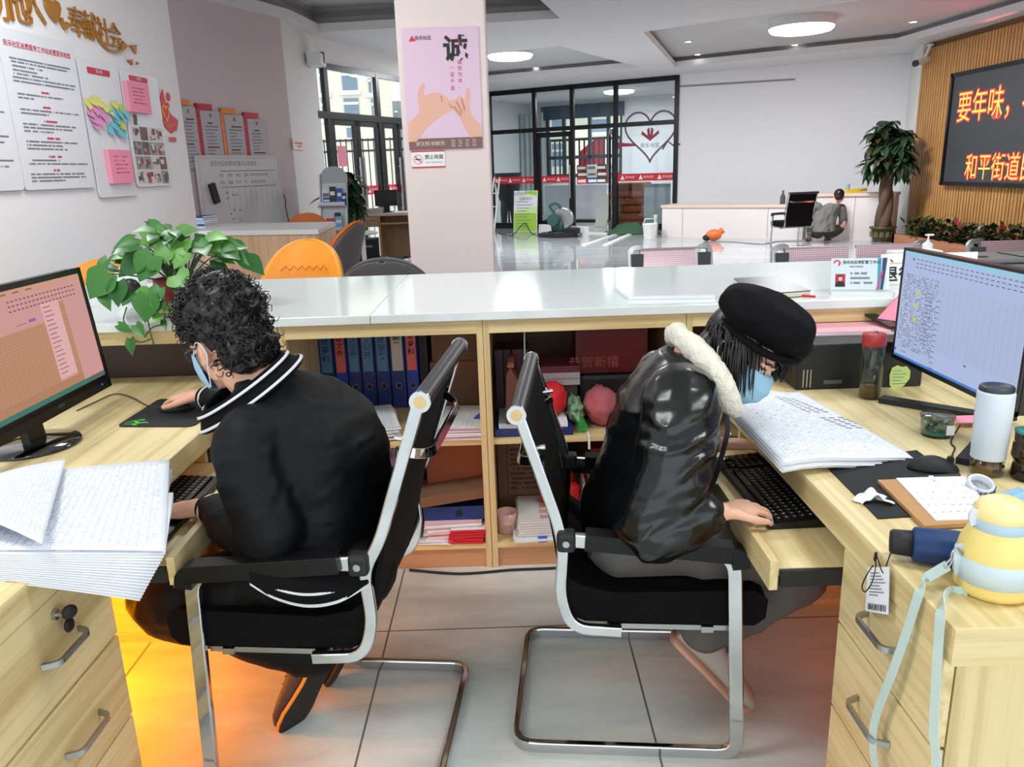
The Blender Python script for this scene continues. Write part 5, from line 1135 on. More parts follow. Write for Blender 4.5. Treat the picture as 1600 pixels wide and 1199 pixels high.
def paper_pile(cx, cy, z, w, d, n, th, rot, label, name='paper_stack', group=None, topm=None, spread=.012, cols_=None, cat='papers'):
    mb = MB(); r_ = random.Random(hash(label) % 999 if False else len(label)*7)
    for k in range(n):
        a = R(rot + r_.uniform(-4, 4)); M_ = Matrix.Translation((cx + r_.uniform(-spread, spread), cy + r_.uniform(-spread, spread), z + k*th)) @ Matrix.Rotation(a, 4, 'Z')
        mb.cbox((0, 0, th/2), (w, d, th*.8), 1 + k % (len(cols_) if cols_ else 1), M_)
    M_ = Matrix.Translation((cx, cy, z + n*th)) @ Matrix.Rotation(a, 4, 'Z'); mb.quad(*[M_ @ Vector(q) for q in ((-w/2, -d/2, 0), (w/2, -d/2, 0), (w/2, d/2, 0), (-w/2, d/2, 0))])
    return single(name, mb, [topm or TBL2] + (cols_ or [PAPER]), label, cat, group)
p = atz(572, 655, SHZ + .05); paper_pile(p.x, FX + .16, SHZ, .22, .30, 12, .0045, 12, 'thick pile of printed sheets under the blue ring binders')
mb = MB(); p = atz(588, 672, SHZ + .004); mb.cyl(p, p + Vector((.02, .05, 0)), .004); single('pencil_stub', mb, [mat('pencil_wood', (226, 200, 170), .6)], 'short pencil lying on the shelf beside the paper pile', 'pencil')
p = atz(722, 660, SHZ + .05); paper_pile(p.x - .008, FX + .155, SHZ, .19, .29, 12, .004, -2, 'pile of white and pink sheets with a blue clip on the upper shelf', cols_=[PAPER, PAPER, mat('pale_pink_paper', (240, 206, 216), .8)])
mb = MB(); q = atz(745, 650, SHZ + .052); mb.prism([(q.x - .012, q.y - .03), (q.x + .012, q.y - .03), (q.x + .01, q.y + .04)], SHZ + .0505, SHZ + .053); single('blue_clip', mb, [mat('clip_blue', (30, 90, 210), .4)], 'blue triangular clip on the white and pink paper pile', 'clip')
# lower left compartment
z0 = PLZ + .001
binder(UP[0] + .05, .05, .30, LO, BB, '民政', 'ring binder with red label on the lower shelf beside the man', z0=z0 + .12, group='ring binders on the lower shelf', y0=FX + .12); binder(UP[0] + .105, .05, .29, LB, BB, '低保', 'ring binder with pale label on the lower shelf beside the man', z0=z0 + .12, group='ring binders on the lower shelf', y0=FX + .12)
q = aty(590, 720, FX + .12)
binder(q.x - .002, .028, .29, LO, BB, '综合', 'narrow ring binder with red label peeping out below the shelf', z0=z0 + .12, group='ring binders on the lower shelf', y0=FX + .12); binder(q.x + .03, .05, .29, mat('label_mauve', (150, 140, 170), .6), BB, '计生', 'ring binder with mauve label leaning below the shelf', z0=z0 + .12, group='ring binders on the lower shelf', y0=FX + .12)
mb = MB(); mb.box((UP[0] + .03, FX + .03, z0), (UP[1] - .27, FX + .40, z0 + .118)); single('storage_box', mb, [BLKM], 'black flat box under the lower ring binders', 'box')
q = aty(715, 720, FX + .2); mb = MB(); mb.box((UP[1] - .24, FX + .16, z0 + .18), (UP[1] - .015, FX + .38, SHZ - .07)); single('carton', mb, [mat('carton_orange', (136, 84, 60), .8)], 'orange brown carton at the back of the lower shelf', 'box')
mb = MB(); mb.sweep([(UP[1] - .26, FX + .12, z0 + .165), (UP[1] - .012, FX + .12, z0 + .20)], [(-.1, -.02), (.1, -.02), (.1, .02), (-.1, .02)], up=(0, 0, 1)); single('folder_box', mb, [KRAFT], 'flat brown folder tilted on top of the blue binder', 'folder')
t = thing('ring_binder', 'dark blue ring binder lying flat under the brown folder', 'binder', (UP[1] - .13, FX + .13, z0 + .09)); part('cover', MB().box((UP[1] - .25, FX + .04, z0 + .082), (UP[1] - .014, FX + .3, z0 + .138)), [BB], t, bevel=.003)
part('finger_ring', MB().lathe([(.001, 0), (.014, 0), (.014, .002)], 18, 0, frame((UP[1] - .11, FX + .0395, z0 + .11), (1, 0, 0), (0, 0, 1))), [BLK], t)
paper_pile(UP[1] - .145, FX + .18, z0, .22, .32, 9, .009, 6, 'pale pink file stack under the flat ring binder', cols_=[mat('pale_pink_paper', (240, 206, 216), .8), PAPER], topm=mat('pale_pink_paper', (240, 206, 216), .8), spread=.006)
q = atz(728, 840, z0 + .05); 
for k in range(5):
    mb = MB(); M_ = Matrix.Translation((q.x + rnd.uniform(-.004, .004), FX + .09, z0 + .012*k)) @ Matrix.Rotation(R(rnd.uniform(-4, 3)), 4, 'Z'); mb.cbox((0, 0, .0055), (.135, .19, .010), 0, M_)
    if k == 4:
        mb.cbox((0, .0, .0108), (.133, .188, .0004), 1, M_); mb.cbox((0, -.0, .0112), (.133, .05, .0004), 2, M_); 
        for c_ in range(9): mb.cbox((-.055 + .0135*c_, .008 + .008*math.sin(c_*2), .0116), (.011, .018 + .006*(c_ % 3), .0004), 3 + c_ % 2, M_)
        mb.text('民情手册', .018, M_ @ Matrix.Translation((0, .055, .0116)), 5); mb.text('民乐社区居民委员会', .009, M_ @ Matrix.Translation((0, -.055, .0116)), 5)
    single('booklet', mb, [mat('booklet_red', (208, 30, 50), .5), PAPER, mat('booklet_green', (160, 176, 60), .6), mat('booklet_brown', (130, 60, 40), .6), mat('booklet_leaf', (90, 130, 50), .6), INK], 'red and white booklet, %s of the pile beside the mug' % ('bottom', 'second', 'third', 'fourth', 'top')[k], 'booklet', 'red booklets beside the mug')
paper_pile(UP[1] - .24, FX + .11, z0, .19, .20, 4, .003, 0, 'thin white sheets under the left side of the red booklets')
# ---------------------------------------------------------------- contents of the shelf unit between the chairs
U0 = UP[1] + .036; U1 = UP[2] - .002
def bx(lo, hi, M=None): return MB().box(lo, hi, 0, M)
# lower: printed kraft bag, mug, papers, red bag, books
q0 = aty(770, 700, FX + .26); q1 = aty(858, 790, FX + .26)
t = thing('kraft_bag', 'brown kraft bag with printed frame of small characters behind the mug', 'bag', ((q0.x + q1.x)/2, FX + .27, PLZ))
part('bag', bx((U0 + .004, FX + .26, PLZ + .001), (q1.x + .06, FX + .37, SHZ - .05)), [KRAFT], t)
KM = frame((q1.x - .07, FX + .2595, PLZ + .19), (1, 0, 0), (0, 0, 1)); mb = MB()
for (a, b, c, d) in ((-.10, -.11, -.097, .13), (.14, -.11, .143, .13), (-.10, .127, .14, .13), (-.10, -.11, .14, -.107)): mb.box((a, b, 0), (c, d, .0005), 0, KM)
mb.lathe([(.001, 0), (.022, 0)], 18, 0, KM @ Matrix.Translation((-.02, .13, .0008)), cap=False)
for r_ in range(9): fake_text(mb, -.085, .12 - .02*((r_*7) % 3), .095 - .021*r_, .011, 0, KM, .0002, 900 + r_)
part('printed_text', mb, [KRAFTD], t)
q = atz(795, 826, PLZ); MUG = mat('pink_ceramic', (214, 168, 160), .3)
t = thing('mug', 'pink ceramic mug with handle standing on the lower shelf', 'mug', (q.x - .006, FX + .10, PLZ + .001))
part('cup', MB().lathe([(.037, 0), (.040, .003), (.042, .085), (.0395, .085), (.037, .01), (.001, .008)], 28), [MUG], t, world=False)
part('handle', MB().tube([(.04, 0, .072), (.058, 0, .07), (.064, 0, .05), (.058, 0, .026), (.04, 0, .02)], .005, 8), [MUG], t, world=False)
mb = MB()
for a in (-100, -88, -76, -66): mb.cbox((.0425*math.cos(R(a)), .0425*math.sin(R(a)), .035), (.004, .004, .014), 0)
part('embossed_lettering', mb, [mat('mug_emboss', (196, 146, 138), .4)], t, world=False)
single('spoon', MB().tube([(q.x - .03, FX + .1, PLZ + .05), (q.x - .05, FX + .09, PLZ + .1)], .003, 6), [STEEL], 'metal spoon handle sticking out of the pink mug', 'spoon')
q = atz(842, 845, PLZ + .02)
paper_pile(q.x, FX + .12, PLZ, .20, .27, 5, .004, 2, 'white paper pile with blue clips under the magazines by the mug')
mb = MB(); mb.cbox((q.x + .015, FX - .012, PLZ + .014), (.036, .012, .02)); single('binder_clip', mb, [mat('clip_blue', (30, 90, 210), .4)], 'blue binder clip on the lower paper pile', 'clip')
for k in range(6):
    mb = MB(); M_ = Matrix.Translation((q.x + .005 + rnd.uniform(-.005, .005), FX + .125, PLZ + .022 + .0105*k)) @ Matrix.Rotation(R(rnd.uniform(-3, 3)), 4, 'Z'); mb.cbox((0, 0, .005), (.17, .25, .009), 0, M_)
    if k == 5:
        for c_, ch in enumerate('家风家训'): mb.text(ch, .042, M_ @ Matrix.Translation((.02, -.085 + .05*c_, .0102)) @ Matrix.Rotation(R(90), 4, 'Z'), 1)
    single('magazine', mb, [mat('magazine_white', (220, 220, 218), .6), mat('magazine_red', (190, 60, 60), .6)], 'white magazine with red characters, %s of the pile right of the mug' % ('bottom', 'second', 'third', 'fourth', 'fifth', 'top')[k], 'magazine', 'magazines beside the mug')
REDC = mat('red_cloth', (204, 26, 34), .75)
def crumple(c, rad, seed, amp=.25, nu=32, nv=20, fq=2.2):
    mb = MB(); mb.ell((0, 0, 0), (1, 1, 1), 0, nu, nv)
    for p in mb.v:
        d = p.normalized(); f = 1 + amp*noise.noise(d*fq + Vector((seed, 0, 0))) + amp*.5*noise.noise(d*fq*2.6 + Vector((0, seed, 0)))
        p.x, p.y, p.z = c[0] + d.x*rad[0]*f, c[1] + d.y*rad[1]*f, max(c[2] + d.z*rad[2]*f, c[2] - rad[2])
    return mb
q = aty(873, 820, FX + .16); single('red_bag', crumple((q.x + .01, FX + .17, PLZ + .125), (.075, .07, .085), 3, .35), [REDC], 'crumpled red cloth bag beside the magazines on the lower shelf', 'bag')
q = aty(912, 805, FX + .2)
for k in range(5):
    mb = MB(); x = q.x - .02 + .0125*k; mb.sweep([(x, FX + .2, PLZ + .002), (x + .02, FX + .2, PLZ + .17)], [(-.005, -.06), (.005, -.06), (.005, .06), (-.005, .06)], up=(0, 1, 0)); single('booklet', mb, [mat('booklet_red', (208, 30, 50), .5) if k % 2 else PAPER], '%s booklet leaning behind the woman chair, %s from the red bag' % ('red' if k % 2 else 'white', ('first', 'second', 'third', 'fourth', 'fifth')[k]), 'booklet', 'leaning booklets behind the chair')
mb = bx((U1 - .30, FX + .2, PLZ + .001), (U1 - .10, FX + .36, PLZ + .30)); single('gift_bag', mb, [mat('dark_crimson', (92, 12, 24), .5)], 'dark crimson bag standing on the lower shelf behind the woman', 'bag')
# upper: red cap, bottle bag, towel, folder, books, bag, gift bag
z0 = SHZ
mb = bx((U0 + .004, FX + .03, z0 + .0005), (U0 + .30, FX + .30, z0 + .03)); single('document_case', mb, [mat('navy_plastic', (22, 32, 104), .35)], 'navy blue flat document case on the upper shelf', 'case', bevel=.003)
mb = bx((U0 + .02, FX + .04, z0 + .031), (U0 + .28, FX + .29, z0 + .05)); single('paper_stack', mb, [PAPER], 'white papers on top of the navy document case', 'papers')
q = aty(868, 632, FX + .12); single('red_hat', crumple((q.x - .012, FX + .14, z0 + .115), (.058, .07, .065), 11, .12), [REDC], 'bright red soft hat on the document case', 'cap')
t = thing('green_bottle', 'small green bottle in a leafy green wrapper beside the red cap', 'bottle', (0, FX + .1, z0)); q = aty(905, 655, FX + .09); t.location.x = q.x
part('wrapper', crumple((q.x - .012, FX + .15, z0 + .06), (.032, .07, .05), 5, .5), [mat('green_white_film', (120, 158, 120), .3)], t)
part('cap', MB().cyl((q.x + .006, FX + .10, z0 + .03), (q.x + .01, FX + .045, z0 + .024), .018), [mat('cap_green', (40, 150, 60), .4)], t)
q = aty(938, 640, FX + .12)
mb = crumple((q.x + .005, FX + .16, z0 + .075), (.066, .10, .074), 17, .16)
single('towel', mb, [mat('rose_towel', (178, 96, 106), .95, bump=(220, .5, .004))], 'rolled rose pink towel beside the green bottle', 'towel')
q = aty(875, 585, FX + .22)
for k in range(3):
    mb = bx((q.x - .075, FX + .18, z0 + .155 + .026*k), (q.x + .075, FX + .38, z0 + .179 + .026*k)); single('book', mb, [mat('book_dusty', (190, 182, 184), .7) if k < 2 else mat('book_maroon', (110, 40, 50), .6)], ('lower', 'middle', 'upper maroon')[k] + ' book of the flat pile above the red cap', 'book', 'flat books above the red cap')
mb = bx((U0 + .17, FX + .19, z0 + .0005), (U0 + .33, FX + .38, z0 + .153)); single('carton', mb, [mat('dark_carton', (70, 52, 46), .8)], 'dark carton at the back under the flat books', 'box')
q = aty(950, 555, FX + .25)
t = thing('gift_bag', 'dark red gift bag with faint gold characters lying at the top of the shelf', 'bag', (q.x, FX + .28, z0 + .2)); mb = MB(); mb.box((q.x - .13, FX + .22, z0 + .19), (q.x + .15, FX + .38, AP0 + .02)); part('bag', mb, [mat('dark_red_paper', (96, 14, 22), .4)], t)
mb = MB(); mb.text('恭贺新禧', .05, frame((q.x - .06, FX + .2195, z0 + .23), (1, 0, 0), (0, 0, 1)), 0); part('lettering', mb, [mat('dull_gold', (150, 80, 60), .5)], t)
mb = bx((q.x - .12, FX + .2, z0 + .02), (q.x + .15, FX + .38, z0 + .188)); single('handbag', mb, [mat('black_leather_bag', (26, 22, 24), .5)], 'dark bag under the gift bag on the upper shelf', 'bag', bevel=.02)
q = aty(798, 600, FX + .1); t = thing('leather_bag', 'brown leather bag standing at the left of the upper shelf', 'bag', (q.x, FX + .15, z0 + .05)); M_ = Matrix.Translation((q.x + .005, FX + .15, z0 + .052))
part('body', MB().prism([(-.028, 0), (.03, 0), (.02, .17), (-.005, .215), (-.02, .19)], -.10, .12, 0, M_ @ frame((0, 0, 0), (1, 0, 0), (0, 0, 1))), [mat('brown_leather', (92, 48, 32), .5)], t, bevel=.006)
part('strap', MB().sweep([M_ @ Vector(p_) for p_ in ((-.004, -.1, .216), (.0, 0, .226), (.0, .1, .216))], [(-.012, -.003), (.012, -.003), (.012, .003), (-.012, .003)], up=(0, 0, 1)), [mat('tan_strap', (150, 92, 66), .5)], t)
for k, (w_, c_) in enumerate(((.03, (60, 18, 26)), (.028, (30, 28, 34)), (.034, (84, 22, 34)), (.03, (40, 30, 34)))):
    x = U0 + .012 + .034*k; mb = bx((x, FX + .24, z0 + .001), (x + w_, FX + .39, z0 + .29)); single('folder', mb, [mat('dark_folder_%d' % k, c_, .5)], 'dark upright folder behind the leather bag, %s from the upright' % ('first', 'second', 'third', 'fourth')[k], 'folder', 'dark folders behind the leather bag')
mb = MB(); mb.tube(catmull([(U0 + .13, FX + .2, AP0 + .01), (U0 + .128, FX + .19, z0 + .2), (U0 + .14, FX + .18, z0 + .06)]), .003, 6); single('hanging_string', mb, [WHITE], 'thin white cord hanging beside the dark folders', 'cord')
mb = MB(); qa = atz(915, 670, SHZ + .001); mb.box((qa.x, FX + .005, SHZ - .05), (qa.x + .008, FX + .008, SHZ + .0)); mb.box((qa.x, FX + .008, SHZ), (qa.x + .008, FX + .06, SHZ + .002)); single('white_ribbon', mb, [PAPER], 'thin pale ribbon hanging over the shelf edge', 'ribbon')
# cable along the plinth
cable([atz(640, 893, 0) + Vector((0, 0, .006)), atz(720, 899, 0) + Vector((0, 0, .006)), atz(800, 893, 0) + Vector((0, 0, .006)), atz(870, 890, 0) + Vector((0, 0, .006)), atz(960, 884, 0) + Vector((0, 0, .006))], .005, 'thin black cable lying on the floor along the plinth')
# ---------------------------------------------------------------- things on the counter worktop
q = atz(277, 478, CZ); PC_ = Vector((q.x, CF + .17, CZ)); q = aty(285, 470, PC_.y); PC_.x = q.x
t = thing('potted_pothos', 'trailing pothos in a red pot spilling over the counter edge', 'plant', PC_)
RP = mat('red_pot', (150, 40, 44), .4)
part('pot', MB().lathe([(.062, .012), (.085, .11), (.092, .112), (.092, .135), (.082, .135), (.078, .11)], 28), [RP], t, world=False); part('saucer', MB().lathe([(.05, 0), (.085, .004), (.098, .02), (.094, .02), (.08, .010), (.001, .008)], 28), [mat('pink_saucer', (196, 140, 140), .4)], t, world=False)
part('soil', MB().lathe([(.001, .118), (.081, .118)], 20, cap=False), [mat('soil', (58, 44, 34), .95)], t, world=False)
lf = MB(); st = MB()
def vine(pts, n, L, seed):
    r_ = random.Random(seed); P = catmull([Vector(p) for p in pts], 8); st.tube(P, .003, 5)
    for k in range(n):
        i = int((k + 1)*(len(P) - 1)/n); b = P[i]; T_ = (P[min(i + 1, len(P) - 1)] - P[max(0, i - 1)]).normalized()
        a = r_.uniform(0, 6.28); d = (T_*.5 + Vector((math.cos(a), math.sin(a)*.8 - .25, r_.uniform(-.9, .3)))).normalized(); pe = b + d*.03
        st.tube([b, pe], .002, 4); l = L*r_.uniform(.7, 1.15); leaf_geo(lf, pe, pe + d*l, l*.74, Vector((r_.uniform(-.5, .5), -.55, .9)), r_.choice([0, 0, 1, 2, 2]), .18, True, 8, .12)
# pixel guided leaves on vertical planes in front of and around the pot
def leafpx(b, tpx, Y, w=.74, up=(0, -.8, .6), mi=0, droop=.1, dy=-.03):
    B_ = aty(*b, Y) - PC_; T_ = aty(*tpx, Y + dy) - PC_; leaf_geo(lf, B_, T_, (T_ - B_).length*w, up, mi, droop, True, 8, .12)
LP = [((152, 428), (138, 468), 2.80, .5, 0), ((168, 405), (148, 430), 2.85, .5, 0), ((170, 428), (139, 466), 2.78, .95, 0), ((185, 440), (183, 480), 2.76, .7, 2), ((160, 455), (172, 486), 2.77, .5, 0), ((232, 350), (262, 362), 2.98, .45, 0), ((258, 362), (225, 345), 3.0, .35, 2),
      ((278, 362), (308, 358), 3.0, .5, 1), ((222, 372), (258, 366), 2.96, .6, 1), ((265, 388), (240, 415), 2.86, .8, 1), ((290, 395), (270, 420), 2.85, .8, 1), ((225, 400), (182, 432), 2.86, .7, 2), ((240, 400), (215, 440), 2.84, .9, 0), ((200, 395), (178, 410), 2.9, .6, 0), ((215, 380), (180, 385), 2.94, .5, 0),
      ((350, 378), (376, 384), 2.98, .5, 0), ((365, 395), (389, 414), 2.94, .45, 0), ((325, 372), (352, 380), 3.0, .6, 1), ((330, 385), (345, 400), 2.94, .7, 1), ((310, 378), (322, 398), 2.9, .8, 0), ((290, 370), (282, 388), 2.95, .8, 2), ((345, 390), (378, 405), 2.93, .6, 0),
      ((235, 460), (204, 462), 2.78, .8, 1), ((250, 450), (235, 478), 2.74, .7, 0), ((232, 462), (225, 505), 2.73, .85, 0), ((250, 470), (243, 490), 2.73, .9, 2), ((205, 458), (190, 478), 2.76, .8, 2), ((275, 430), (292, 450), 2.78, 1.1, 1), ((278, 440), (280, 462), 2.78, .9, 2), ((185, 508), (207, 520), 2.74, .4, 0), ((212, 508), (225, 527), 2.735, .6, 0), ((204, 530), (206, 556), 2.735, .5, 0), ((250, 490), (240, 505), 2.73, .8, 1), ((255, 500), (259, 517), 2.735, .4, 2), ((262, 478), (275, 490), 2.74, .8, 1)]
for b, tp, Y, w, mi in LP: leafpx(b, tp, Y, w, (0, -.85, .5), mi)
V = lambda px, py, Y: aty(px, py, Y) - PC_
st.tube(catmull([Vector((.0, -.05, .13)), V(232, 470, 2.77), V(232, 505, 2.735), V(240, 538, 2.735)]), .0025, 5); st.tube(catmull([V(258, 480, 2.76), V(255, 505, 2.735), V(238, 512, 2.735), V(225, 528, 2.735)]), .0025, 5); st.tube(catmull([Vector((-.05, -.03, .13)), V(200, 430, 2.84), V(165, 428, 2.80)]), .003, 5); st.tube(catmull([V(198, 480, 2.76), V(193, 500, 2.74), V(200, 510, 2.735)]), .0025, 5); st.tube(catmull([V(236, 530, 2.735), V(220, 535, 2.735), V(205, 530, 2.735)]), .0025, 5)
for k in range(44):
    r_ = random.Random(k*5 + 1); a = r_.uniform(0, 2*PI); rr = r_.uniform(.02, .30 if abs(math.cos(a)) > .5 else .14); b = Vector((rr*math.cos(a)*1.0 - .0, rr*math.sin(a)*.55 + .02, .17 + .16*r_.random()*(1 - rr*1.6)))
    st.tube(catmull([Vector((.03*math.cos(a), .03*math.sin(a), .12)), b*.55 + Vector((0, 0, .1)), b]), .0024, 4); d = Vector((math.cos(a), math.sin(a) - .5, r_.uniform(-.7, .4))).normalized(); l = r_.uniform(.06, .105)
    leaf_geo(lf, b, b + d*l, l*.72, Vector((0, -.5, 1)), r_.choice([0, 1, 2, 2, 0]), .2, True, 8, .12)
part('leaves', lf, [POTHOS, POTHOS2, POTHOS3], t, world=False); part('stems', st, [mat('vine_green', (70, 96, 44), .6)], t, world=False)
# name card stands
CARD = mat('card_pale_blue', (206, 218, 226), .4); ACR = glass('acrylic', (240, 244, 244), 1.4)
def name_card(px0, px1, py, w, label, photo_=True, seed=0, y=None, flip=False):
    a = atz(px0, py, CZ); b = atz(px1, py, CZ); c = (a + b)/2; d = (b - a).normalized(); w = (b - a).length; h = w*.58
    nn = Vector((d.y, -d.x, 0)); M_ = frame(c + Vector((0, 0, .014)), d, Vector((0, 0, 1)) - nn*.22)
    t = thing('name_card_stand', label, 'name card', c)
    mb = MB(); mb.cbox((0, 0, .006), (w*1.04, .09, .012), 0, frame(c, d, -nn)); part('acrylic_base', mb, [mat('acrylic_white', (222, 226, 226), .15)], t)
    mb = MB(); mb.box((-w/2, 0, -.003), (w/2, h, .0), 0, M_); mb.box((w*.30, 0, .0), (w*.36, h, .0006), 2, M_); mb.prism([(w*.36, 0), (w*.40, 0), (w*.46, h), (w*.38, h)], 0, .0006, 3, M_); mb.prism([(w*.28, 0), (w*.31, 0), (w*.40, h*.6), (w*.36, h*.55)], .0006, .001, 1, M_); mb.box((w*.46, 0, 0), (w*.5, h, .0006), 4, M_)
    part('card', mb, [CARD, mat('card_magenta', (206, 60, 110), .5), mat('card_teal', (60, 150, 170), .5), mat('card_navy', (20, 60, 100), .5), WHITE], t)
    mb = MB(); mb.text('民乐社区党群服务中心', w*.064, M_ @ Matrix.Translation((w*.02, h*.86, .001)), 1, bold=.02); fake_text(mb, -w*.18, w*.05, h*.73, h*.03, 0, M_, .001, 7)
    mb.sweep([M_ @ Vector((-w*.40 + w*.05*math.cos(R(a_)), h*.84 + w*.05*math.sin(R(a_)), .001)) for a_ in range(-60, 200, 20)], [(-.0005, -.0025), (.0005, -.0025), (.0005, .0025), (-.0005, .0025)], 2)
    for k, s in enumerate(('姓名：某某', '职务：社区干部', '电话：0000000')): fake_text(mb, -w*.16, w*(.12 + .05*k), h*(.52 - .15*k), h*.06, 0, M_, .001, 20 + k)
    part('lettering', mb, [GREYINK, INK, RED], t)
    if photo_:
        mb = MB(); mb.box((-w*.42, h*.1, .0006), (-w*.25, h*.5, .0012), 0, M_); mb.prism([(-w*.42, h*.1), (-w*.25, h*.1), (-w*.26, h*.22), (-w*.31, h*.27), (-w*.36, h*.27), (-w*.41, h*.22)], .0012, .0016, 1, M_); mb.prism([(-w*.335 + w*.035*math.cos(q_), h*.36 + h*.085*math.sin(q_)) for q_ in [2*PI*k/16 for k in range(16)]], .0016, .002, 2, M_)
        mb.prism([(-w*.372, h*.36), (-w*.298, h*.36), (-w*.305, h*.44), (-w*.335, h*.465), (-w*.365, h*.44)], .0018, .0022, 1, M_)
        mb.prism([(-w*.37 + 0, h*.36), (-w*.30, h*.36), (-w*.31, h*.41), (-w*.36, h*.41)], .0022, .0024, 2, M_); part('portrait_photo', mb, [mat('portrait_red', (176, 24, 54), .5), INK, mat('portrait_skin', (220, 180, 160), .6)], t)
    return t
name_card(1297, 1388, 459, .2, 'clear name card stand with red backed portrait right of the black notebook')
name_card(-14, 20, 480, .2, 'name card stand half hidden behind the left monitor', False); name_card(58, 122, 488, .2, 'name card stand beside the pothos, partly covered by leaves', False)
q = atz(208, 470, CZ); t = thing('desk_fan', 'small white round desktop device behind the pothos leaves', 'device', q); part('casing', MB().ell((0, 0, .075), (.07, .05, .075), 0, 24, 14), [WHITE], t, world=False); part('face', MB().ell((0.012, -.02, .065), (.045, .04, .045), 0, 20, 12), [BLK], t, world=False)
# service sign behind the right monitor
a = atz(1384, 452, CZ); t = thing('window_sign', 'white counter sign with black characters behind the right monitor', 'sign', a); M_ = frame(a + Vector((0, .05, 0)), (1, -.05, 0), (0, .1, 1)); mb = MB(); mb.box((0, 0, -.003), (.36, .125, 0), 0, M_); mb.box((0, .088, 0), (.36, .09, .0006), 2, M_); mb.text('退役军人', .062, M_ @ Matrix.Translation((.008, .045, .001)), 1, 'LEFT', .02, .95); mb.text('、', .05, M_ @ Matrix.Translation((.03, .11, .001)), 1, 'LEFT'); part('plate', mb, [WHITE, INK, RED], t); part('base', MB().box((0, .0, 0), (.36, .1, .012), 0, frame(a, (1, -.05, 0), (.05, 1, 0))), [WHITE], t)
# white acrylic slab, notebook, pen
qs = [atz(x, y, CZ) for x, y in ((981, 469), (1118, 467), (1103, 449), (960, 453))]; mb = MB(); mb.prism([tuple(v_[:2]) for v_ in qs], CZ + .0005, CZ + .014); single('acrylic_tray', mb, [mat('frosted_white', (224, 228, 232), .12)], 'flat white acrylic tray lying on the counter worktop', 'tray', bevel=.003)
qs = [atz(x, y, CZ) for x, y in ((1176, 470), (1266, 463), (1215, 439), (1146, 443))]; t = thing('notebook', 'black covered notebook lying on the counter beside the beret', 'notebook', (qs[0] + qs[2])/2)
pl_ = [tuple(v_[:2]) for v_ in qs]; part('pages', MB().prism([(x, y) for x, y in pl_], CZ + .003, CZ + .018), [mat('cream_pages', (216, 208, 180), .8)], t); part('cover', MB().prism(pl_, CZ + .0005, CZ + .003).prism(pl_, CZ + .018, CZ + .022), [mat('grey_black_cover', (52, 52, 54), .35)], t)
qa = atz(1250, 462, CZ + .004); mb = MB(); mb.cyl(qa, qa + Vector((.045, -.03, 0)), .004); single('pen', mb, [RED], 'red pen tip sticking out under the notebook', 'pen')
qs = [atz(x, y, CZ) for x, y in ((1150, 458), (1190, 470), (1170, 474), (1142, 462))]; mb = MB(); mb.prism([tuple(v_[:2]) for v_ in qs], CZ + .0002, CZ + .001); single('pink_slip', mb, [mat('slip_pink', (230, 170, 160), .8)], 'pale pink paper slip under the notebook corner', 'paper')
# hand sanitiser, printer
q = atz(1447, 405, CZ); t = thing('pump_bottle', 'white pump bottle seen above the right monitor', 'bottle', q); t.scale = (.62, .62, .66); part('bottle', MB().lathe([(.036, 0), (.038, .004), (.038, .11), (.012, .13), (.012, .14)], 20), [WHITE], t, world=False); part('pump', MB().cyl((0, 0, .13), (0, 0, .17), .006).cbox((.008, 0, .175), (.06, .022, .012)), [WHITE], t, world=False)
mb = MB(); q2 = atz(1432, 412, CZ); mb.cbox((q2.x, q2.y + .03, CZ + .03), (.22, .1, .058)); single('tissue_box', mb, [mat('box_white', (224, 220, 216), .6)], 'white box on the counter in front of the pump bottle', 'box', bevel=.006)
q = atz(1640, 445, CZ); t = thing('printer', 'dark grey document scanner on the counter behind the right monitor', 'printer', (q.x, q.y + .1, CZ)); M_ = Matrix.Translation((q.x - .02, q.y + .18, CZ))
part('body', MB().cbox((0, 0, .035), (.5, .32, .07), 0, M_), [mat('device_grey', (92, 94, 98), .5)], t, bevel=.01); part('lid', MB().cbox((-.02, .03, .082), (.44, .24, .02), 0, M_), [mat('device_lid', (110, 112, 114), .45)], t, bevel=.006)
mb = MB(); mb.cbox((-.17, -.02, .093), (.07, .03, .004), 0, M_); mb.cbox((-.02, -.02, .093), (.006, .24, .004), 0, M_); part('panel_lines', mb, [BLKM], t)
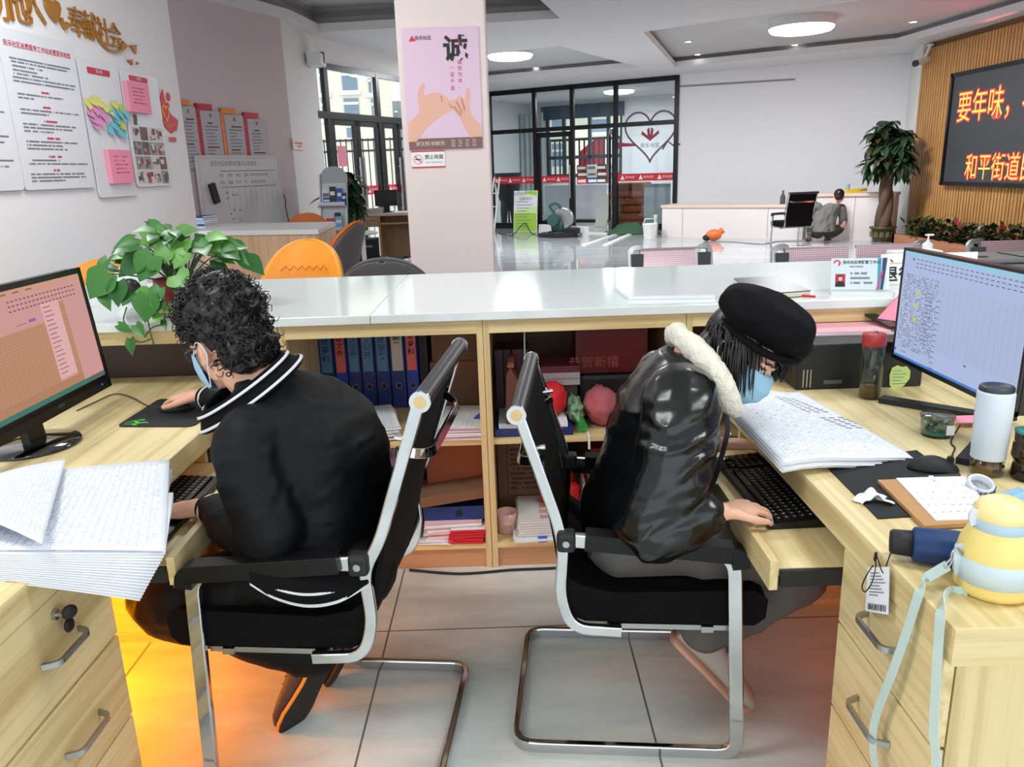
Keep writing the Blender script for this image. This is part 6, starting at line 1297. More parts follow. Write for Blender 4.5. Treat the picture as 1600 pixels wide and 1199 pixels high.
# ---------------------------------------------------------------- the two desks
DZ = .762; DT = .694; LX = -.945; RX = .70
def drawer_desk(sgn, x0, ynear, ypedfar, ygab, yfar, zs, label, depth=.80, handles=None, locks=None):
    """front edge on x = x0, desk extends to x0 + sgn*depth"""
    t = thing('office_desk', label, 'desk', (x0 + sgn*depth/2, (ynear + yfar)/2, 0))
    xb = x0 + sgn*depth
    bxx = lambda a, b, y0, y1, z0, z1, mb: mb.box((min(a, b), y0, z0), (max(a, b), y1, z1))
    part('desktop', bxx(x0, xb, ynear, yfar, DT, DZ, MB()), [WOODY], t, bevel=.003)
    part('edge_band', MB().box((min(x0, xb), ynear - .0015, DT), (max(x0, xb), ynear + .0005, DZ)), [WOODX], t)
    part('pedestal', bxx(x0 + sgn*.025, xb, ynear + .022, ypedfar, .03, DT - .001, MB()), [WOODZ], t)
    for k in range(3):
        z1, z0 = zs[k], zs[k + 1]
        d = part('drawer', bxx(x0 + sgn*.003, x0 + sgn*.023, ynear + .024, ypedfar - .001, z0 + .004, z1 - .003, MB()), [WOODY], t, bevel=.0015)
        if handles and k < len(handles):
            y0, y1, z = handles[k]; h = MB(); X = x0 + sgn*.003; o_ = -sgn*.030
            pth = arc_path([(X, y0, z), (X + o_, y0 + .012, z), (X + o_, y1 - .012, z), (X, y1, z)], .012, 5)
            h.sweep(pth, [(-.0035, -.006), (.0035, -.006), (.0035, .006), (-.0035, .006)], 0, up=(0, 0, 1)); part('handle', h, [STEEL], d)
        if locks and k == 0:
            y, z, key = locks; l = MB(); X = x0 + sgn*.003; l.cyl((X, y, z), (X - sgn*.008, y, z), .011); l.cyl((X - sgn*.008, y, z), (X - sgn*.02, y, z), .005); part('lock', l, [STEEL], d)
            if key:
                kk = MB(); kk.lathe([(.001, -.004), (.013, -.004), (.016, 0), (.013, .004), (.001, .004)], 18, 0, Matrix.Translation((X - sgn*.028, y + .008, z)) @ Matrix.Rotation(R(90), 4, 'Y') @ Matrix.Rotation(R(40), 4, 'X')); kk.lathe([(.001, -.004), (.013, -.004), (.016, 0), (.013, .004), (.001, .004)], 18, 0, Matrix.Translation((X - sgn*.02, y + .012, z - .032)) @ Matrix.Rotation(R(90), 4, 'Y')); kk.tube([(X - sgn*.02, y + .002, z - .004), (X - sgn*.024, y + .02, z - .012), (X - sgn*.02, y + .012, z - .02)], .0015, 5)
                o = part('keys', kk, [BLKM], d)
    part('end_panel', bxx(x0 + sgn*.03, xb, ygab, ygab + .022, .0, DT - .001, MB()), [WOODX], t)
    part('back_panel', bxx(xb - sgn*.02, xb, ypedfar, ygab, .02, DT - .001, MB()), [WOODZ], t)
    # keyboard tray on black runners
    xo = x0 - sgn*.135
    tr = part('keyboard_tray', bxx(xo, x0 + sgn*.30, ypedfar + .012, ygab - .012, .622, .640, MB()), [WOODY], t)
    part('tray_lip', bxx(xo - sgn*.018, xo, ypedfar + .004, ygab - .006, .592, .662, MB()), [WOODY], tr)
    for y in (ypedfar + .001, ygab - .013): rn = part('runner', bxx(xo + sgn*.005, x0 + sgn*.32, y, y + .011, .600, .638, MB()), [BLKM], tr); 
    return t
drawer_desk(-1, LX, .62, 1.645, 2.34, 2.985, [DT, .473, .252, .03], 'pale wooden desk with drawers under the pink monitor, left of the aisle', .82, [(1.362, 1.50, .579), (1.376, 1.515, .357), (1.376, 1.515, .14)], (1.43, .655, True))
drawer_desk(1, RX, 1.112, 1.535, 2.40, 2.985, [DT, .512, .300, .05], 'pale wooden desk with drawers under the yellow vacuum flask, right of the aisle', 1.15, [(1.272, 1.405, .612), (1.272, 1.412, .408), (1.272, 1.412, .2)], (1.36, .655, False))
# small electric heaters glowing in the knee holes
def heater(loc, rz, col, power, label, gl):
    t = thing('electric_heater', label, 'heater', loc, rz)
    part('casing', MB().box((-.17, -.05, .02), (.17, -.01, .36)).box((-.17, -.05, .02), (.17, .05, .05)).box((-.17, -.05, .33), (.17, .05, .36)), [BLKM], t, world=False)
    e = MB()
    for z in (.12, .19, .26): e.cyl((-.14, .02, z), (.14, .02, z), .009)
    part('heating_tube', e, [gl], t, world=False)
    g = MB()
    for k in range(9): g.cyl((-.15 + .0375*k, .045, .05), (-.15 + .0375*k, .045, .33), .0025, n=6)
    part('guard', g, [STEEL], t, world=False)
    return t
heater((-1.62, 1.80, 0), R(-62), None, 0, 'glowing electric heater under the left desk beside the man', emis('heater_orange', (255, 150, 20), 12))
point_light('heater_glow', (-1.50, 1.90, .30), 26, (1.0, .30, .0), .06)
heater((1.40, 1.72, 0), R(40), None, 0, 'dim red electric heater under the right desk beside the woman', emis('heater_red', (255, 80, 30), 3))
point_light('heater_glow', (1.26, 1.86, .26), 1.5, (1.0, .16, .03), .06)
# ---------------------------------------------------------------- left monitor
def uiquad(mb, M_, x0, y0, x1, y1, z, mi): mb.add([(x0, y0, z), (x1, y0, z), (x1, y1, z), (x0, y1, z)], [(0, 1, 2, 3)], mi, False, [(0, 0), (1, 0), (1, 1), (0, 1)], M_)
def emis_grid(name, base, line, cols, rows, s=1.0, lw_=.06, txt=None):
    m = mat(name, (8, 8, 8), .4); h = NT(m); uv = h.n('UVMap'); x = h.xyz(uv.outputs[0])
    cx_ = h.math('MULTIPLY', x[0], cols); cy_ = h.math('MULTIPLY', x[1], rows); fx = h.math('FRACT', cx_); fy = h.math('FRACT', cy_)
    f = h.math('MAXIMUM', h.math('LESS_THAN', fx, lw_*.6), h.math('LESS_THAN', fy, lw_*1.6))
    if txt:
        cell = h.n('CombineXYZ'); h.l(h.math('FLOOR', h.math('MULTIPLY', cx_, 4)), cell.inputs[0]); h.l(h.math('FLOOR', cy_), cell.inputs[1]); wn = h.n('TexWhiteNoise', noise_dimensions='2D'); h.l(cell.outputs[0], wn.inputs[0])
        f = h.math('MAXIMUM', h.math('MULTIPLY', f, .5), h.math('MULTIPLY', h.math('LESS_THAN', wn.outputs[0], txt), h.math('COMPARE', fy, .5, .22)))
    h.l(h.mix(f, lin(base), lin(line)), h.b.inputs['Emission Color']); h.b.inputs['Emission Strength'].default_value = s; h.b.inputs['Specular IOR Level'].default_value = .2
    return m
w, h = .655, .405; ang = R(5.5)
lm = Vector((-1.365, 2.27, .832)); LM_ = frame(lm, (0, 1, 0), (-math.sin(ang), 0, math.cos(ang)))
t = thing('monitor', 'black framed monitor showing a pinkish spreadsheet on the left desk', 'monitor', (-1.41, 2.19, DZ))
monitor(t, LM_, w, h, [BLK], 0, .018)
bz = .045; sw, sh_ = w - .036, h - .018 - bz
mb = MB(); SMx = LM_ @ Matrix.Translation((-sw/2, bz, .0)); Q = lambda a, b, c, d, z, mi: uiquad(mb, SMx, a*sw, b*sh_, c*sw, d*sh_, z, mi)
SP = [emis('screen_pink', (206, 150, 146), .95), emis_grid('screen_tan_grid', (192, 140, 112), (150, 108, 84), 16, 26, .95), emis('screen_pale_pink', (222, 172, 172), .95), emis('screen_teal', (60, 118, 104), .9), emis('screen_ink', (120, 84, 90), .9), emis('screen_blue', (120, 110, 170), .9), emis('screen_header', (204, 152, 128), .95), emis('screen_tan_dark', (176, 128, 96), .95)]
Q(0, 0, 1, 1, 0, 0); Q(0, .045, .60, .66, .0003, 1); Q(.60, .14, .755, .82, .0004, 2); Q(.0, .0, 1, .045, .0005, 3); Q(0, .95, 1, 1, .0004, 6); Q(0, .045, .80, .12, .0006, 7); Q(.755, .045, .80, .80, .0006, 1); Q(.48, .70, .535, .725, .0006, 5); Q(.38, .70, .46, .705, .0006, 4)
for k in range(16): Q(.615, .78 - .04*k, .615 + .06 + .03*((k*7) % 3)/3, .787 - .04*k, .0007, 4)
for r_, y in enumerate((.90, .86, .82)):
    for k in range(18): Q(.36 + .032*k, y, .36 + .032*k + .018, y + .012, .0007, 4)
for k in range(6): Q(.02 + .1*k, .965, .07 + .1*k, .975, .0007, 4)
Q(.86, .012, .98, .03, .0008, 4)
part('display', mb, SP, t)
mb = MB(); mb.text('philco', .015, LM_ @ Matrix.Translation((.02, .022, .0045)), 0); mb.lathe([(.001, 0), (.0028, 0)], 10, 1, LM_ @ Matrix.Translation((w/2 - .06, .02, .005)), cap=False)
part('bezel_marks', mb, [STEEL, emis('power_led', (60, 80, 255), 3)], t)
mb = MB(); mb.lathe([(.128, .0), (.132, .004), (.128, .010), (.05, .016), (.001, .016)], 40, 0, Matrix.Translation((-1.41, 2.19, DZ))); part('base', mb, [mat('glossy_black', (10, 10, 12), .05, coat=1.0)], t)
mb = MB(); mb.sweep([(-1.40, 2.19, DZ + .012), (-1.415, 2.19, DZ + .14)], [(-.04, -.012), (.04, -.012), (.04, .012), (-.04, .012)], up=(1, 0, 0)); part('neck', mb, [BLK], t)
# mouse pad, mouse, keyboard
def onpx(px, py, z=DZ): return atz(px, py, z)
qs = [onpx(*p) for p in ((181, 668), (250, 624), (328, 631), (300, 668))]
pp_ = [qs[0], qs[1], qs[2] + (qs[2] - qs[1])*.25, qs[3] + (qs[3] - qs[0])*.02]
mb = MB(); mb.prism([tuple(v[:2]) for v in arc_path([pp_[0].lerp(pp_[1], .5)] + [pp_[1], pp_[2], pp_[3], pp_[0]] + [pp_[0].lerp(pp_[1], .5)], .03, 4)][:-1], DZ + .0003, DZ + .0035)
t = tag(mb.build('mouse_pad', [mat('pad_black', (26, 28, 30), .8)], None, Matrix.Translation(-pp_[0])), 'black mouse pad with green snake emblem under the man hand', 'mouse pad'); t.location = pp_[0]
mb = MB(); lc = onpx(211, 662, DZ + .004); xd = (qs[3] - qs[0]).normalized(); yd = Vector((-xd.y, xd.x, 0)); LG = frame(lc, xd, yd); s = .034
for pts in ([(-1, -.2), (-.6, .55), (-.2, .35), (.05, -.1), (.9, .2), (1.3, .1), (.8, .45), (.2, .3), (-.1, .7), (-.5, .85), (-1.0, .2)], [(-.9, -.5), (-.3, -.2), (.3, -.55), (.5, -.35), (.2, -.2), (-.2, .05)], [(-.4, 1.0), (.1, .75), (.4, .95), (.2, 1.2)]): mb.prism([(x*s, y*s*1.1) for x, y in pts], 0, .0004, 0, LG)
part('emblem', mb, [mat('emblem_green', (60, 190, 60), .6)], t, label='bright green coiled emblem')
def mouse(c, rz, label, sx=1.0):
    t = thing('computer_mouse', label, 'mouse', c, rz)
    mb = MB(); mb.ell((0, 0, 0), (.058, .032, .036), 0, 28, 16)
    for p in mb.v:
        p.z = max(p.z, 0); p.z *= 1.0 - .25*max(0, p.x/.058); p.y *= 1 + .1*math.sin(p.x*40)
    part('shell', mb, [BLKM], t, world=False); mb = MB(); mb.cyl((.036, -.004, .029), (.036, .004, .029), .008); part('scroll_wheel', mb, [BLK], t, world=False); return t
ml = onpx(277, 640, DZ + .004); mouse((ml.x, ml.y, DZ + .0035), R(188), 'black computer mouse under the man right hand')
cable([Vector((ml.x - .05, ml.y - .01, DZ + .012)), onpx(248, 638, DZ + .006), onpx(228, 633, DZ + .004), onpx(203, 620, DZ + .004), onpx(178, 616, DZ + .004), onpx(150, 628, DZ + .004), onpx(120, 642, DZ + .004)], .0022, 'thin grey mouse cable curving over the left desk', 'mouse_cable', mat('cable_grey', (60, 62, 66), .5))
KEYM = mat('key_black', (24, 24, 26), .35); LEGEND = mat('key_legend', (190, 190, 190), .6)
def keyboard(c, rz, label, L=.44, W_=.15, keyh=.006):
    t = thing('keyboard', label, 'keyboard', c, rz)
    mb = MB(); mb.prism([(-W_/2, 0), (W_/2, 0), (W_/2, .024), (-W_/2, .014)], -L/2, L/2, 0, Matrix(((1, 0, 0, 0), (0, 0, 1, 0), (0, 1, 0, 0), (0, 0, 0, 1)))); part('casing', mb, [BLK], t, world=False, bevel=.002)
    kb = MB(); lg = MB(); rows = 6; px_ = .019; r_ = random.Random(5)
    for r in range(rows):
        x = W_/2 - .016 - r*.0195 - (.004 if r else 0); y = -L/2 + .012; zt = .014 + (.010)*(x + W_/2)/W_
        while y < L/2 - .012:
            wk = px_ if not (r == 5 and abs(y + .05) < .06) else .1
            if y + wk > L/2 - .008: break
            if not (abs(y - L*.235) < .008 or abs(y - L*.375) < .006):
                z = zt; kb.prism([(x - .0085, y + .001), (x + .0085, y + .001), (x + .0085, y + wk - .002), (x - .0085, y + wk - .002)], z, z + keyh)
                lg.box((x - .001, y + .005, z + keyh), (x + .004, y + .008 + r_.uniform(0, .002), z + keyh + .0003))
            y += wk
    part('keys', kb, [KEYM], t, world=False); part('key_legends', lg, [LEGEND], t, world=False); return t
keyboard((-.935, 1.95, .6405), R(180), 'black keyboard on the left pull-out tray under the printed sheets')
keyboard((.672, 1.965, .6405), R(2), 'black keyboard on the right pull-out tray under the woman hands', .46, .145)
# printed sheet stacks on the left desk
zt = DZ + .055
def sheet(mb, corners, mi, bend=None, nu=10, nv=10):
    a, b, c, d = [Vector(v) for v in corners]
    def fn(u, v):
        p = (a*(1 - u) + b*u)*(1 - v) + (d*(1 - u) + c*u)*v
        if bend: p = p + Vector((0, 0, bend(u, v)))
        return p
    mb.grid(fn, nu, nv, mi)
t = thing('printout_stack', 'thick fanned stack of printed tables overhanging the left desk edge', 'papers', onpx(120, 850))
c_ = [onpx(0, 862, zt), onpx(258, 866, zt), onpx(265, 718, zt), onpx(98, 728, zt)]
c_[0] = onpx(-120, 858, zt)
mb = MB(); sheet(mb, [onpx(-130, 862, zt), onpx(258, 866, zt), onpx(265, 719, zt), onpx(20, 742, zt)], 0, lambda u, v: .004*math.sin(3*u) + .006*(1 - v)*u, 14, 12); o = part('top_sheet', mb, [TBL], t); o.modifiers.new('thick', 'SOLIDIFY').thickness = .001
mb = MB()
f0, f1, f2, f3 = onpx(-120, 800, zt + .03), onpx(66, 850, zt + .035), onpx(103, 718, zt + .012), onpx(-60, 760, zt + .01)
def folded(u, v):
    p = (f0*(1 - u) + f1*u)*(1 - v) + (f3*(1 - u) + f2*u)*v; return p + Vector((0, 0, .022*math.sin(PI*u)*(1 - .6*v)))
mb.grid(folded, 16, 12); mb.grid(lambda u, v: folded(u, 0) + Vector((-.02*v, .05*v, -.028*v*math.sin(PI*min(1, u*1.0 + .1)) - .008*v)), 16, 5); o = part('folded_sheet', mb, [TBL], t); o.modifiers.new('thick', 'SOLIDIFY').thickness = .001
mb = MB()
for k in range(16):
    q = k/15; sh = Vector((-.012*q, -.035*q**1.5, -.048*q)); tip = onpx(258 - 42*q, 866 + 58*q, zt - .045*q - .015*q*q); bk = onpx(266 + 4*math.sin(k), 722 + 1.5*k, zt - .045*q)
    if k < 6: bk = onpx(271, 770 + 4*k, zt - .045*q)
    sheet(mb, [onpx(-140, 866 + 30*q, zt - .045*q), tip, bk, onpx(60, 770, zt - .045*q)], 0 if k % 4 == 0 else 1, lambda u, v, q=q: -.02*q*u*u*(1 - v), 8, 6)
o = part('lower_sheets', mb, [TBL2, PAPER], t); o.modifiers.new('thick', 'SOLIDIFY').thickness = .0012
# ---------------------------------------------------------------- right desk objects
w, h = .64, .352
rm = Vector((1.235, 2.475 - w/2, .872)); RM_ = frame(rm, (0, -1, 0), (.02, 0, 1))
t = thing('monitor', 'slim black monitor showing a pale blue spreadsheet on the right desk', 'monitor', (1.36, 2.15, DZ))
monitor(t, RM_, w, h, [BLK], 0, .008, .03)
mb = MB(); sw, sh_ = w - .016, h - .021; SMx = RM_ @ Matrix.Translation((-sw/2, .013, .0)); Q = lambda a, b, c, d, z, mi: uiquad(mb, SMx, a*sw, b*sh_, c*sw, d*sh_, z, mi)
SB_ = [emis('screen_blue_white', (172, 188, 224), .95), emis_grid('screen_sheet', (176, 190, 222), (146, 160, 196), 14, 32, .95), emis('screen_ui_blue', (70, 130, 210), .9), emis('screen_text', (98, 108, 140), .9), emis('screen_yellow', (206, 214, 80), .9), emis('screen_green', (60, 130, 110), .9), emis('screen_cyan', (150, 200, 226), .95), emis_grid('screen_sheet_text', (178, 192, 224), (112, 122, 152), 9, 34, .95, .05, .5)]
Q(0, 0, 1, 1, 0, 0); Q(.02, .10, .34, .80, .0003, 7); Q(.34, .2, 1, .78, .0003, 1); Q(0, .96, 1, 1, .0004, 6); Q(0, 0, 1, .022, .0004, 2); Q(.08, .925, .10, .945, .0006, 5)
for r_, y in enumerate((.935, .90, .865)):
    for k in range(22): Q(.12 + .038*k, y, .12 + .038*k + .022, y + .008, .0006, 3)
for y in (.62, .50, .38): Q(.15, y, .178, y + .035, .0007, 4)
for k in range(14): Q(.24, .66 - .035*k, .30, .666 - .035*k, .0007, 3); Q(.34, .62 - .05*k, .375, .627 - .05*k, .0007, 3)
Q(.0, .045, .02, .075, .0007, 2); Q(.06, .06, .12, .066, .0007, 3); Q(.62, .16, .64, .175, .0008, 3)
part('display', mb, SB_, t)
hub = onpx(1548, 668); 
mb = MB()
for tipx, tipy in ((1376, 628), (1508, 728)):
    tp_ = onpx(tipx, tipy); mb.sweep([tp_ + Vector((0, 0, .009)), hub + Vector((.06, .04, .009))], [(-.022, -.008), (.022, -.008), (.022, .008), (-.022, .008)], up=(0, 0, 1))
part('stand_leg', mb, [BLKM], t); mb = MB(); mb.sweep([hub + Vector((.07, .05, .01)), hub + Vector((.05, .05, .14)), Vector((1.27, rm.y, 1.0))], [(-.035, -.012), (.035, -.012), (.035, .012), (-.035, .012)], up=(1, 0, 0)); part('neck', mb, [BLKM], t)
qa = onpx(1505, 655, DZ + .018); mb = MB(); mb.prism([(qa.x - .04, qa.y - .03), (qa.x + .06, qa.y - .035), (qa.x + .06, qa.y + .03), (qa.x - .02, qa.y + .03)], DZ + .0176, DZ + .0184); single('sticky_note', mb, [PINKP], 'pink sticky note lying on the monitor stand of the right desk', 'sticky note')
# black printer box with papers and sticky note
bq0, bq1 = onpx(1243, 614), onpx(1438, 612); BY = 2.50
bxl = aty(1243, 614, BY).x; bxr = aty(1440, 600, BY).x
t = thing('printer', 'black printer on the right desk behind the red lidded bottle', 'printer', ((bxl + bxr)/2, BY + .13, DZ))
bh = .155
part('body', MB().box((bxl, BY, DZ), (bxr, BY + .28, DZ + bh)), [mat('printer_black', (17, 17, 19), .4)], t, bevel=.006)
part('paper_slot', MB().box((bxl + .09, BY - .003, DZ + .02), (bxl + .15, BY + .001, DZ + .032)), [mat('slot_grey', (78, 84, 84), .4)], t); mb = MB()
for k in range(3): mb.box((bxl + .02 + .012*k, BY - .002, DZ + .01), (bxl + .024 + .012*k, BY + .001, DZ + .07))
part('vent', mb, [STEEL], t)
mb = MB(); qn = aty(1405, 590, BY - .002); s = .036; pts = [(heart(2*PI*k/24 , s)[0], heart(2*PI*k/24, s)[1]*.95) for k in range(24)]; M_ = frame((qn.x, BY - .003, qn.z), (1, 0, 0), (0, 0, 1)); mb.prism([(x - .0, y) for x, y in [(-.034, .01), (-.028, .034), (-.01, .042), (.005, .036), (.02, .038), (.034, .022), (.034, -.004), (.018, -.028), (-.012, -.046), (-.03, -.026)]], 0, .0012, 0, M_)
for k in range(5): mb.box((-.022, .022 - .011*k, .0012), (.006 + .008*((k*5) % 3), .0245 - .011*k, .0015), 1, M_)
single('sticky_note', mb, [mat('note_lime', (190, 218, 130), .8), GREYINK], 'lime green leaf shaped sticky note on the black printer', 'sticky note')
t = thing('document_folder', 'open folder of pink sheets lying on the black printer', 'folder', ((bxl + bxr)/2, BY + .15, DZ + bh))
zf = DZ + bh; fq = [atz(x, y, zf + .012) for x, y in ((1255, 520), (1393, 517), (1355, 486), (1262, 484))]
part('cover', MB().prism([tuple(v[:2]) for v in [fq[0] + Vector((-.01, -.01, 0)), fq[1] + Vector((.012, -.01, 0)), fq[2] + Vector((.05, .0, 0)), fq[3]]], zf + .0005, zf + .006), [mat('folder_white', (214, 214, 216), .4)], t)
mb = MB(); mb.prism([tuple(v[:2]) for v in fq], zf + .0062, zf + .012); mb.text('社区居民登记表', .022, frame((fq[0] + fq[2])/2 + Vector((0, 0, .0007)), (1, .0, 0), (0, 1, 0)), 1); part('pink_sheets', mb, [mat('sheet_pink', (238, 178, 186), .8), mat('faded_pink_ink', (190, 96, 124), .8)], t)
mb = MB(); a_, b_ = atz(1332, 478, zf + .05), atz(1400, 512, zf + .02); mb.sweep([a_, b_], [(-.02, -.004), (.02, -.004), (.02, .004), (-.02, .004)], up=(0, 0, 1)); single('black_clipboard', mb, [BLK], 'black glossy clipboard edge on the pink folder by the monitor', 'clipboard')
mb = MB(); v0, v1, v2 = aty(1372, 498, BY + .2), aty(1406, 460, BY + .26), aty(1420, 505, BY + .2); mb.add([v0, v1, v2], [(0, 1, 2)], 0); mb.add([v0 + Vector((.0, .006, 0)), v1 + Vector((0, .006, 0)), v2 + Vector((0, .006, 0))], [(2, 1, 0)], 0); single('pink_sheet', mb, [PINKP], 'upright pink sheet corner beside the right monitor', 'paper')
# red lidded glass bottle
q = onpx(1358, 622); TEA = mat('tea', (120, 76, 36), .2)
t = thing('glass_bottle', 'clear glass water bottle with a red lid in front of the printer', 'bottle', q); d_ = (q - EYE).length
part('glass_body', MB().lathe([(.030, 0), (.0335, .004), (.0335, .168), (.030, .172), (.030, .168), (.0305, .008), (.001, .006)], 32), [CLEAR], t, world=False)
part('tea', MB().lathe([(.001, .007), (.029, .007), (.029, .045), (.001, .045)], 28, cap=False), [TEA], t, world=False)
part('lid', MB().lathe([(.033, .170), (.036, .172), (.036, .205), (.034, .209), (.001, .209)], 32), [mat('lid_red', (170, 52, 56), .4)], t, world=False)
part('lid_loop', MB().tube([(-.012, 0, .209), (-.006, 0, .216), (.006, 0, .216), (.012, 0, .209)], .0025, 6), [STEEL], t, world=False)
# printed list on the right desk
zt = DZ + .03
t = thing('printout_stack', 'large printed list sheets lying over the right desk edge and keyboard', 'papers', onpx(1280, 680))
A0, A1, A2, A3 = onpx(1133, 628, zt + .035), onpx(1225, 724, zt + .01), onpx(1436, 712, zt - .022), onpx(1250, 607, zt + .01)
def lst(u, v, off=0.0):
    p = (A0*(1 - u) + A1*u)*(1 - v) + (A3*(1 - u) + A2*u)*v; return p + Vector((0, 0, .014*math.sin(PI*v*1.3)*(1 - .3*u) + .012*math.sin(5*v + 2*u)*v*(1 - v)*2 - off))
mb = MB(); mb.grid(lambda u, v: lst(u, v), 16, 20); LST = sheet_mat('printed_register', 44, 16, (132, 136, 154), (232, 236, 244), .07, .30); o = part('top_sheet', mb, [LST], t); o.modifiers.new('thick', 'SOLIDIFY').thickness = .001
mb = MB()
for k in range(7): 
    off = .003 + .0032*k; sh = Vector((-.004 + .004*math.sin(k*2.1), -.004*math.cos(k*1.7) - .0012*k, 0)); mb.grid(lambda u, v: lst(u, v, off) + sh, 8, 8)
o = part('lower_sheets', mb, [PAPER], t); o.modifiers.new('thick', 'SOLIDIFY').thickness = .0012
mb = MB()
for k in range(16):
    u0, v0 = .12 + .035*k*.9, .52 + .02*k; 
    if k in (8, 9): continue
    for j in range(3):
        a = lst(u0, v0 + .1*j) + Vector((0, 0, .0012)); b = lst(u0 + .006, v0 + .1*j + .06) + Vector((0, 0, .0012)); n_ = Vector((.0022, -.002, 0)); mb.add([a - n_, b - n_, b + n_, a + n_], [(0, 1, 2, 3)])
part('handwriting', mb, [GREYINK], t)
# clip jar
q = onpx(1462, 680); t = thing('clip_jar', 'clear round tub full of binder clips on the right desk', 'jar', q); t.scale = (1.22, 1.22, 1.22)
part('tub', MB().lathe([(.030, 0), (.032, .003), (.033, .040), (.0315, .04), (.030, .005), (.001, .004)], 28), [CLEAR], t, world=False); part('lid', MB().lathe([(.035, .040), (.036, .041), (.036, .048), (.034, .050), (.001, .050)], 28), [glass('lid_clear', (214, 222, 222), 1.6)], t, world=False)
mb = MB(); r_ = random.Random(3)
for k in range(26):
    a = r_.uniform(0, 6.28); rr = r_.uniform(0, .020); M_ = Matrix.Translation((rr*math.cos(a), rr*math.sin(a), .011 + r_.random()*.020)) @ Matrix.Rotation(r_.uniform(0, 3), 4, (r_.random(), r_.random(), r_.random() + .1)); mb.cbox((0, 0, 0), (.013, .006, .007), r_.choice([0, 0, 1, 2, 3]), M_)
mb.lathe([(.001, .005), (.0285, .005), (.0285, .009), (.001, .009)], 20, 1, cap=False)
o = part('binder_clips', mb, [BLK, mat('clip_teal', (40, 160, 140), .4), STEEL, mat('clip_yellow', (216, 204, 90), .5)], t, world=False); o['kind'] = 'stuff'
mb = MB(); part('label_sticker', MB().box((.004, -.0338, .010), (.022, -.0326, .032)), [PAPER], t, world=False)
# mouse pad and mouse on the right
qs = [onpx(x, y) for x, y in ((1292, 728), (1440, 712), (1500, 752), (1362, 800))]; mb = MB()
pr_ = [onpx(1285, 724), onpx(1432, 705), onpx(1560, 800), onpx(1372, 812)]
mb.prism([tuple(v[:2]) for v in pr_], DZ + .0003, DZ + .003); single('mouse_pad', mb, [mat('pad_black', (26, 28, 30), .8)], 'black mouse pad under the calendar on the right desk', 'mouse pad')
mr = onpx(1458, 730, DZ + .01); mouse((mr.x, mr.y, DZ + .003), R(-14), 'black computer mouse on the right desk pad')
cable([Vector((mr.x + .05, mr.y + .0, DZ + .012)), onpx(1488, 712, DZ + .004), onpx(1492, 700, DZ + .004), onpx(1486, 690, DZ + .004), onpx(1500, 665, DZ + .02)], .002, 'black mouse cable running back to the right monitor', 'mouse_cable')
mb = MB(); pa, pb = onpx(1428, 748, DZ + .009), onpx(1499, 744, DZ + .009); mb.cyl(pa, pa.lerp(pb, .42), .0055, n=12, mi=0); mb.cyl(pa.lerp(pb, .42), pb, .0065, n=12, mi=1); mb.cyl(pa.lerp(pb, .3), pa.lerp(pb, .41), .0058, n=12, mi=2); single('marker_pen', mb, [BLKM, BLK, STEEL], 'black marker pen lying behind the desk calendar', 'pen')
# calendar
t = thing('desk_calendar', 'brown desk calendar lying flat with a white month page', 'calendar', onpx(1450, 780))
zc = DZ + .012; cs = [onpx(1371, 750, zc), onpx(1445, 822, zc), onpx(1560, 815, zc), onpx(1512, 745, zc)]
part('backing', MB().prism([tuple(v[:2]) for v in cs], DZ + .004, zc), [mat('kraft_calendar', (188, 142, 92), .7)], t)
ps = [onpx(1400, 749, zc), onpx(1462, 815, zc), onpx(1556, 812, zc), onpx(1508, 746, zc)]
part('page', MB().prism([tuple(v[:2]) for v in ps], zc, zc + .003), [PAPER], t)
def cp_(u, v): return (ps[0]*(1 - u) + ps[1]*u)*(1 - v) + (ps[3]*(1 - u) + ps[2]*u)*v + Vector((0, 0, .0034))
cx_, cy_ = (ps[2] - ps[1]).normalized(), None
mb = MB(); CM_ = lambda u, v: frame(cp_(u, v), (ps[3] - ps[0]).normalized(), -(ps[1] - ps[0]))
for r_ in range(5):
    for c2 in range(7):
        n_ = r_*7 + c2 - 1
        if 1 <= n_ <= 31: mb.text(str(n_), .008, CM_(.24 + .15*r_, .10 + .125*c2), 0)
mb.text('2', .018, CM_(.10, .5), 0)
part('dates', mb, [GREYINK], t)
mb = MB()
for k in range(14): v_ = (ps[3]*(1 - k/13) + ps[2]*(k/13)); mb.tube([v_ + Vector((-.004, 0, .002)), v_ + Vector((.002, 0, .008)), v_ + Vector((.009, 0, .004)), v_ + Vector((.009, 0, -.006))], .0008, 4)
part('spiral_binding', mb, [STEEL], t)
# crumpled tissue
q = onpx(1362, 785); mb = MB(); 
def tis(u, v): return Vector((q.x - .035 + .07*u + .006*math.sin(7*v), q.y - .022 + .04*v + .008*math.sin(5*u), DZ + .004 + .017*math.exp(-((u - .55)**2)/.05)*(.6 + .4*math.sin(6*v + 2)) + .006*abs(math.sin(9*u))))
mb.grid(tis, 22, 12); single('tissue', mb, [mat('tissue_white', (236, 240, 236), .9)], 'crumpled white tissue lying on the right desk edge', 'tissue').modifiers.new('thick', 'SOLIDIFY').thickness = .0015
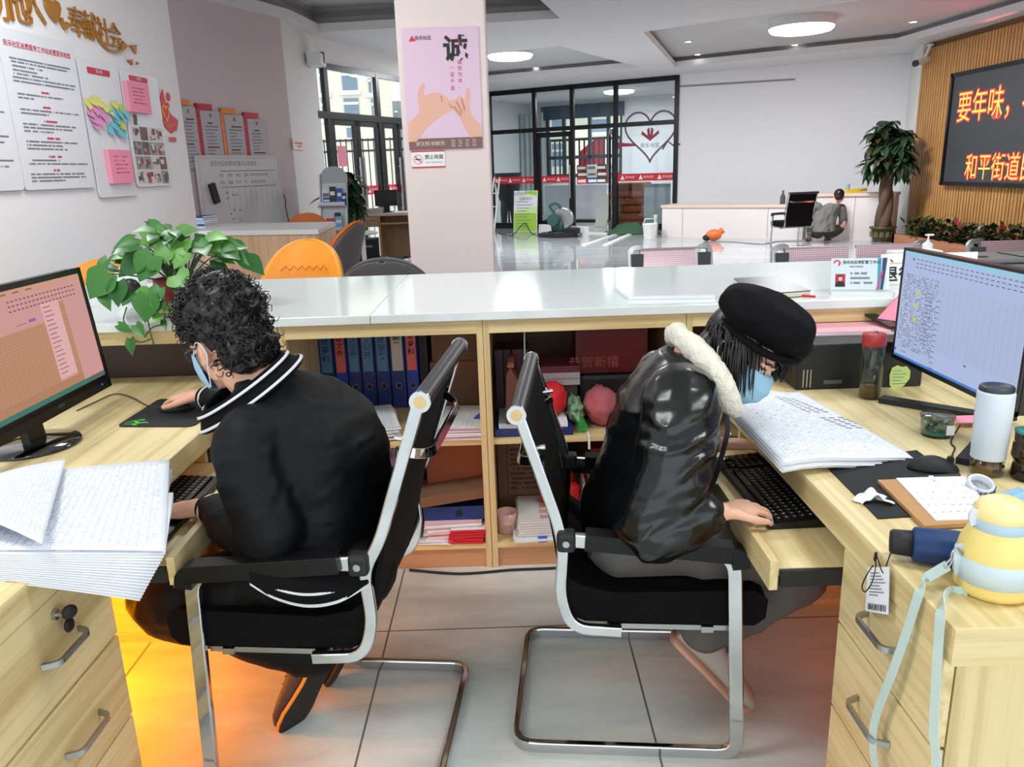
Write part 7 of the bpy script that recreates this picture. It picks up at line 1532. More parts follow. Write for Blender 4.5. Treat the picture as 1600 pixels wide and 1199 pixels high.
# face mask, tape roll
mb = MB(); mq = [onpx(1520, 785, DZ + .02), onpx(1560, 830, DZ + .02), onpx(1640, 800, DZ + .02), onpx(1590, 762, DZ + .02)]
mb.grid(lambda u, v: (mq[0]*(1 - u) + mq[1]*u)*(1 - v) + (mq[3]*(1 - u) + mq[2]*u)*v + Vector((0, 0, .012*math.sin(PI*u) + .002*math.sin(25*u))), 20, 14); single('face_mask', mb, [mat('mask_blue', (150, 196, 222), .8)], 'pale blue surgical mask lying behind the yellow flask', 'face mask').modifiers.new('thick', 'SOLIDIFY').thickness = .001
q = onpx(1530, 762, DZ + .012); mb = MB(); mb.lathe([(.022, 0), (.028, 0), (.028, .016), (.022, .016), (.022, 0)], 32, 0, Matrix.Translation(q) @ Matrix.Rotation(R(24), 4, 'X')); 
for k in range(6): mb.cbox((.0284*math.cos(R(-120 + 25*k)), .0284*math.sin(R(-120 + 25*k)), .008), (.005, .005, .009), 1, Matrix.Translation(q) @ Matrix.Rotation(R(24), 4, 'X'))
single('tape_roll', mb, [mat('tape_white', (214, 218, 226), .3), mat('tape_print', (50, 70, 150), .5)], 'white adhesive tape roll with blue print behind the calendar', 'tape')
# tea tumbler (tall white) with glass bottom
q = onpx(1540, 740); t = thing('tea_tumbler', 'tall pale blue white tumbler with dark lid and tea in its clear base', 'tumbler', q); s = 1.0
part('clear_base', MB().lathe([(.033, 0), (.036, .004), (.036, .045), (.033, .045), (.032, .008), (.001, .006)], 32), [CLEAR], t, world=False); part('tea', MB().lathe([(.001, .007), (.031, .007), (.031, .034), (.001, .034)], 28, cap=False), [mat('amber_tea', (170, 112, 40), .15)], t, world=False)
mb = MB()
for k in range(9): a = k*.8; mb.cbox((.03*math.cos(a), .03*math.sin(a), .016 + .008*(k % 3)), (.012, .006, .006), 0)
part('tea_leaves', mb, [mat('tea_leaf', (60, 36, 20), .8)], t, world=False)
part('sleeve', MB().lathe([(.037, .042), (.038, .044), (.037, .052), (.038, .054), (.037, .060), (.038, .062), (.038, .075), (.039, .077), (.040, .200), (.038, .206), (.034, .207)], 36), [mat('pale_blue_white', (206, 216, 228), .35)], t, world=False)
part('lid', MB().lathe([(.037, .206), (.037, .214), (.034, .218), (.027, .218), (.025, .216), (.001, .216)], 36), [mat('lid_dark', (44, 50, 60), .4)], t, world=False)
# green tinted cups at the right edge
q = onpx(1600, 748); t = thing('drinking_glass', 'stacked smoky glass cups with teal rim at the right picture edge', 'glass', (q.x + .01, q.y, q.z))
SMK = glass('smoky_glass', (120, 104, 90), 1.5); part('lower_cup', MB().lathe([(.035, 0), (.042, .01), (.036, .035), (.034, .04)], 28), [SMK], t, world=False); part('upper_cup', MB().lathe([(.034, .04), (.042, .055), (.040, .085), (.034, .088), (.038, .092), (.040, .115)], 28), [SMK], t, world=False); part('rim', MB().lathe([(.040, .113), (.041, .116), (.030, .120), (.001, .120)], 28), [mat('teal_lid', (40, 130, 124), .4)], t, world=False)
# folding umbrella
ua, ub = onpx(1392, 846, DZ + .034), onpx(1530, 862, DZ + .036); NVY = mat('umbrella_navy', (16, 52, 104), .6)
t = thing('folding_umbrella', 'navy blue folding umbrella with black handle and hanging price tag', 'umbrella', ua)
ud = (ub - ua).normalized(); UM = Matrix.Translation(ua) @ ud.to_track_quat('Z', 'Y').to_matrix().to_4x4(); UL = (ub - ua).length
mb = MB(); mb.lathe([(.001, -.002), (.020, -.002), (.0235, .003), (.025, .042), (.001, .042)], 24, 0, UM, cap=False); part('handle', mb, [BLKM], t)
mb = MB(); n = 48; prof = [(.027, .036), (.032, .040), (.034, .09), (.033, .15), (.028, .20), (.018, .235)]
vs = []; fs = []
for r0, z0 in prof: vs += [((r0 + .0014*math.cos(8*2*PI*k/n))*math.cos(2*PI*k/n), (r0 + .0014*math.cos(8*2*PI*k/n))*math.sin(2*PI*k/n), z0) for k in range(n)]
for j in range(len(prof) - 1):
    for k in range(n): fs.append((j*n + k, j*n + (k + 1) % n, (j + 1)*n + (k + 1) % n, (j + 1)*n + k))
fs.append(tuple(range(n))[::-1]); fs.append(tuple(range((len(prof) - 1)*n, len(prof)*n)))
mb.add(vs, fs, 0, True, None, UM); part('canopy', mb, [NVY], t)
tg0 = ua + Vector((-.004, -.016, -.006)); XT = RX - .012
tp0 = atx(1372, 872, XT)
mb = MB(); mb.tube(catmull([tg0, Vector((XT + .008, ua.y - .02, DZ + .004)), Vector((XT, ua.y - .022, DZ - .02)), atx(1369, 868, XT), atx(1368, 890, XT), atx(1362, 912, XT), atx(1352, 925, XT), atx(1347, 918, XT), atx(1352, 903, XT), atx(1364, 884, XT)], 6), .0014, 5); mb.cyl(atx(1369, 864, XT), atx(1367, 876, XT), .003, n=8); part('wrist_loop', mb, [BLKM], t)
ta, tb, tc_, td = atx(1352, 955, XT), atx(1388, 961, XT), atx(1390, 886, XT), atx(1356, 887, XT)
mb = MB(); mb.add([ta, tb, tc_, td], [(0, 1, 2, 3)], 0, False, [(0, 0), (1, 0), (1, 1), (0, 1)]); mb.add([v + Vector((.001, 0, 0)) for v in (ta, tb, tc_, td)], [(3, 2, 1, 0)], 0)
def tgp(u, v): return (ta*(1 - u) + tb*u)*(1 - v) + (td*(1 - u) + tc_*u)*v + Vector((-.0006, 0, 0))
for k in range(9):
    if k == 8: continue
    u1 = .55 + .35*((k*37) % 7)/7; mb.add([tgp(.14, .86 - .07*k), tgp(u1, .86 - .07*k), tgp(u1, .885 - .07*k), tgp(.14, .885 - .07*k)], [(0, 1, 2, 3)], 1)
r_ = random.Random(8); u = .1
while u < .9:
    wv = r_.choice([.012, .02, .035]); mb.add([tgp(u, .05), tgp(u + wv, .05), tgp(u + wv, .19), tgp(u, .19)], [(0, 1, 2, 3)], 2); u += wv + r_.choice([.015, .03])
part('price_tag', mb, [PAPER, GREYINK, INK], t)
# yellow vacuum flask with grey strap
q = onpx(1556, 925); FC = Vector((q.x, q.y + .0, DZ)); fs_ = 1.0
FC = onpx(1549, 920); YEL = mat('flask_yellow', (238, 214, 128), .38); PBL = mat('flask_grey_blue', (196, 212, 216), .5); CREAMY = mat('flask_cream', (246, 222, 158), .4)
t = thing('vacuum_flask', 'yellow round vacuum flask with pale blue band and carrying strap', 'flask', FC)
rr = .061
part('body', MB().lathe([(rr*.86, 0), (rr*.97, .004), (rr, .012), (rr, .075), (rr*.96, .090), (rr*.80, .112), (rr*.70, .122)], 40), [YEL], t, world=False)
part('band', MB().lathe([(rr*1.0, .026), (rr*1.045, .027), (rr*1.045, .068), (rr*1.0, .069)], 40), [PBL], t, world=False)
part('collar', MB().lathe([(rr*.70, .116), (rr*.73, .118), (rr*.73, .136), (rr*.70, .138)], 40), [mat('flask_collar', (176, 200, 214), .45)], t, world=False)
part('cap', MB().lathe([(rr*.70, .137), (rr*.73, .139), (rr*.70, .152), (rr*.58, .164), (rr*.35, .171), (.001, .173)], 40), [CREAMY], t, world=False)
mb = MB(); mb.sweep(catmull([(-rr*.73, .0, .125), (-rr*.80, -.0, .142), (-rr*.72, .0, .152)], 5), [(-.008, -.003), (.008, -.003), (.008, .003), (-.008, .003)], up=(0, 1, 0)); part('cap_clasp', mb, [mat('clasp_white', (220, 224, 230), .4)], t, world=False)
STR = mat('strap_mint', (186, 208, 202), .7)
l0 = FC + Vector((-rr*1.05, -.005, .062)); mb = MB(); mb.sweep(catmull([FC + Vector((-rr*1.0, 0, .03)), l0 + Vector((-.006, 0, .0)), FC + Vector((-rr*1.12, 0, .076)), FC + Vector((-rr*1.02, 0, .082)), FC + Vector((-rr*1.0, 0, .06))], 5), [(-.007, -.0015), (.007, -.0015), (.007, .0015), (-.007, .0015)], up=(0, 1, 0)); part('band_loop', mb, [PBL], t)
mb = MB(); rg = FC + Vector((-rr*1.18, -.004, .070)); mb.tube([rg + Vector((.009*math.cos(a), .0, .011*math.sin(a))) for a in [2*PI*k/14 for k in range(14)]], .0018, 6, closed=True); mb.tube(catmull([rg + Vector((-.008, 0, -.006)), rg + Vector((-.02, -.004, -.018)), rg + Vector((-.014, -.004, -.022)), rg + Vector((-.006, 0, -.01))], 4), .0018, 6); part('snap_hook', mb, [STEEL], t)
XS = RX - .008
def strap(pts, w0=.009):
    mb = MB(); mb.sweep(catmull(pts, 8), [(-w0, -.0008), (w0, -.0008), (w0, .0008), (-w0, .0008)], up=(-1, -.35, .12)); return mb
part('strap', strap([rg + Vector((-.014, -.003, -.018)), onpx(1447, 905, DZ + .018), atx(1437, 925, XS), atx(1418, 985, XS - .006), atx(1395, 1050, XS - .012), atx(1372, 1110, XS - .012), atx(1364, 1150, XS - .014), atx(1370, 1205, XS - .02), atx(1400, 1250, XS - .02), atx(1440, 1240, XS - .01), atx(1463, 1200, XS - .008), atx(1459, 1150, XS - .006), atx(1462, 1080, XS - .006), atx(1466, 1010, XS - .004), atx(1471, 950, XS - .004), onpx(1482, 926, DZ + .004), onpx(1500, 925, DZ + .003), FC + Vector((-rr*.9, -.02, .006))]), [STR], t)
# ---------------------------------------------------------------- cantilever office chairs
MESHB = mat('black_mesh_fabric', (7, 7, 8), .8, spec=.15); PADB = mat('black_arm_pad', (12, 12, 14), .42, spec=.3); LEATHERETTE = mat('dark_leatherette', (20, 27, 32), .38)
RT = [(-.017, -.0095), (.017, -.0095), (.017, .0095), (-.017, .0095)]
def office_chair(name, label, p0, ang, near=-1, ztop=.94, utop=.042, W_=.54, zoff=0.0, group=None):
    """p0: floor position of the rear corner on the camera side; local x runs forward from it, the chair spans W_ away"""
    fwd = Vector((math.cos(ang), math.sin(ang), 0)); sd = Vector((-math.sin(ang), math.cos(ang), 0))
    c = Vector((p0[0], p0[1], 0)) + sd*(W_/2 if near < 0 else -W_/2)
    t = thing(name, label, 'chair', c, ang, group)
    h = W_/2; zo = zoff
    fr = MB(); hw = h - .012
    pts = [(.16, -hw, .618 + zo), (.556, -hw, .585 + zo), (.585, -hw, .012), (.006, -hw, .012), (.006, hw, .012), (.585, hw, .012), (.556, hw, .585 + zo), (.16, hw, .618 + zo)]
    pth = arc_path(pts, .055, 6); ups = None
    # the flat side of the tube faces sideways
    P = [Vector(p) for p in pth]; vs = []; k = 4; n = len(P)
    for i in range(n):
        T_ = (P[min(n - 1, i + 1)] - P[max(0, i - 1)]).normalized(); side = Vector((0, 1, 0))
        if abs(T_.y) > .05: side = (Vector((0, 1, 0)) - T_*T_.y); side = side.normalized() if side.length > .15 else Vector((1, 0, 0))
        if abs(T_.y) > .05: side = Vector((-T_.y, T_.x, 0)).normalized() if T_.x*T_.x + T_.y*T_.y > 1e-4 else side
        if abs(T_.y) > .05 and T_.x < 0 and P[i].y < 0: pass
        u = T_.cross(side).normalized()
        if abs(T_.z) < .3 and u.z < 0: u = -u; 
        vs.append((P[i], side, u))
    def tube_frames(mb, fr_, a, b, mi=0):
        out = []; pu = None; ps = None
        for (p, s_, u_) in fr_:
            if ps is not None:
                if s_.dot(ps) < 0: s_ = -s_
                if u_.dot(pu) < 0: u_ = -u_
            ps, pu = s_, u_; out += [p + s_*x + u_*y for x, y in ((-a, -b), (a, -b), (a, b), (-a, b))]
        m_ = len(fr_); fs = []
        for i in range(m_ - 1):
            for q in range(4): fs.append((i*4 + q, i*4 + (q + 1) % 4, i*4 + 4 + (q + 1) % 4, i*4 + 4 + q))
        mb.add(out, fs, mi); mb.add(out[:4], [(3, 2, 1, 0)], mi); mb.add(out[-4:], [(0, 1, 2, 3)], mi)
    tube_frames(fr, vs, .0095, .018)
    part('sled_frame', fr, [CHROME], t, world=False, bevel=.004, bseg=2)
    zj = .612 + zo
    for s_ in (-1, 1):
        y = s_*hw; b = MB()
        prof = arc_path([(utop, y, ztop), (.128 if utop > 0 else .10, y, .67 + zo), (.142, y, .60 + zo), (.132, y, .46 + zo), (.162, y, .372 + zo), (.285, y, .366 + zo)], .07, 6)
        Q_ = [Vector(p) for p in prof]; fr_ = []
        for i in range(len(Q_)):
            T_ = (Q_[min(len(Q_) - 1, i + 1)] - Q_[max(0, i - 1)]).normalized(); fr_.append((Q_[i], Vector((0, 1, 0)), T_.cross(Vector((0, 1, 0)))))
        tube_frames(b, fr_, .009, .014)
        part('back_tube', b, [CHROME], t, world=False, bevel=.004, bseg=2)
        a = MB(); a.sweep(arc_path([(.196, y, .620 + zo), (.566, y, .588 + zo), (.570, y, .555 + zo)], .02, 4), [(-.0245, -.021), (.0245, -.021), (.0245, .021), (-.0245, .021)], 0, up=(0, 0, 1) if False else (.1, 0, 1)); ar = part('armrest', a, [PADB], t, world=False, bevel=.008, bseg=3)
        j = MB(); j.cbox((.150, y + s_*.004, zj + .006), (.046, .044, .052), 0); jo = part('arm_joint', j, [BLKM], ar, world=False, bevel=.010)
        bo = MB(); bo.cyl((.150, y + s_*.024, zj + .006), (.150, y + s_*.0285, zj + .006), .0085, n=14); part('bolt', bo, [STEEL], jo.parent, world=False)
    # sling of mesh: back and seat
    def prof_at(v):
        if v < .55: q = v/.55; return Vector((utop + (.132 - utop)*q + .012*math.sin(PI*q), 0, ztop - .012 - (ztop - .012 - .50 - zo)*q))
        q = (v - .55)/.45; return Vector((.132 + .03*q + .06*q**3, 0, .50 + zo - .085*q + .02*q*q))
    bk = MB(); bk.grid(lambda u, v: prof_at(v) + Vector((-.01*math.sin(PI*u), -hw + .012 + 2*(hw - .012)*u, 0)), 14, 24); o = part('backrest_mesh', bk, [MESHB], t, world=False); o.modifiers.new('thick', 'SOLIDIFY').thickness = .007
    rl = MB(); rl.cyl((utop - .004, -hw - .006, ztop), (utop - .004, hw + .006, ztop), .0215, n=24); ro = part('top_roll', rl, [LEATHERETTE], t, world=False)
    for s_ in (-1, 1):
        e = MB(); e.cyl((utop - .004, s_*(hw + .004), ztop), (utop - .004, s_*(hw + .014), ztop), .0235, n=24); e.cyl((utop - .004, s_*(hw + .013), ztop), (utop - .004, s_*(hw + .016), ztop), .014, n=20, mi=1); part('end_cap', e, [CHROME, mat('brass_cap', (206, 176, 130), .25, .9)], ro, world=False)
    # bowed bar behind the back
    zb = ztop - .14; ub = utop + .045*(1 if utop > 0 else 1.1)
    br = MB(); bp = arc_path([(ub + .012, -hw + .012, zb + .02), (ub - .055, -hw + .06, zb - .005), (ub - .055, hw - .06, zb - .005), (ub + .012, hw - .012, zb + .02)], .05, 6)
    br.sweep(bp, [(-.004, -.012), (.004, -.012), (.004, .012), (-.004, .012)], 0, up=(.25, 0, 1)); 
    for s_ in (-1, 1): br.cyl((ub + .015, s_*(hw - .02), zb + .05), (ub - .016, s_*(hw - .022), zb + .045), .007, n=10)
    part('back_bar', br, [CHROME], t, world=False, bevel=.002)
    st = MB(); zs = .385 + zo; L0, L1 = .165, .645
    st.prism([(L0, zs + .012), (L0 + .03, zs), (L1 - .03, zs - .004), (L1 - .004, zs + .018), (L1, zs + .07), (L1 - .035, zs + .094), (L0 + .10, zs + .082), (L0 + .02, zs + .10), (L0 - .02, zs + .13), (L0 - .03, zs + .09)], -hw + .013, hw - .013, 0, Matrix(((1, 0, 0, 0), (0, 0, 1, 0), (0, 1, 0, 0), (0, 0, 0, 1)))); part('seat', st, [MESHB], t, world=False, bevel=.012, bseg=3)
    xb_ = MB(); 
    for u_ in (.27, .5): xb_.cbox((u_, 0, .368 + zo), (.03, 2*hw - .02, .016))
    xb_.cbox((.4, -hw + .03, .368 + zo), (.3, .02, .014)); xb_.cbox((.4, hw - .03, .368 + zo), (.3, .02, .014)); part('seat_support', xb_, [STEEL], t, world=False)
    return t
CH_R = office_chair('office_chair', 'black mesh cantilever chair with chrome frame holding the woman in the beret', (-.030, 1.765), R(-5.5), -1, .942, .042, .56)
CH_L = office_chair('office_chair', 'black mesh cantilever chair with chrome frame and taller back holding the man', (-.212, 1.60), R(180 - 5.7), 1, 1.03, -.012, .545, .028)
cf = atz(1203, 400, 0); cq = atz(1240, 388, 0)
office_chair('office_chair', 'empty black cantilever chair standing beside the crouching worker', (cq.x - .26, cq.y - .40), R(100), 1, .95, .042, .54)
# ---------------------------------------------------------------- people
def limb(mb, pts, radii, n=14, sub=5, flat=None):
    """tapered limb with round ends and joints"""
    P = catmull(pts, sub); m = len(pts); rr = []
    for i in range(len(P)):
        q = min(i/sub, m - 1); a = min(int(q), m - 2); f = q - a; f = f*f*(3 - 2*f); rr.append(radii[a]*(1 - f) + radii[a + 1]*f)
    mb.tube(P, 1.0, n, 0, False, rr)
    for p, r in ((P[0], rr[0]), (P[-1], rr[-1])): mb.ell(tuple(p), (r, r, r), 0, n, 8)
def loft(mb, secs, n=24):
    """secs: (centre, half-width vector, half-depth vector)"""
    vs = []; fs = []
    for c, a, b in secs:
        c, a, b = Vector(c), Vector(a), Vector(b)
        for k in range(n):
            t = 2*PI*k/n; ct, st_ = math.cos(t), math.sin(t); e = .85
            vs.append(c + a*(abs(ct)**e*(1 if ct > 0 else -1)) + b*(abs(st_)**e*(1 if st_ > 0 else -1)))
    m = len(secs)
    for j in range(m - 1):
        for k in range(n): fs.append((j*n + k, j*n + (k + 1) % n, (j + 1)*n + (k + 1) % n, (j + 1)*n + k))
    fs.append(tuple(range(n))[::-1]); fs.append(tuple(range((m - 1)*n, m*n))); mb.add(vs, fs, 0, True)
def solid(name, mb, voxel, smooth, mats, parent, disp=None, fac=.5):
    top = parent
    while top.parent: top = top.parent
    o = mb.build(name, mats, parent, inv(top))
    # consistent outward faces before remeshing
    bm = bmesh.new(); bm.from_mesh(o.data); bmesh.ops.recalc_face_normals(bm, faces=bm.faces); bm.to_mesh(o.data); bm.free()
    r = o.modifiers.new('remesh', 'REMESH'); r.mode = 'VOXEL'; r.voxel_size = voxel; r.use_smooth_shade = True
    if smooth: s = o.modifiers.new('smooth', 'SMOOTH'); s.iterations = smooth; s.factor = fac
    bpy.context.view_layer.update()
    me = bpy.data.meshes.new_from_object(o.evaluated_get(bpy.context.evaluated_depsgraph_get()))
    o.modifiers.clear(); old = o.data; o.data = me; bpy.data.meshes.remove(old); me.name = name
    if not me.materials:
        for m in mats: me.materials.append(m)
    if disp:
        iv = inv(top).inverted(); N = [v.normal.copy() for v in me.vertices]; t3 = iv.to_3x3(); ti = inv(top).to_3x3()
        for v, nn in zip(me.vertices, N): v.co = v.co + ti @ disp(iv @ v.co, t3 @ nn)
        me.update()
    me.polygons.foreach_set('use_smooth', [True]*len(me.polygons)); me.update()
    return o
SKIN = mat('skin', (226, 176, 150), .5, sss=.12); SKIN2 = mat('skin_man', (222, 172, 146), .5, sss=.12); LIPS = mat('brow_hair', (40, 30, 28), .7)
HAIRM = mat('black_hair', (8, 7, 8), .42); HAIRD = mat('dark_brown_hair', (18, 13, 13), .36)
def hand(mb, wrist, d, up, thumb_side, curl=.35, size=1.0, spread=.06, droop=0.0, fing=None):
    """wrist position, finger direction d, back-of-hand direction up; thumb on side thumb_side*(d x up)"""
    w = Vector(wrist); d = Vector(d).normalized(); up = (Vector(up) - d*Vector(up).dot(d)).normalized(); s = d.cross(up)*thumb_side; S = size
    loft(mb, [(w - d*.01*S, s*.026*S, up*.018*S), (w + d*.02*S, s*.030*S, up*.017*S), (w + d*.055*S, s*.039*S, up*.0155*S), (w + d*.085*S, s*.041*S, up*.0125*S), (w + d*.094*S, s*.036*S, up*.009*S)], 18)
    offs = [.0300, .0105, -.0095, -.0285]; lens = [.072, .080, .074, .058]; rad = [.0085, .0088, .0083, .0074]; tips = []
    for k in range(4):
        L = lens[k]*S; c = curl if fing is None else fing[k]; b = w + d*(.086 - .004*abs(k - 1.2))*S + s*offs[k]*S
        dk = (d + s*spread*(1.3 - k)).normalized(); p = [b - dk*.02*S]; a = .18*c
        q = b; p.append(q)
        for seg, fr in ((.45, .55), (.30, .95), (.25, 1.15)):
            a += fr*c; q = q + (dk*math.cos(a) - up*math.sin(a))*(L*seg); p.append(q)
        limb(mb, p, [rad[k]*S*1.08, rad[k]*S*1.05, rad[k]*S, rad[k]*S*.93, rad[k]*S*.8], 10, 3); tips.append((q, (dk*math.cos(a) - up*math.sin(a)), (up*math.cos(a) + dk*math.sin(a)), rad[k]*S))
    b = w + d*.025*S + s*.024*S; td = (d*.78 + s*.62 - up*.18).normalized(); p1 = b + td*.034*S; p2 = p1 + (td*.9 + d*.45 - up*.1).normalized()*.028*S; p3 = p2 + (td*.4 + d*.8 - up*.12).normalized()*.022*S
    limb(mb, [b - td*.01*S, p1, p2, p3], [.016*S, .0115*S, .0095*S, .0078*S], 12, 3); tips.append((p3, (d*.8 + td*.4).normalized(), up, .0078*S))
    return tips
def nails(tips, name, m, parent, n=5):
    mb = MB()
    for c, dd, uu, r in tips[:n]:
        c = Vector(c); s = dd.cross(uu).normalized(); M_ = Matrix(((dd.x, s.x, uu.x, c.x), (dd.y, s.y, uu.y, c.y), (dd.z, s.z, uu.z, c.z), (0, 0, 0, 1))); mb.ell((r*.15, 0, r*.72), (r*.85, r*.68, r*.30), 0, 12, 6, M_)
    return part(name, mb, [m], parent)
def head_frame(C, F, U):
    F = Vector(F).normalized(); U = Vector(U); U = (U - F*U.dot(F)).normalized(); L = U.cross(F)
    return Matrix(((F.x, L.x, U.x, C[0]), (F.y, L.y, U.y, C[1]), (F.z, L.z, U.z, C[2]), (0, 0, 0, 1)))
def head(mb, H, s=1.0, ears=True):
    E = lambda c, r: mb.ell(tuple(x*s for x in c), tuple(x*s for x in r), 0, 24, 16, H)
    E((-.012, 0, .028), (.094, .074, .086)); E((.030, 0, -.022), (.060, .060, .084)); E((.040, 0, -.072), (.044, .042, .038)); E((.066, 0, -.094), (.020, .022, .016))
    for y in (-1, 1):
        E((.052, y*.036, -.026), (.028, .026, .030)); E((.006, y*.052, -.060), (.034, .014, .030)); E((.074, y*.028, .020), (.016, .024, .009))
        if ears: E((-.002, y*.076, -.012), (.017, .010, .031)); E((-.008, y*.082, -.004), (.012, .008, .022)); E((.006, y*.076, -.036), (.009, .008, .011))
    for k in range(6): q = k/5; E((.084 + .024*q, 0, .012 - .048*q), (.010 + .004*q, .008 + .007*q, .011))
    for y in (-1, 1): E((.097, y*.012, -.042), (.010, .008, .008))
    E((.083, 0, -.066), (.012, .022, .0065)); E((.082, 0, -.077), (.012, .020, .0065))
def face_parts(par, H, s=1.0, browm=LIPS):
    for y in (-1, 1):
        e = MB(); e.ell((.076*s, y*.031*s, .002*s), (.0125*s, .0135*s, .0095*s), 0, 16, 10, H); e.ell((.0845*s, y*.031*s, .001*s), (.0045*s, .006*s, .006*s), 1, 12, 8, H); part('eye', e, [mat('eye_white', (226, 222, 218), .3), mat('iris_dark', (30, 20, 16), .2)], par)
        l = MB(); l.tube([H @ Vector((.084*s, y*(.016 + .006*k)*s, (.0095 + .0035*math.sin(PI*k/5))*s)) for k in range(6)], .0018*s, 5); l.tube([H @ Vector(((.090 - .0012*k*k*.5)*s, y*(.014 + .008*k)*s, (.027 + .004*math.sin(PI*k/4))*s)) for k in range(5)], .0032*s, 6); part('eyebrow', l, [browm], par)
    m = MB(); m.ell((.088*s, 0, -.0715*s), (.009*s, .021*s, .004*s), 0, 14, 8, H); part('lips', m, [mat('lip_tone', (186, 110, 104), .5)], par)
def mask(par, H, s=1.0, m=None, loops=True):
    m = m or mat('mask_blue', (150, 196, 222), .8)
    def fn(u, v):
        a = (u - .5)*2; th = a*1.22; z = .006 - .112*v; bulge = .030*math.sin(PI*min(1, v*1.05))**.8*(1 - abs(a)**1.6); rr = .084 - .012*v
        return H @ Vector(((rr*math.cos(th)*1.02 + .016 + bulge + .0018*math.sin(v*22)*(1 - abs(a)))*s, (.075 - .012*v)*math.sin(th)*s, (z - .010*abs(a)*(1 - 2*v))*s))
    mb = MB(); mb.grid(fn, 28, 18); o = part('face_mask', mb, [m], par); q = o.modifiers.new('thick', 'SOLIDIFY'); q.thickness = .0018
    if loops:
        for y, u in ((1, 1.0), (-1, 0.0)):
            t_, b_ = fn(u, 0), fn(u, 1); l = MB(); l.tube(catmull([t_, H @ Vector((.010*s, y*.084*s, .016*s)), H @ Vector((-.022*s, y*.093*s, .012*s)), H @ Vector((-.030*s, y*.090*s, -.018*s)), H @ Vector((-.008*s, y*.082*s, -.046*s)), b_], 5), .0016*s, 6); part('ear_loop', l, [mat('mask_loop', (232, 236, 240), .7)], o)
    return o
def fbm(p, f, seed=0): return noise.noise(p*f + Vector((seed, 0, 0))) + .5*noise.noise(p*f*2.1 + Vector((0, seed, 0)))
def ridged(p, f, seed=0): return 1 - abs(noise.noise(p*f + Vector((seed, seed*.7, 0))))*2.2
def shoe(par, ankle, toe, up, um, sm, L=.27, w=.046, label=None, extra=None, tread=None):
    """foot axis from heel to toe, up = away from the sole"""
    a, t_ = Vector(ankle), Vector(toe); d = (t_ - a).normalized(); up = (Vector(up) - d*Vector(up).dot(d)).normalized(); s = d.cross(up)
    heel = a; secs = []; ss = []
    for q, wd, ht in ((0, .55, .050), (.06, .80, .070), (.2, .86, .085), (.38, .82, .080), (.55, .92, .062), (.72, 1.08, .050), (.86, 1.0, .042), (.96, .70, .032), (1.0, .38, .020)):
        c = heel + d*(L*q); secs.append((c + up*(ht*.5 + .012), s*(w*wd*.93), up*(ht*.5))); ss.append((c + up*(.006 + .004*(q > .9)), s*(w*wd*1.06), up*.013))
    u = MB(); loft(u, secs, 20); limb(u, [heel + d*.05 + up*.06, heel + d*.035 + up*.12], [.040, .036], 14)
    o = solid('shoe', u, .006, 3, [um], par)
    if label: o['label'] = label
    z = MB(); loft(z, ss, 20); so_ = part('sole', z, [sm], o)
    if tread: z = MB(); loft(z, [(c - up*.006, a_*.93, b_*.62) for c, a_, b_ in ss], 20); part('tread', z, [tread], so_)
    lc = MB()
    for k in range(4): c = heel + d*(L*(.42 + .08*k)) + up*(.085 - .006*k); lc.tube([c - s*.024, c + up*.006, c + s*.024 + d*.008], .0025, 5)
    part('laces', lc, [extra or mat('lace_brown', (120, 84, 60), .8)], o)
    return o
# ================================================================ the man
H1 = head_frame((-.738, 2.005, 1.088), (-.80, .49, -.34), (-.28, .17, .94))
man = thing('person', 'person in black varsity jacket with curly hair, glasses and mask using the mouse', 'person', (-.52, 1.92, 0))
fw = Vector((-.92, .38, 0)).normalized(); lf_ = Vector((-fw.y, fw.x, 0))     # torso facing, his left
hipC = Vector((-.50, 1.90, .56)); chest = Vector((-.545, 1.955, .86)); nb = Vector((-.630, 1.965, .985))
shL = Vector((-.635, 1.790, .890)); shR = Vector((-.565, 2.10, .905)); elL = Vector((-.575, 1.705, .675)); wrL = Vector((-.790, 1.870, .688)); elR = Vector((-.72, 2.285, .80)); wrR = Vector((-1.000, 2.470, .815))
hL = Vector((-.46, 1.80, .535)); hR = Vector((-.47, 2.00, .535)); knL = Vector((-.915, 1.80, .470)); knR = Vector((-.90, 2.06, .47)); anL = Vector((-.605, 1.885, .245)); anR = Vector((-.53, 2.06, .235))
b = MB(); head(b, H1); limb(b, [H1 @ Vector((-.025, 0, -.05)), H1 @ Vector((-.03, 0, -.10)), nb], [.056, .056, .062])
loft(b, [(hipC - Vector((0, 0, .06)), lf_*.14, fw*.10), (hipC + Vector((0, 0, .05)), lf_*.145, fw*.105), (Vector((-.50, 1.93, .73)), lf_*.13, fw*.095), (chest, lf_*.15, fw*.10), (nb - Vector((0, 0, .06)), lf_*.13, fw*.075), (nb, lf_*.06, fw*.05)])
limb(b, [shL, elL, wrL], [.045, .040, .027]); limb(b, [shR, elR, wrR], [.045, .040, .027])
limb(b, [hL, knL, anL], [.075, .055, .040]); limb(b, [hR, knR, anR], [.075, .055, .040])
tL = hand(b, wrL + Vector((-.012, .004, -.004)), (-.95, .22, -.12), (-.05, -.1, 1), 1, .30, 1.0, .07)
tR = hand(b, wrR + Vector((-.016, .006, .004)), (-.93, .34, -.10), (-.06, -.05, 1), -1, .48, 1.05, .06)
solid('body', b, .0042, 3, [SKIN2], man); face_parts(man, H1); mask(man, H1); nails(tL, 'fingernails', mat('nail_tone', (232, 184, 168), .35), man); nails(tR, 'fingernails', mat('nail_tone', (232, 184, 168), .35), man)
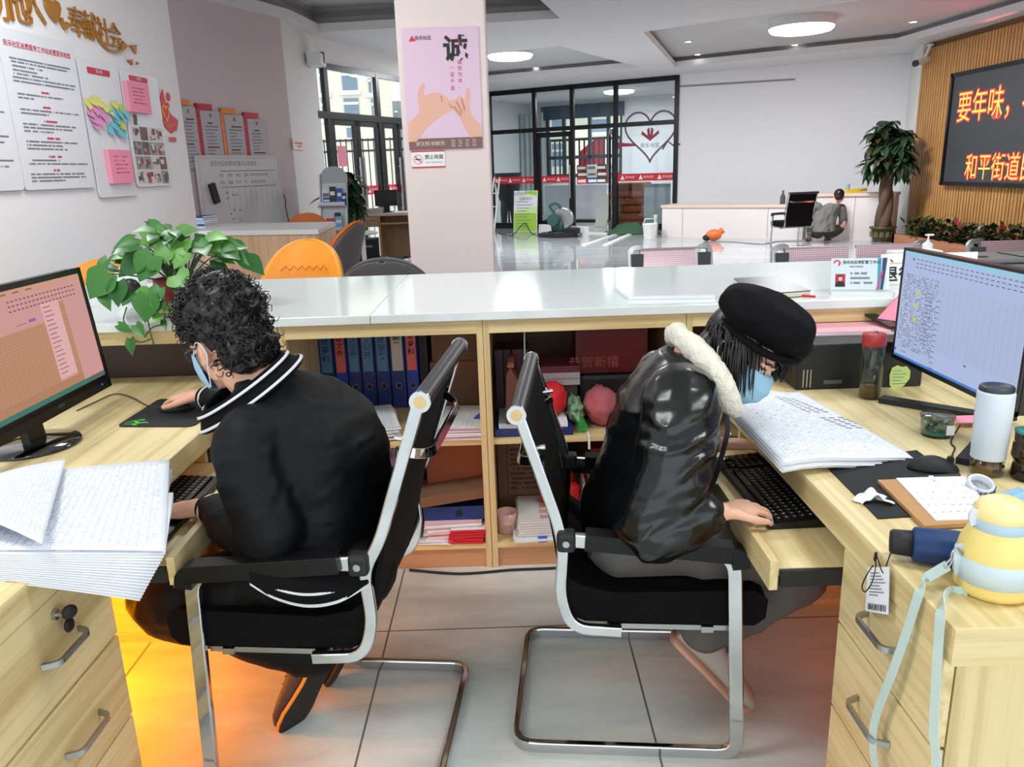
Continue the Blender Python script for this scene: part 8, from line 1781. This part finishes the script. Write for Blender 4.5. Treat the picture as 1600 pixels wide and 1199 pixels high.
# glasses
g = MB()
for y in (-1, 1): g.tube([H1 @ Vector((.100 - .006*abs(math.cos(a_)), y*.034 + .026*math.cos(a_), -.002 + .020*math.sin(a_))) for a_ in [2*PI*k/20 for k in range(20)]], .0018, 6, closed=True); g.tube([H1 @ Vector(p) for p in ((.096, y*.059, .008), (.05, y*.078, .008), (-.012, y*.082, .006))], .0020, 6)
g.tube([H1 @ Vector((.100, -.009, .004)), H1 @ Vector((.104, 0, .006)), H1 @ Vector((.100, .009, .004))], .0016, 6)
go = part('glasses', g, [mat('purple_grey_frame', (52, 44, 66), .3)], man); g = MB()
for y in (-1, 1): g.add([H1 @ Vector((.099, y*.034 + .025*math.cos(2*PI*k/20), -.002 + .019*math.sin(2*PI*k/20))) for k in range(20)], [tuple(range(20))], 0)
part('lens', g, [CLEAR], go)
# curly hair: shell plus curls
hs = MB()
hs.ell((-.026, 0, .070), (.108, .094, .108), 0, 32, 20, H1); hs.ell((-.070, 0, -.030), (.062, .076, .074), 0, 24, 16, H1); hs.ell((.036, 0, .108), (.068, .076, .056), 0, 24, 16, H1)
for y in (-1, 1): hs.ell((.022, y*.064, .052), (.040, .020, .036), 0, 16, 10, H1)
def curl_disp(p, n): return n*(.010*fbm(p, 34, 3) + .011*fbm(p, 15, 8) + .002)
ho = solid('hair', hs, .006, 2, [HAIRM], man, curl_disp)
cm = MB(); r_ = random.Random(21); vv = [(v.co + man.location, v.normal.copy()) for v in ho.data.vertices]
for k in range(620):
    p, n = vv[r_.randrange(len(vv))]
    q = H1.inverted() @ p
    if q.x > .03 and q.z < .03: continue
    if q.z < -.075 or (q.x > -.045 and q.z < .022 and abs(q.y) > .045): continue
    s = n.cross(Vector((r_.uniform(-1, 1), r_.uniform(-1, 1), r_.uniform(-1, 1)))).normalized(); t2 = n.cross(s); rad = r_.uniform(.005, .011); turn = r_.uniform(1.0, 1.9); pts = []
    for i in range(11):
        a = 2*PI*turn*i/10; pts.append(p - n*.004 + n*(rad*(1 - math.cos(a))*.75 + .0014*i*r_.uniform(.6, 1.0)) + s*(rad*math.sin(a)) + t2*(.0022*i))
    cm.tube(pts, .0022, 4, 0, False, [.0023 - .0013*i/10 for i in range(11)])
part('curls', cm, [HAIRM], ho)
# jacket
JK = mat('black_jacket_cloth', (10, 12, 15), .6, spec=.2, bump=(500, .2, .001)); RIB = mat('black_rib_knit', (8, 8, 10), .85, spec=.15); WST = mat('white_stripe', (206, 206, 210), .7)
j = MB()
loft(j, [(hipC + Vector((.02, -.0, -.045)), lf_*.175, fw*.135), (hipC + Vector((.01, 0, .06)), lf_*.19, fw*.145), (Vector((-.485, 1.925, .73)), lf_*.185, fw*.145), (Vector((-.50, 1.94, .82)), lf_*.195, fw*.145), (Vector((-.535, 1.955, .90)), lf_*.20, fw*.135), (Vector((-.585, 1.96, .965)), lf_*.165, fw*.105), (Vector((-.632, 1.965, 1.008)), lf_*.08, fw*.065)], 28)
limb(j, [shL + Vector((.04, .05, .0)), shL, (shL + elL)/2 + Vector((-.01, -.012, 0)), elL, (elL + wrL)/2 + Vector((0, -.01, -.006)), wrL + (elL - wrL)*.12], [.085, .084, .080, .072, .063, .047]); limb(j, [shR + Vector((.0, -.05, .0)), shR, elR, wrR + (elR - wrR)*.12], [.072, .076, .068, .047])
j.ell((-.47, 1.91, .78), (.09, .15, .15), 0); j.ell((-.50, 1.87, .60), (.14, .17, .10), 0)
def jk_disp(p, n):
    q = Vector((p.x*1.0, p.y*1.0, p.z*1.9)); w = fbm(p, 5, 2)
    f = ridged(q + Vector((w*.08, w*.06, 0)), 9, 4); return n*(.005*max(0, f)**2 + .0025*fbm(q, 20, 9) - .001)
solid('jacket', j, .009, 12, [JK], man, jk_disp)
# collar: stand band with two white stripes
cb_, cf_, cn_, cfar = Vector((-.590, 1.960, 1.038)), Vector((-.785, 1.915, .915)), Vector((-.672, 1.862, .985)), Vector((-.715, 2.055, .985))
cc = (cb_ + cf_)/2; ax = (cf_ - cb_)/2; ay = (cn_ - cfar)/2; an = ax.cross(ay).normalized(); an = an if an.z > 0 else -an
def collar(v, a): s = 1.0 + .30*v; return cc + ax*math.cos(a)*s + ay*math.sin(a)*s - an*(.046*v) + Vector((0, 0, .022))
ring = [R(20 + 320*k/48) for k in range(49)]
mb = MB(); mb.grid(lambda u, v: collar(v, R(20 + 320*u)), 48, 6); co = part('collar', mb, [RIB], man); co.modifiers.new('thick', 'SOLIDIFY').thickness = .008
for v in (.20, .78):
    mb = MB(); mb.grid(lambda u, w: collar(v + .13*w, R(20 + 320*u)) + (collar(v, R(20 + 320*u)) - cc).normalized()*.012 + an*.006, 48, 2); o = part('collar_stripe', mb, [WST], co); o.modifiers.new('thick', 'SOLIDIFY').thickness = .002
def cuff(w, e, r, par, L=.04, m=RIB, stripe=True, n_='cuff'):
    d = (e - w).normalized(); M_ = Matrix.Translation(w + d*.004) @ d.to_track_quat('Z', 'Y').to_matrix().to_4x4(); mb = MB(); mb.lathe([(r*.86, -.006), (r*.95, -.010), (r, 0), (r*1.08, L*.6), (r*1.18, L)], 28, 0, M_, cap=False); o = part(n_, mb, [m], par); o.modifiers.new('thick', 'SOLIDIFY').thickness = .004
    if stripe: mb = MB(); mb.lathe([(r*1.04, L*.16), (r*1.10, L*.2), (r*1.13, L*.38), (r*1.10, L*.42)], 28, 0, M_, cap=False); part('cuff_stripe', mb, [WST], o)
    return o
cuff(wrL, elL, .036, man); cuff(wrR, elR, .036, man)
# rib hem with stripes at the hip, hanging over the seat edge
hp_ = catmull([aty(x, y, 1.612) for x, y in ((392, 912), (430, 934), (480, 947), (530, 940), (575, 914))], 6); ht_ = [aty(p_[0], p_[1], 1.665) for p_ in ((385, 868), (430, 868), (480, 868), (530, 868), (580, 868))]; ht_ = catmull(ht_, 6)
def hem(u, v): i = u*(len(hp_) - 1); a = int(min(i, len(hp_) - 2)); f = i - a; b_ = hp_[a].lerp(hp_[a + 1], f); t_ = ht_[a].lerp(ht_[a + 1], f); return t_.lerp(b_, v) + Vector((0, -.022*math.sin(PI*v)*math.sin(PI*u), 0))
mb = MB(); mb.grid(hem, 32, 8); ho_ = part('rib_hem', mb, [RIB], man); ho_.modifiers.new('thick', 'SOLIDIFY').thickness = .006
for v0, v1, u0 in ((.90, .985, 0), (.62, .68, .2)): mb = MB(); mb.grid(lambda u, v: hem(u0 + (1 - 2*u0)*u, v0 + (v1 - v0)*v) + Vector((0, -.0065, -.002)), 32, 2); part('hem_stripe', mb, [WST], ho_)
# trousers
tr = MB(); loft(tr, [(hipC + Vector((0, 0, -.075)), lf_*.155, fw*.13), (hipC + Vector((0, 0, .03)), lf_*.165, fw*.13)])
limb(tr, [hL + Vector((.06, 0, 0)), hL + Vector((-.08, -.01, 0)), (hL + knL)/2, knL, knL*.45 + anL*.55 + Vector((0, 0, .012)), anL + (knL - anL)*-.05 + Vector((.02, 0, .0))], [.095, .102, .098, .085, .076, .066]); limb(tr, [hR, (hR + knR)/2, knR, anR + (knR - anR)*.08], [.095, .095, .080, .062])
TRM = mat('black_trousers', (8, 8, 9), .6, spec=.2)
solid('trousers', tr, .008, 6, [TRM], man, lambda p, n: n*(.006*ridged(Vector((p.x*1.6, p.y, p.z)), 8, 6) - .002))
SH1 = mat('sneaker_grey_black', (64, 58, 56), .6); SO1 = mat('sneaker_orange_sole', (226, 150, 60), .5)  # SO1: orange light on the sole edge, put into the colour
shoe(man, anL + Vector((.075, .03, -.025)), Vector((-.650, 1.895, .014)), (-.76, .58, .30), SH1, SO1, .275, .052, 'grey and black trainer, sole edge coloured as orange-lit', tread=mat('tread_black', (24, 22, 22), .7))
shoe(man, anR + Vector((.075, .02, -.01)), Vector((-.575, 2.085, .012)), (-.92, .12, .35), SH1, mat('sneaker_black_sole', (28, 26, 26), .6), .262, .046)
# ================================================================ the woman
H2 = head_frame((.592, 1.962, 1.028), (.56, -.60, -.57), (.62, -.15, .77))
wom = thing('person', 'person in black leather jacket and beret typing with head bent low', 'person', (.34, 2.0, 0))
fw2 = Vector((.985, -.15, 0)).normalized(); lf2 = Vector((-fw2.y, fw2.x, 0))
hip2 = Vector((.335, 2.0, .555)); nb2 = Vector((.475, 1.99, 1.015))
sR = Vector((.405, 1.815, .935)); eR = Vector((.300, 1.735, .665)); wR = Vector((.478, 1.690, .712)); sL = Vector((.425, 2.165, .905)); eL = Vector((.40, 2.28, .715)); wL = Vector((.595, 2.165, .705))
hr = Vector((.33, 1.91, .535)); hl = Vector((.33, 2.09, .535)); kr = Vector((.730, 1.860, .475)); kl = Vector((.72, 2.10, .47)); ar_ = Vector((.475, 1.925, .235)); al_ = Vector((.50, 2.13, .22))
b = MB(); head(b, H2, .96); limb(b, [H2 @ Vector((-.03, 0, -.045)), H2 @ Vector((-.035, 0, -.09)), nb2], [.048, .048, .055])
loft(b, [(hip2 - Vector((0, 0, .06)), lf2*.14, fw2*.10), (hip2 + Vector((0, 0, .05)), lf2*.145, fw2*.10), (Vector((.355, 2.0, .74)), lf2*.12, fw2*.09), (Vector((.40, 1.995, .87)), lf2*.14, fw2*.09), (nb2 - Vector((.02, 0, .06)), lf2*.12, fw2*.07), (nb2, lf2*.055, fw2*.05)])
limb(b, [sR, eR, wR], [.04, .035, .024]); limb(b, [sL, eL, wL], [.04, .035, .024]); limb(b, [hr, kr, ar_], [.07, .05, .036]); limb(b, [hl, kl, al_], [.07, .05, .036])
t1 = hand(b, wR + Vector((.010, .004, -.002)), (.86, .46, -.08), (-.04, -.12, 1), 1, .30, .92, .09, fing=[.42, .30, .26, .22]); t2 = hand(b, wL + Vector((.008, .002, 0)), (.97, .10, -.06), (0, 0, 1), -1, .34, .92, .07)
solid('body', b, .0040, 3, [SKIN], wom); face_parts(wom, H2, .96); mask(wom, H2, .96); NB = mat('blue_nail_polish', (70, 90, 170), .25); nails(t1, 'fingernails', NB, wom); nails(t2, 'fingernails', NB, wom)
LJ = mat('black_leather', (7, 9, 12), .27, spec=.45, coat=.12); 
j = MB()
loft(j, [(hip2 + Vector((-.0, 0, -.03)), lf2*.185, fw2*.155), (hip2 + Vector((-.005, 0, .06)), lf2*.205, fw2*.150), (Vector((.360, 2.0, .73)), lf2*.20, fw2*.135), (Vector((.382, 2.0, .83)), lf2*.20, fw2*.13), (Vector((.402, 1.998, .91)), lf2*.195, fw2*.12), (Vector((.435, 1.995, .975)), lf2*.15, fw2*.10), (Vector((.462, 1.985, 1.032)), lf2*.095, fw2*.075)], 28)
limb(j, [sR + Vector((0, .05, 0)), sR, (sR + eR)/2 + Vector((.025, -.02, 0)), eR + Vector((.02, 0, 0)), (eR + wR)/2 + Vector((0, -.0, -.008)), wR + (eR - wR)*.20], [.09, .098, .103, .095, .080, .054]); limb(j, [sL + Vector((0, -.05, 0)), sL, eL, wL + (eL - wL)*.22], [.08, .085, .08, .052])
j.ell((.31, 1.93, .63), (.12, .17, .10), 0)
arm = [sR, eR, wR]
def lj_disp(p, n):
    # folds run across the sleeve, looser on the body
    w = fbm(p, 5, 5); q = Vector((p.x*.55, p.y*.45, p.z*1.7 - p.x*.45)); f = max(0.0, math.sin(p.z*80 - p.x*34 + 5.5*w))**2*max(0, min(1, .25 + 1.9*noise.noise(p*6 + Vector((9, 0, 0)))))
    k = max(0.0, min(1.0, (1.0 - p.z)/.12)); return n*((.0095*f + .006*fbm(q, 11, 7) + .0025*fbm(q, 30, 3) - .003)*(.35 + .65*k))
solid('jacket', j, .008, 5, [LJ], wom, lj_disp)
cuff(wR + (eR - wR)*.06, eR, .036, wom, .045, mat('elastic_black', (18, 18, 20), .6), False); cuff(wL + (eL - wL)*.06, eL, .036, wom, .045, mat('elastic_black', (18, 18, 20), .6), False)
# placket with studs at the front
mb = MB(); pf_ = catmull([Vector((.530, 1.90, .93)), Vector((.545, 1.895, .86)), Vector((.535, 1.90, .78)), Vector((.515, 1.90, .70))], 6); mb.sweep(pf_, [(-.025, -.006), (.025, -.006), (.025, .006), (-.025, .006)], up=(.9, -.3, 0)); po = part('jacket_placket', mb, [LJ], wom); mb = MB()
for p in pf_[3::5]: mb.ell(tuple(p + Vector((.004, -.010, 0))), (.0045, .0045, .0045), 0, 10, 6)
part('snap_stud', mb, [STEEL], po)
# fleece collar
FLE = mat('cream_fleece', (226, 222, 206), .95, bump=(160, .8, .006)); mb = MB(); cpt = [(.432, 1.972, 1.072), (.452, 1.925, 1.058), (.485, 1.888, 1.020), (.512, 1.862, .975), (.535, 1.862, .930), (.556, 1.880, .900)]
limb(mb, cpt, [.026, .031, .034, .034, .030, .022], 14, 4); limb(mb, [(.432, 1.972, 1.072), (.436, 2.03, 1.065), (.47, 2.08, 1.02), (.52, 2.09, .95), (.555, 2.06, .90)], [.026, .032, .034, .032, .022], 14, 4)
limb(mb, [(.47, 1.93, 1.00), (.505, 1.905, .955), (.54, 1.91, .915)], [.03, .03, .022], 12, 4)
solid('fleece_collar', mb, .006, 2, [FLE], wom, lambda p, n: n*(.0035*fbm(p, 60, 2)))
# beret
UB = (Vector((.33, -.30, .90))).normalized(); XB = (Vector((.93, .0, -.36)) - UB*Vector((.93, 0, -.36)).dot(UB)).normalized(); YB = UB.cross(XB); BC = Vector((.650, 1.955, 1.100))
BM = Matrix(((XB.x, YB.x, UB.x, BC.x), (XB.y, YB.y, UB.y, BC.y), (XB.z, YB.z, UB.z, BC.z), (0, 0, 0, 1))); mb = MB()
mb.ell((.0, 0, .014), (.122, .118, .062), 0, 32, 16, BM); mb.ell((-.045, 0, .030), (.095, .105, .050), 0, 32, 16, BM); mb.ell((.05, 0, -.012), (.085, .095, .045), 0, 28, 14, BM); mb.ell((-.105, -.02, .03), (.04, .07, .032), 0, 20, 12, BM)
BER = mat('black_wool', (7, 7, 10), .85, spec=.15)
solid('beret', mb, .007, 4, [BER], wom, lambda p, n: n*(.006*ridged(p, 9, 3) - .003))
mb = MB(); mb.tube(catmull([BM @ Vector((.128*math.cos(a_)*.86 - .0, .128*math.sin(a_)*.86, -.030 + .012*math.cos(a_)*-1)) for a_ in [2*PI*k/18 for k in range(19)]], 3), .010, 8); part('beret_band', mb, [BER], wom)
# bob hair hanging down from under the beret
mb = MB(); mb.ell((-.030, 0, .036), (.094, .086, .092), 0, 28, 18, H2); mb.ell((-.052, 0, -.035), (.060, .070, .060), 0, 24, 14, H2)
hb = solid('hair', mb, .008, 3, [HAIRD], wom); mb = MB(); r_ = random.Random(77)
Hi = H2.inverted(); F2 = Vector((H2[0][0], H2[1][0], H2[2][0]))
for k in range(1150):
    th = r_.uniform(0, 2*PI); zz = r_.uniform(-.25, .75); rr = math.sqrt(1 - zz*zz); q = Vector((-.012 + .106*rr*math.cos(th), .088*rr*math.sin(th), .030 + .096*zz))
    if q.x > .045 and abs(q.y) < .062: continue
    p = H2 @ q; n = (p - H2 @ Vector((-.012, 0, .03))).normalized()
    if n.z > .75: continue
    zend = .925 + .030*r_.random() + (.012 if p.x > .66 else 0) + (.03 if p.x < .52 else 0)
    if q.y < .02 and .012 < q.x < .095: continue
    zend = min(zend, p.z - .03); pts = [p - n*.004]; a = p + n*.010 + Vector((0, 0, -.012)); pts.append(a); hN = Vector((n.x, n.y, 0)); m_ = 5; drift = Vector((r_.uniform(-.010, .010), r_.uniform(-.010, .008), 0))
    for i in range(1, m_ + 1):
        f = i/m_; pts.append(Vector((a.x, a.y, a.z + (zend - a.z)*f)) + hN*(.012*math.sin(f*2.2) - .014*f*f) + drift*f)
    P = catmull(pts, 3); mb.tube(P, .0022, 4, 0, False, [.0024*(1 - .75*(i/(len(P) - 1))**2) for i in range(len(P))])
part('hair_strands', mb, [HAIRD], hb)
# trousers, shoes
tr = MB(); loft(tr, [(hip2 + Vector((0, 0, -.075)), lf2*.16, fw2*.13), (hip2 + Vector((0, 0, .03)), lf2*.17, fw2*.13)])
limb(tr, [hr + Vector((-.05, 0, 0)), hr + Vector((.1, -.01, .0)), (hr + kr)/2, kr, kr*.55 + ar_*.45 + Vector((.012, 0, -.012)), ar_ + (kr - ar_)*.14], [.10, .105, .10, .088, .078, .074]); limb(tr, [hl, (hl + kl)/2, kl, kl*.5 + al_*.5, al_ + (kl - al_)*.12], [.10, .10, .085, .076, .07])
solid('trousers', tr, .008, 5, [mat('grey_wool_trousers', (96, 92, 88), .95, bump=(420, .5, .002))], wom, lambda p, n: n*(.007*ridged(Vector((p.x*1.3, p.y, p.z*1.4)), 8, 2) - .003))
SH2 = mat('sneaker_cream', (178, 168, 158), .7); SO2 = mat('sneaker_pink_sole', (206, 160, 134), .6)
shoe(wom, ar_ + Vector((-.055, .0, -.005)), Vector((.628, 1.880, .016)), (.62, -.1, .78), SH2, SO2, .30, .046, 'cream and grey trainer with pinkish sole'); shoe(wom, al_ + Vector((-.055, .0, -.005)), Vector((.655, 2.10, .016)), (.62, -.1, .78), SH2, SO2, .28, .046)
# ================================================================ the crouching worker
wp = atz(1279, 380, 0); t = thing('person', 'person in grey shirt crouching by the pale cabinet, seen from behind', 'person', (wp.x, wp.y, 0)); O_ = Vector((wp.x, wp.y, 0))
def Wp(px, py, d=0.0): return aty(px, py, wp.y + d)
GSH = mat('grey_work_shirt', (104, 104, 100), .85); hc_ = Wp(1311, 307, .1); b = MB()
HW = head_frame(hc_, (.35, .9, -.24), (.05, .2, .97)); head(b, HW, 1.05)
pel = Wp(1287, 362, .0); ch_ = Wp(1291, 332, .12); nk = Wp(1303, 318, .12); sl_, sr_ = Wp(1279, 324, .12), Wp(1314, 326, .16)
loft(b, [(pel, (.17, .03, 0), (0, .12, 0)), (ch_, (.19, .02, 0), (0, .12, .03)), (nk, (.09, 0, 0), (0, .07, 0))]); limb(b, [nk, hc_ - Vector((0, 0, .05))], [.06, .055]); limb(b, [sl_, Wp(1264, 318, .2), Wp(1256, 326, .36)], [.06, .05, .035]); limb(b, [sr_, Wp(1318, 350, .15), Wp(1306, 358, .24)], [.06, .048, .035])
hand(b, Wp(1256, 326, .36), (-.3, .95, .1), (0, 0, 1), 1, .3); hand(b, Wp(1306, 358, .24), (-.5, .8, 0), (0, 0, 1), -1, .3)
limb(b, [pel + Vector((-.09, 0, -.02)), Wp(1268, 352, .26), Wp(1266, 374, .03)], [.08, .06, .045]); limb(b, [pel + Vector((.09, 0, -.02)), Wp(1312, 358, .26), Wp(1294, 374, .03)], [.08, .06, .045]); solid('body', b, .009, 2, [SKIN2], t)
s = MB(); loft(s, [(pel + Vector((0, 0, .0)), (.20, .03, 0), (0, .16, 0)), (Wp(1288, 345, .08), (.21, .03, 0), (0, .16, .02)), (ch_, (.225, .02, 0), (0, .155, .04)), (Wp(1297, 322, .12), (.18, 0, 0), (0, .11, 0)), (nk, (.09, 0, 0), (0, .08, 0))]); limb(s, [sl_, Wp(1264, 319, .2), Wp(1258, 324, .32)], [.085, .07, .055]); limb(s, [sr_, Wp(1317, 340, .15), Wp(1317, 348, .16)], [.085, .07, .065]); solid('shirt', s, .014, 4, [GSH], t, lambda p, n: n*(.016*ridged(Vector((p.x*1.5, p.y, p.z - p.x*.6)), 5, 3) - .006))
s = MB(); loft(s, [(pel - Vector((0, 0, .05)), (.19, .02, 0), (0, .15, 0)), (pel + Vector((0, 0, .05)), (.19, .02, 0), (0, .14, 0))]); limb(s, [pel + Vector((-.10, 0, -.02)), Wp(1268, 354, .26), Wp(1267, 368, .08)], [.11, .085, .07]); limb(s, [pel + Vector((.10, 0, -.02)), Wp(1312, 358, .26), Wp(1296, 369, .08)], [.11, .085, .07]); solid('trousers', s, .014, 3, [mat('dark_work_trousers', (48, 46, 48), .85)], t)
hs = MB(); hs.ell((-.02, 0, .04), (.108, .092, .096), 0, 24, 16, HW); hs.ell((-.06, 0, -.02), (.06, .076, .06), 0, 20, 12, HW); solid('hair', hs, .012, 2, [HAIRM], t); face_parts(t, HW, 1.05)
for px in (1265, 1295): 
    a = Wp(px, 376, -.05); shoe(t, Vector((a.x, wp.y - .06, .06)), Vector((a.x + .06, wp.y + .22, .012)), (0, .15, 1), mat('work_shoe', (84, 70, 62), .7), mat('work_sole', (40, 36, 34), .7), .27, .05)
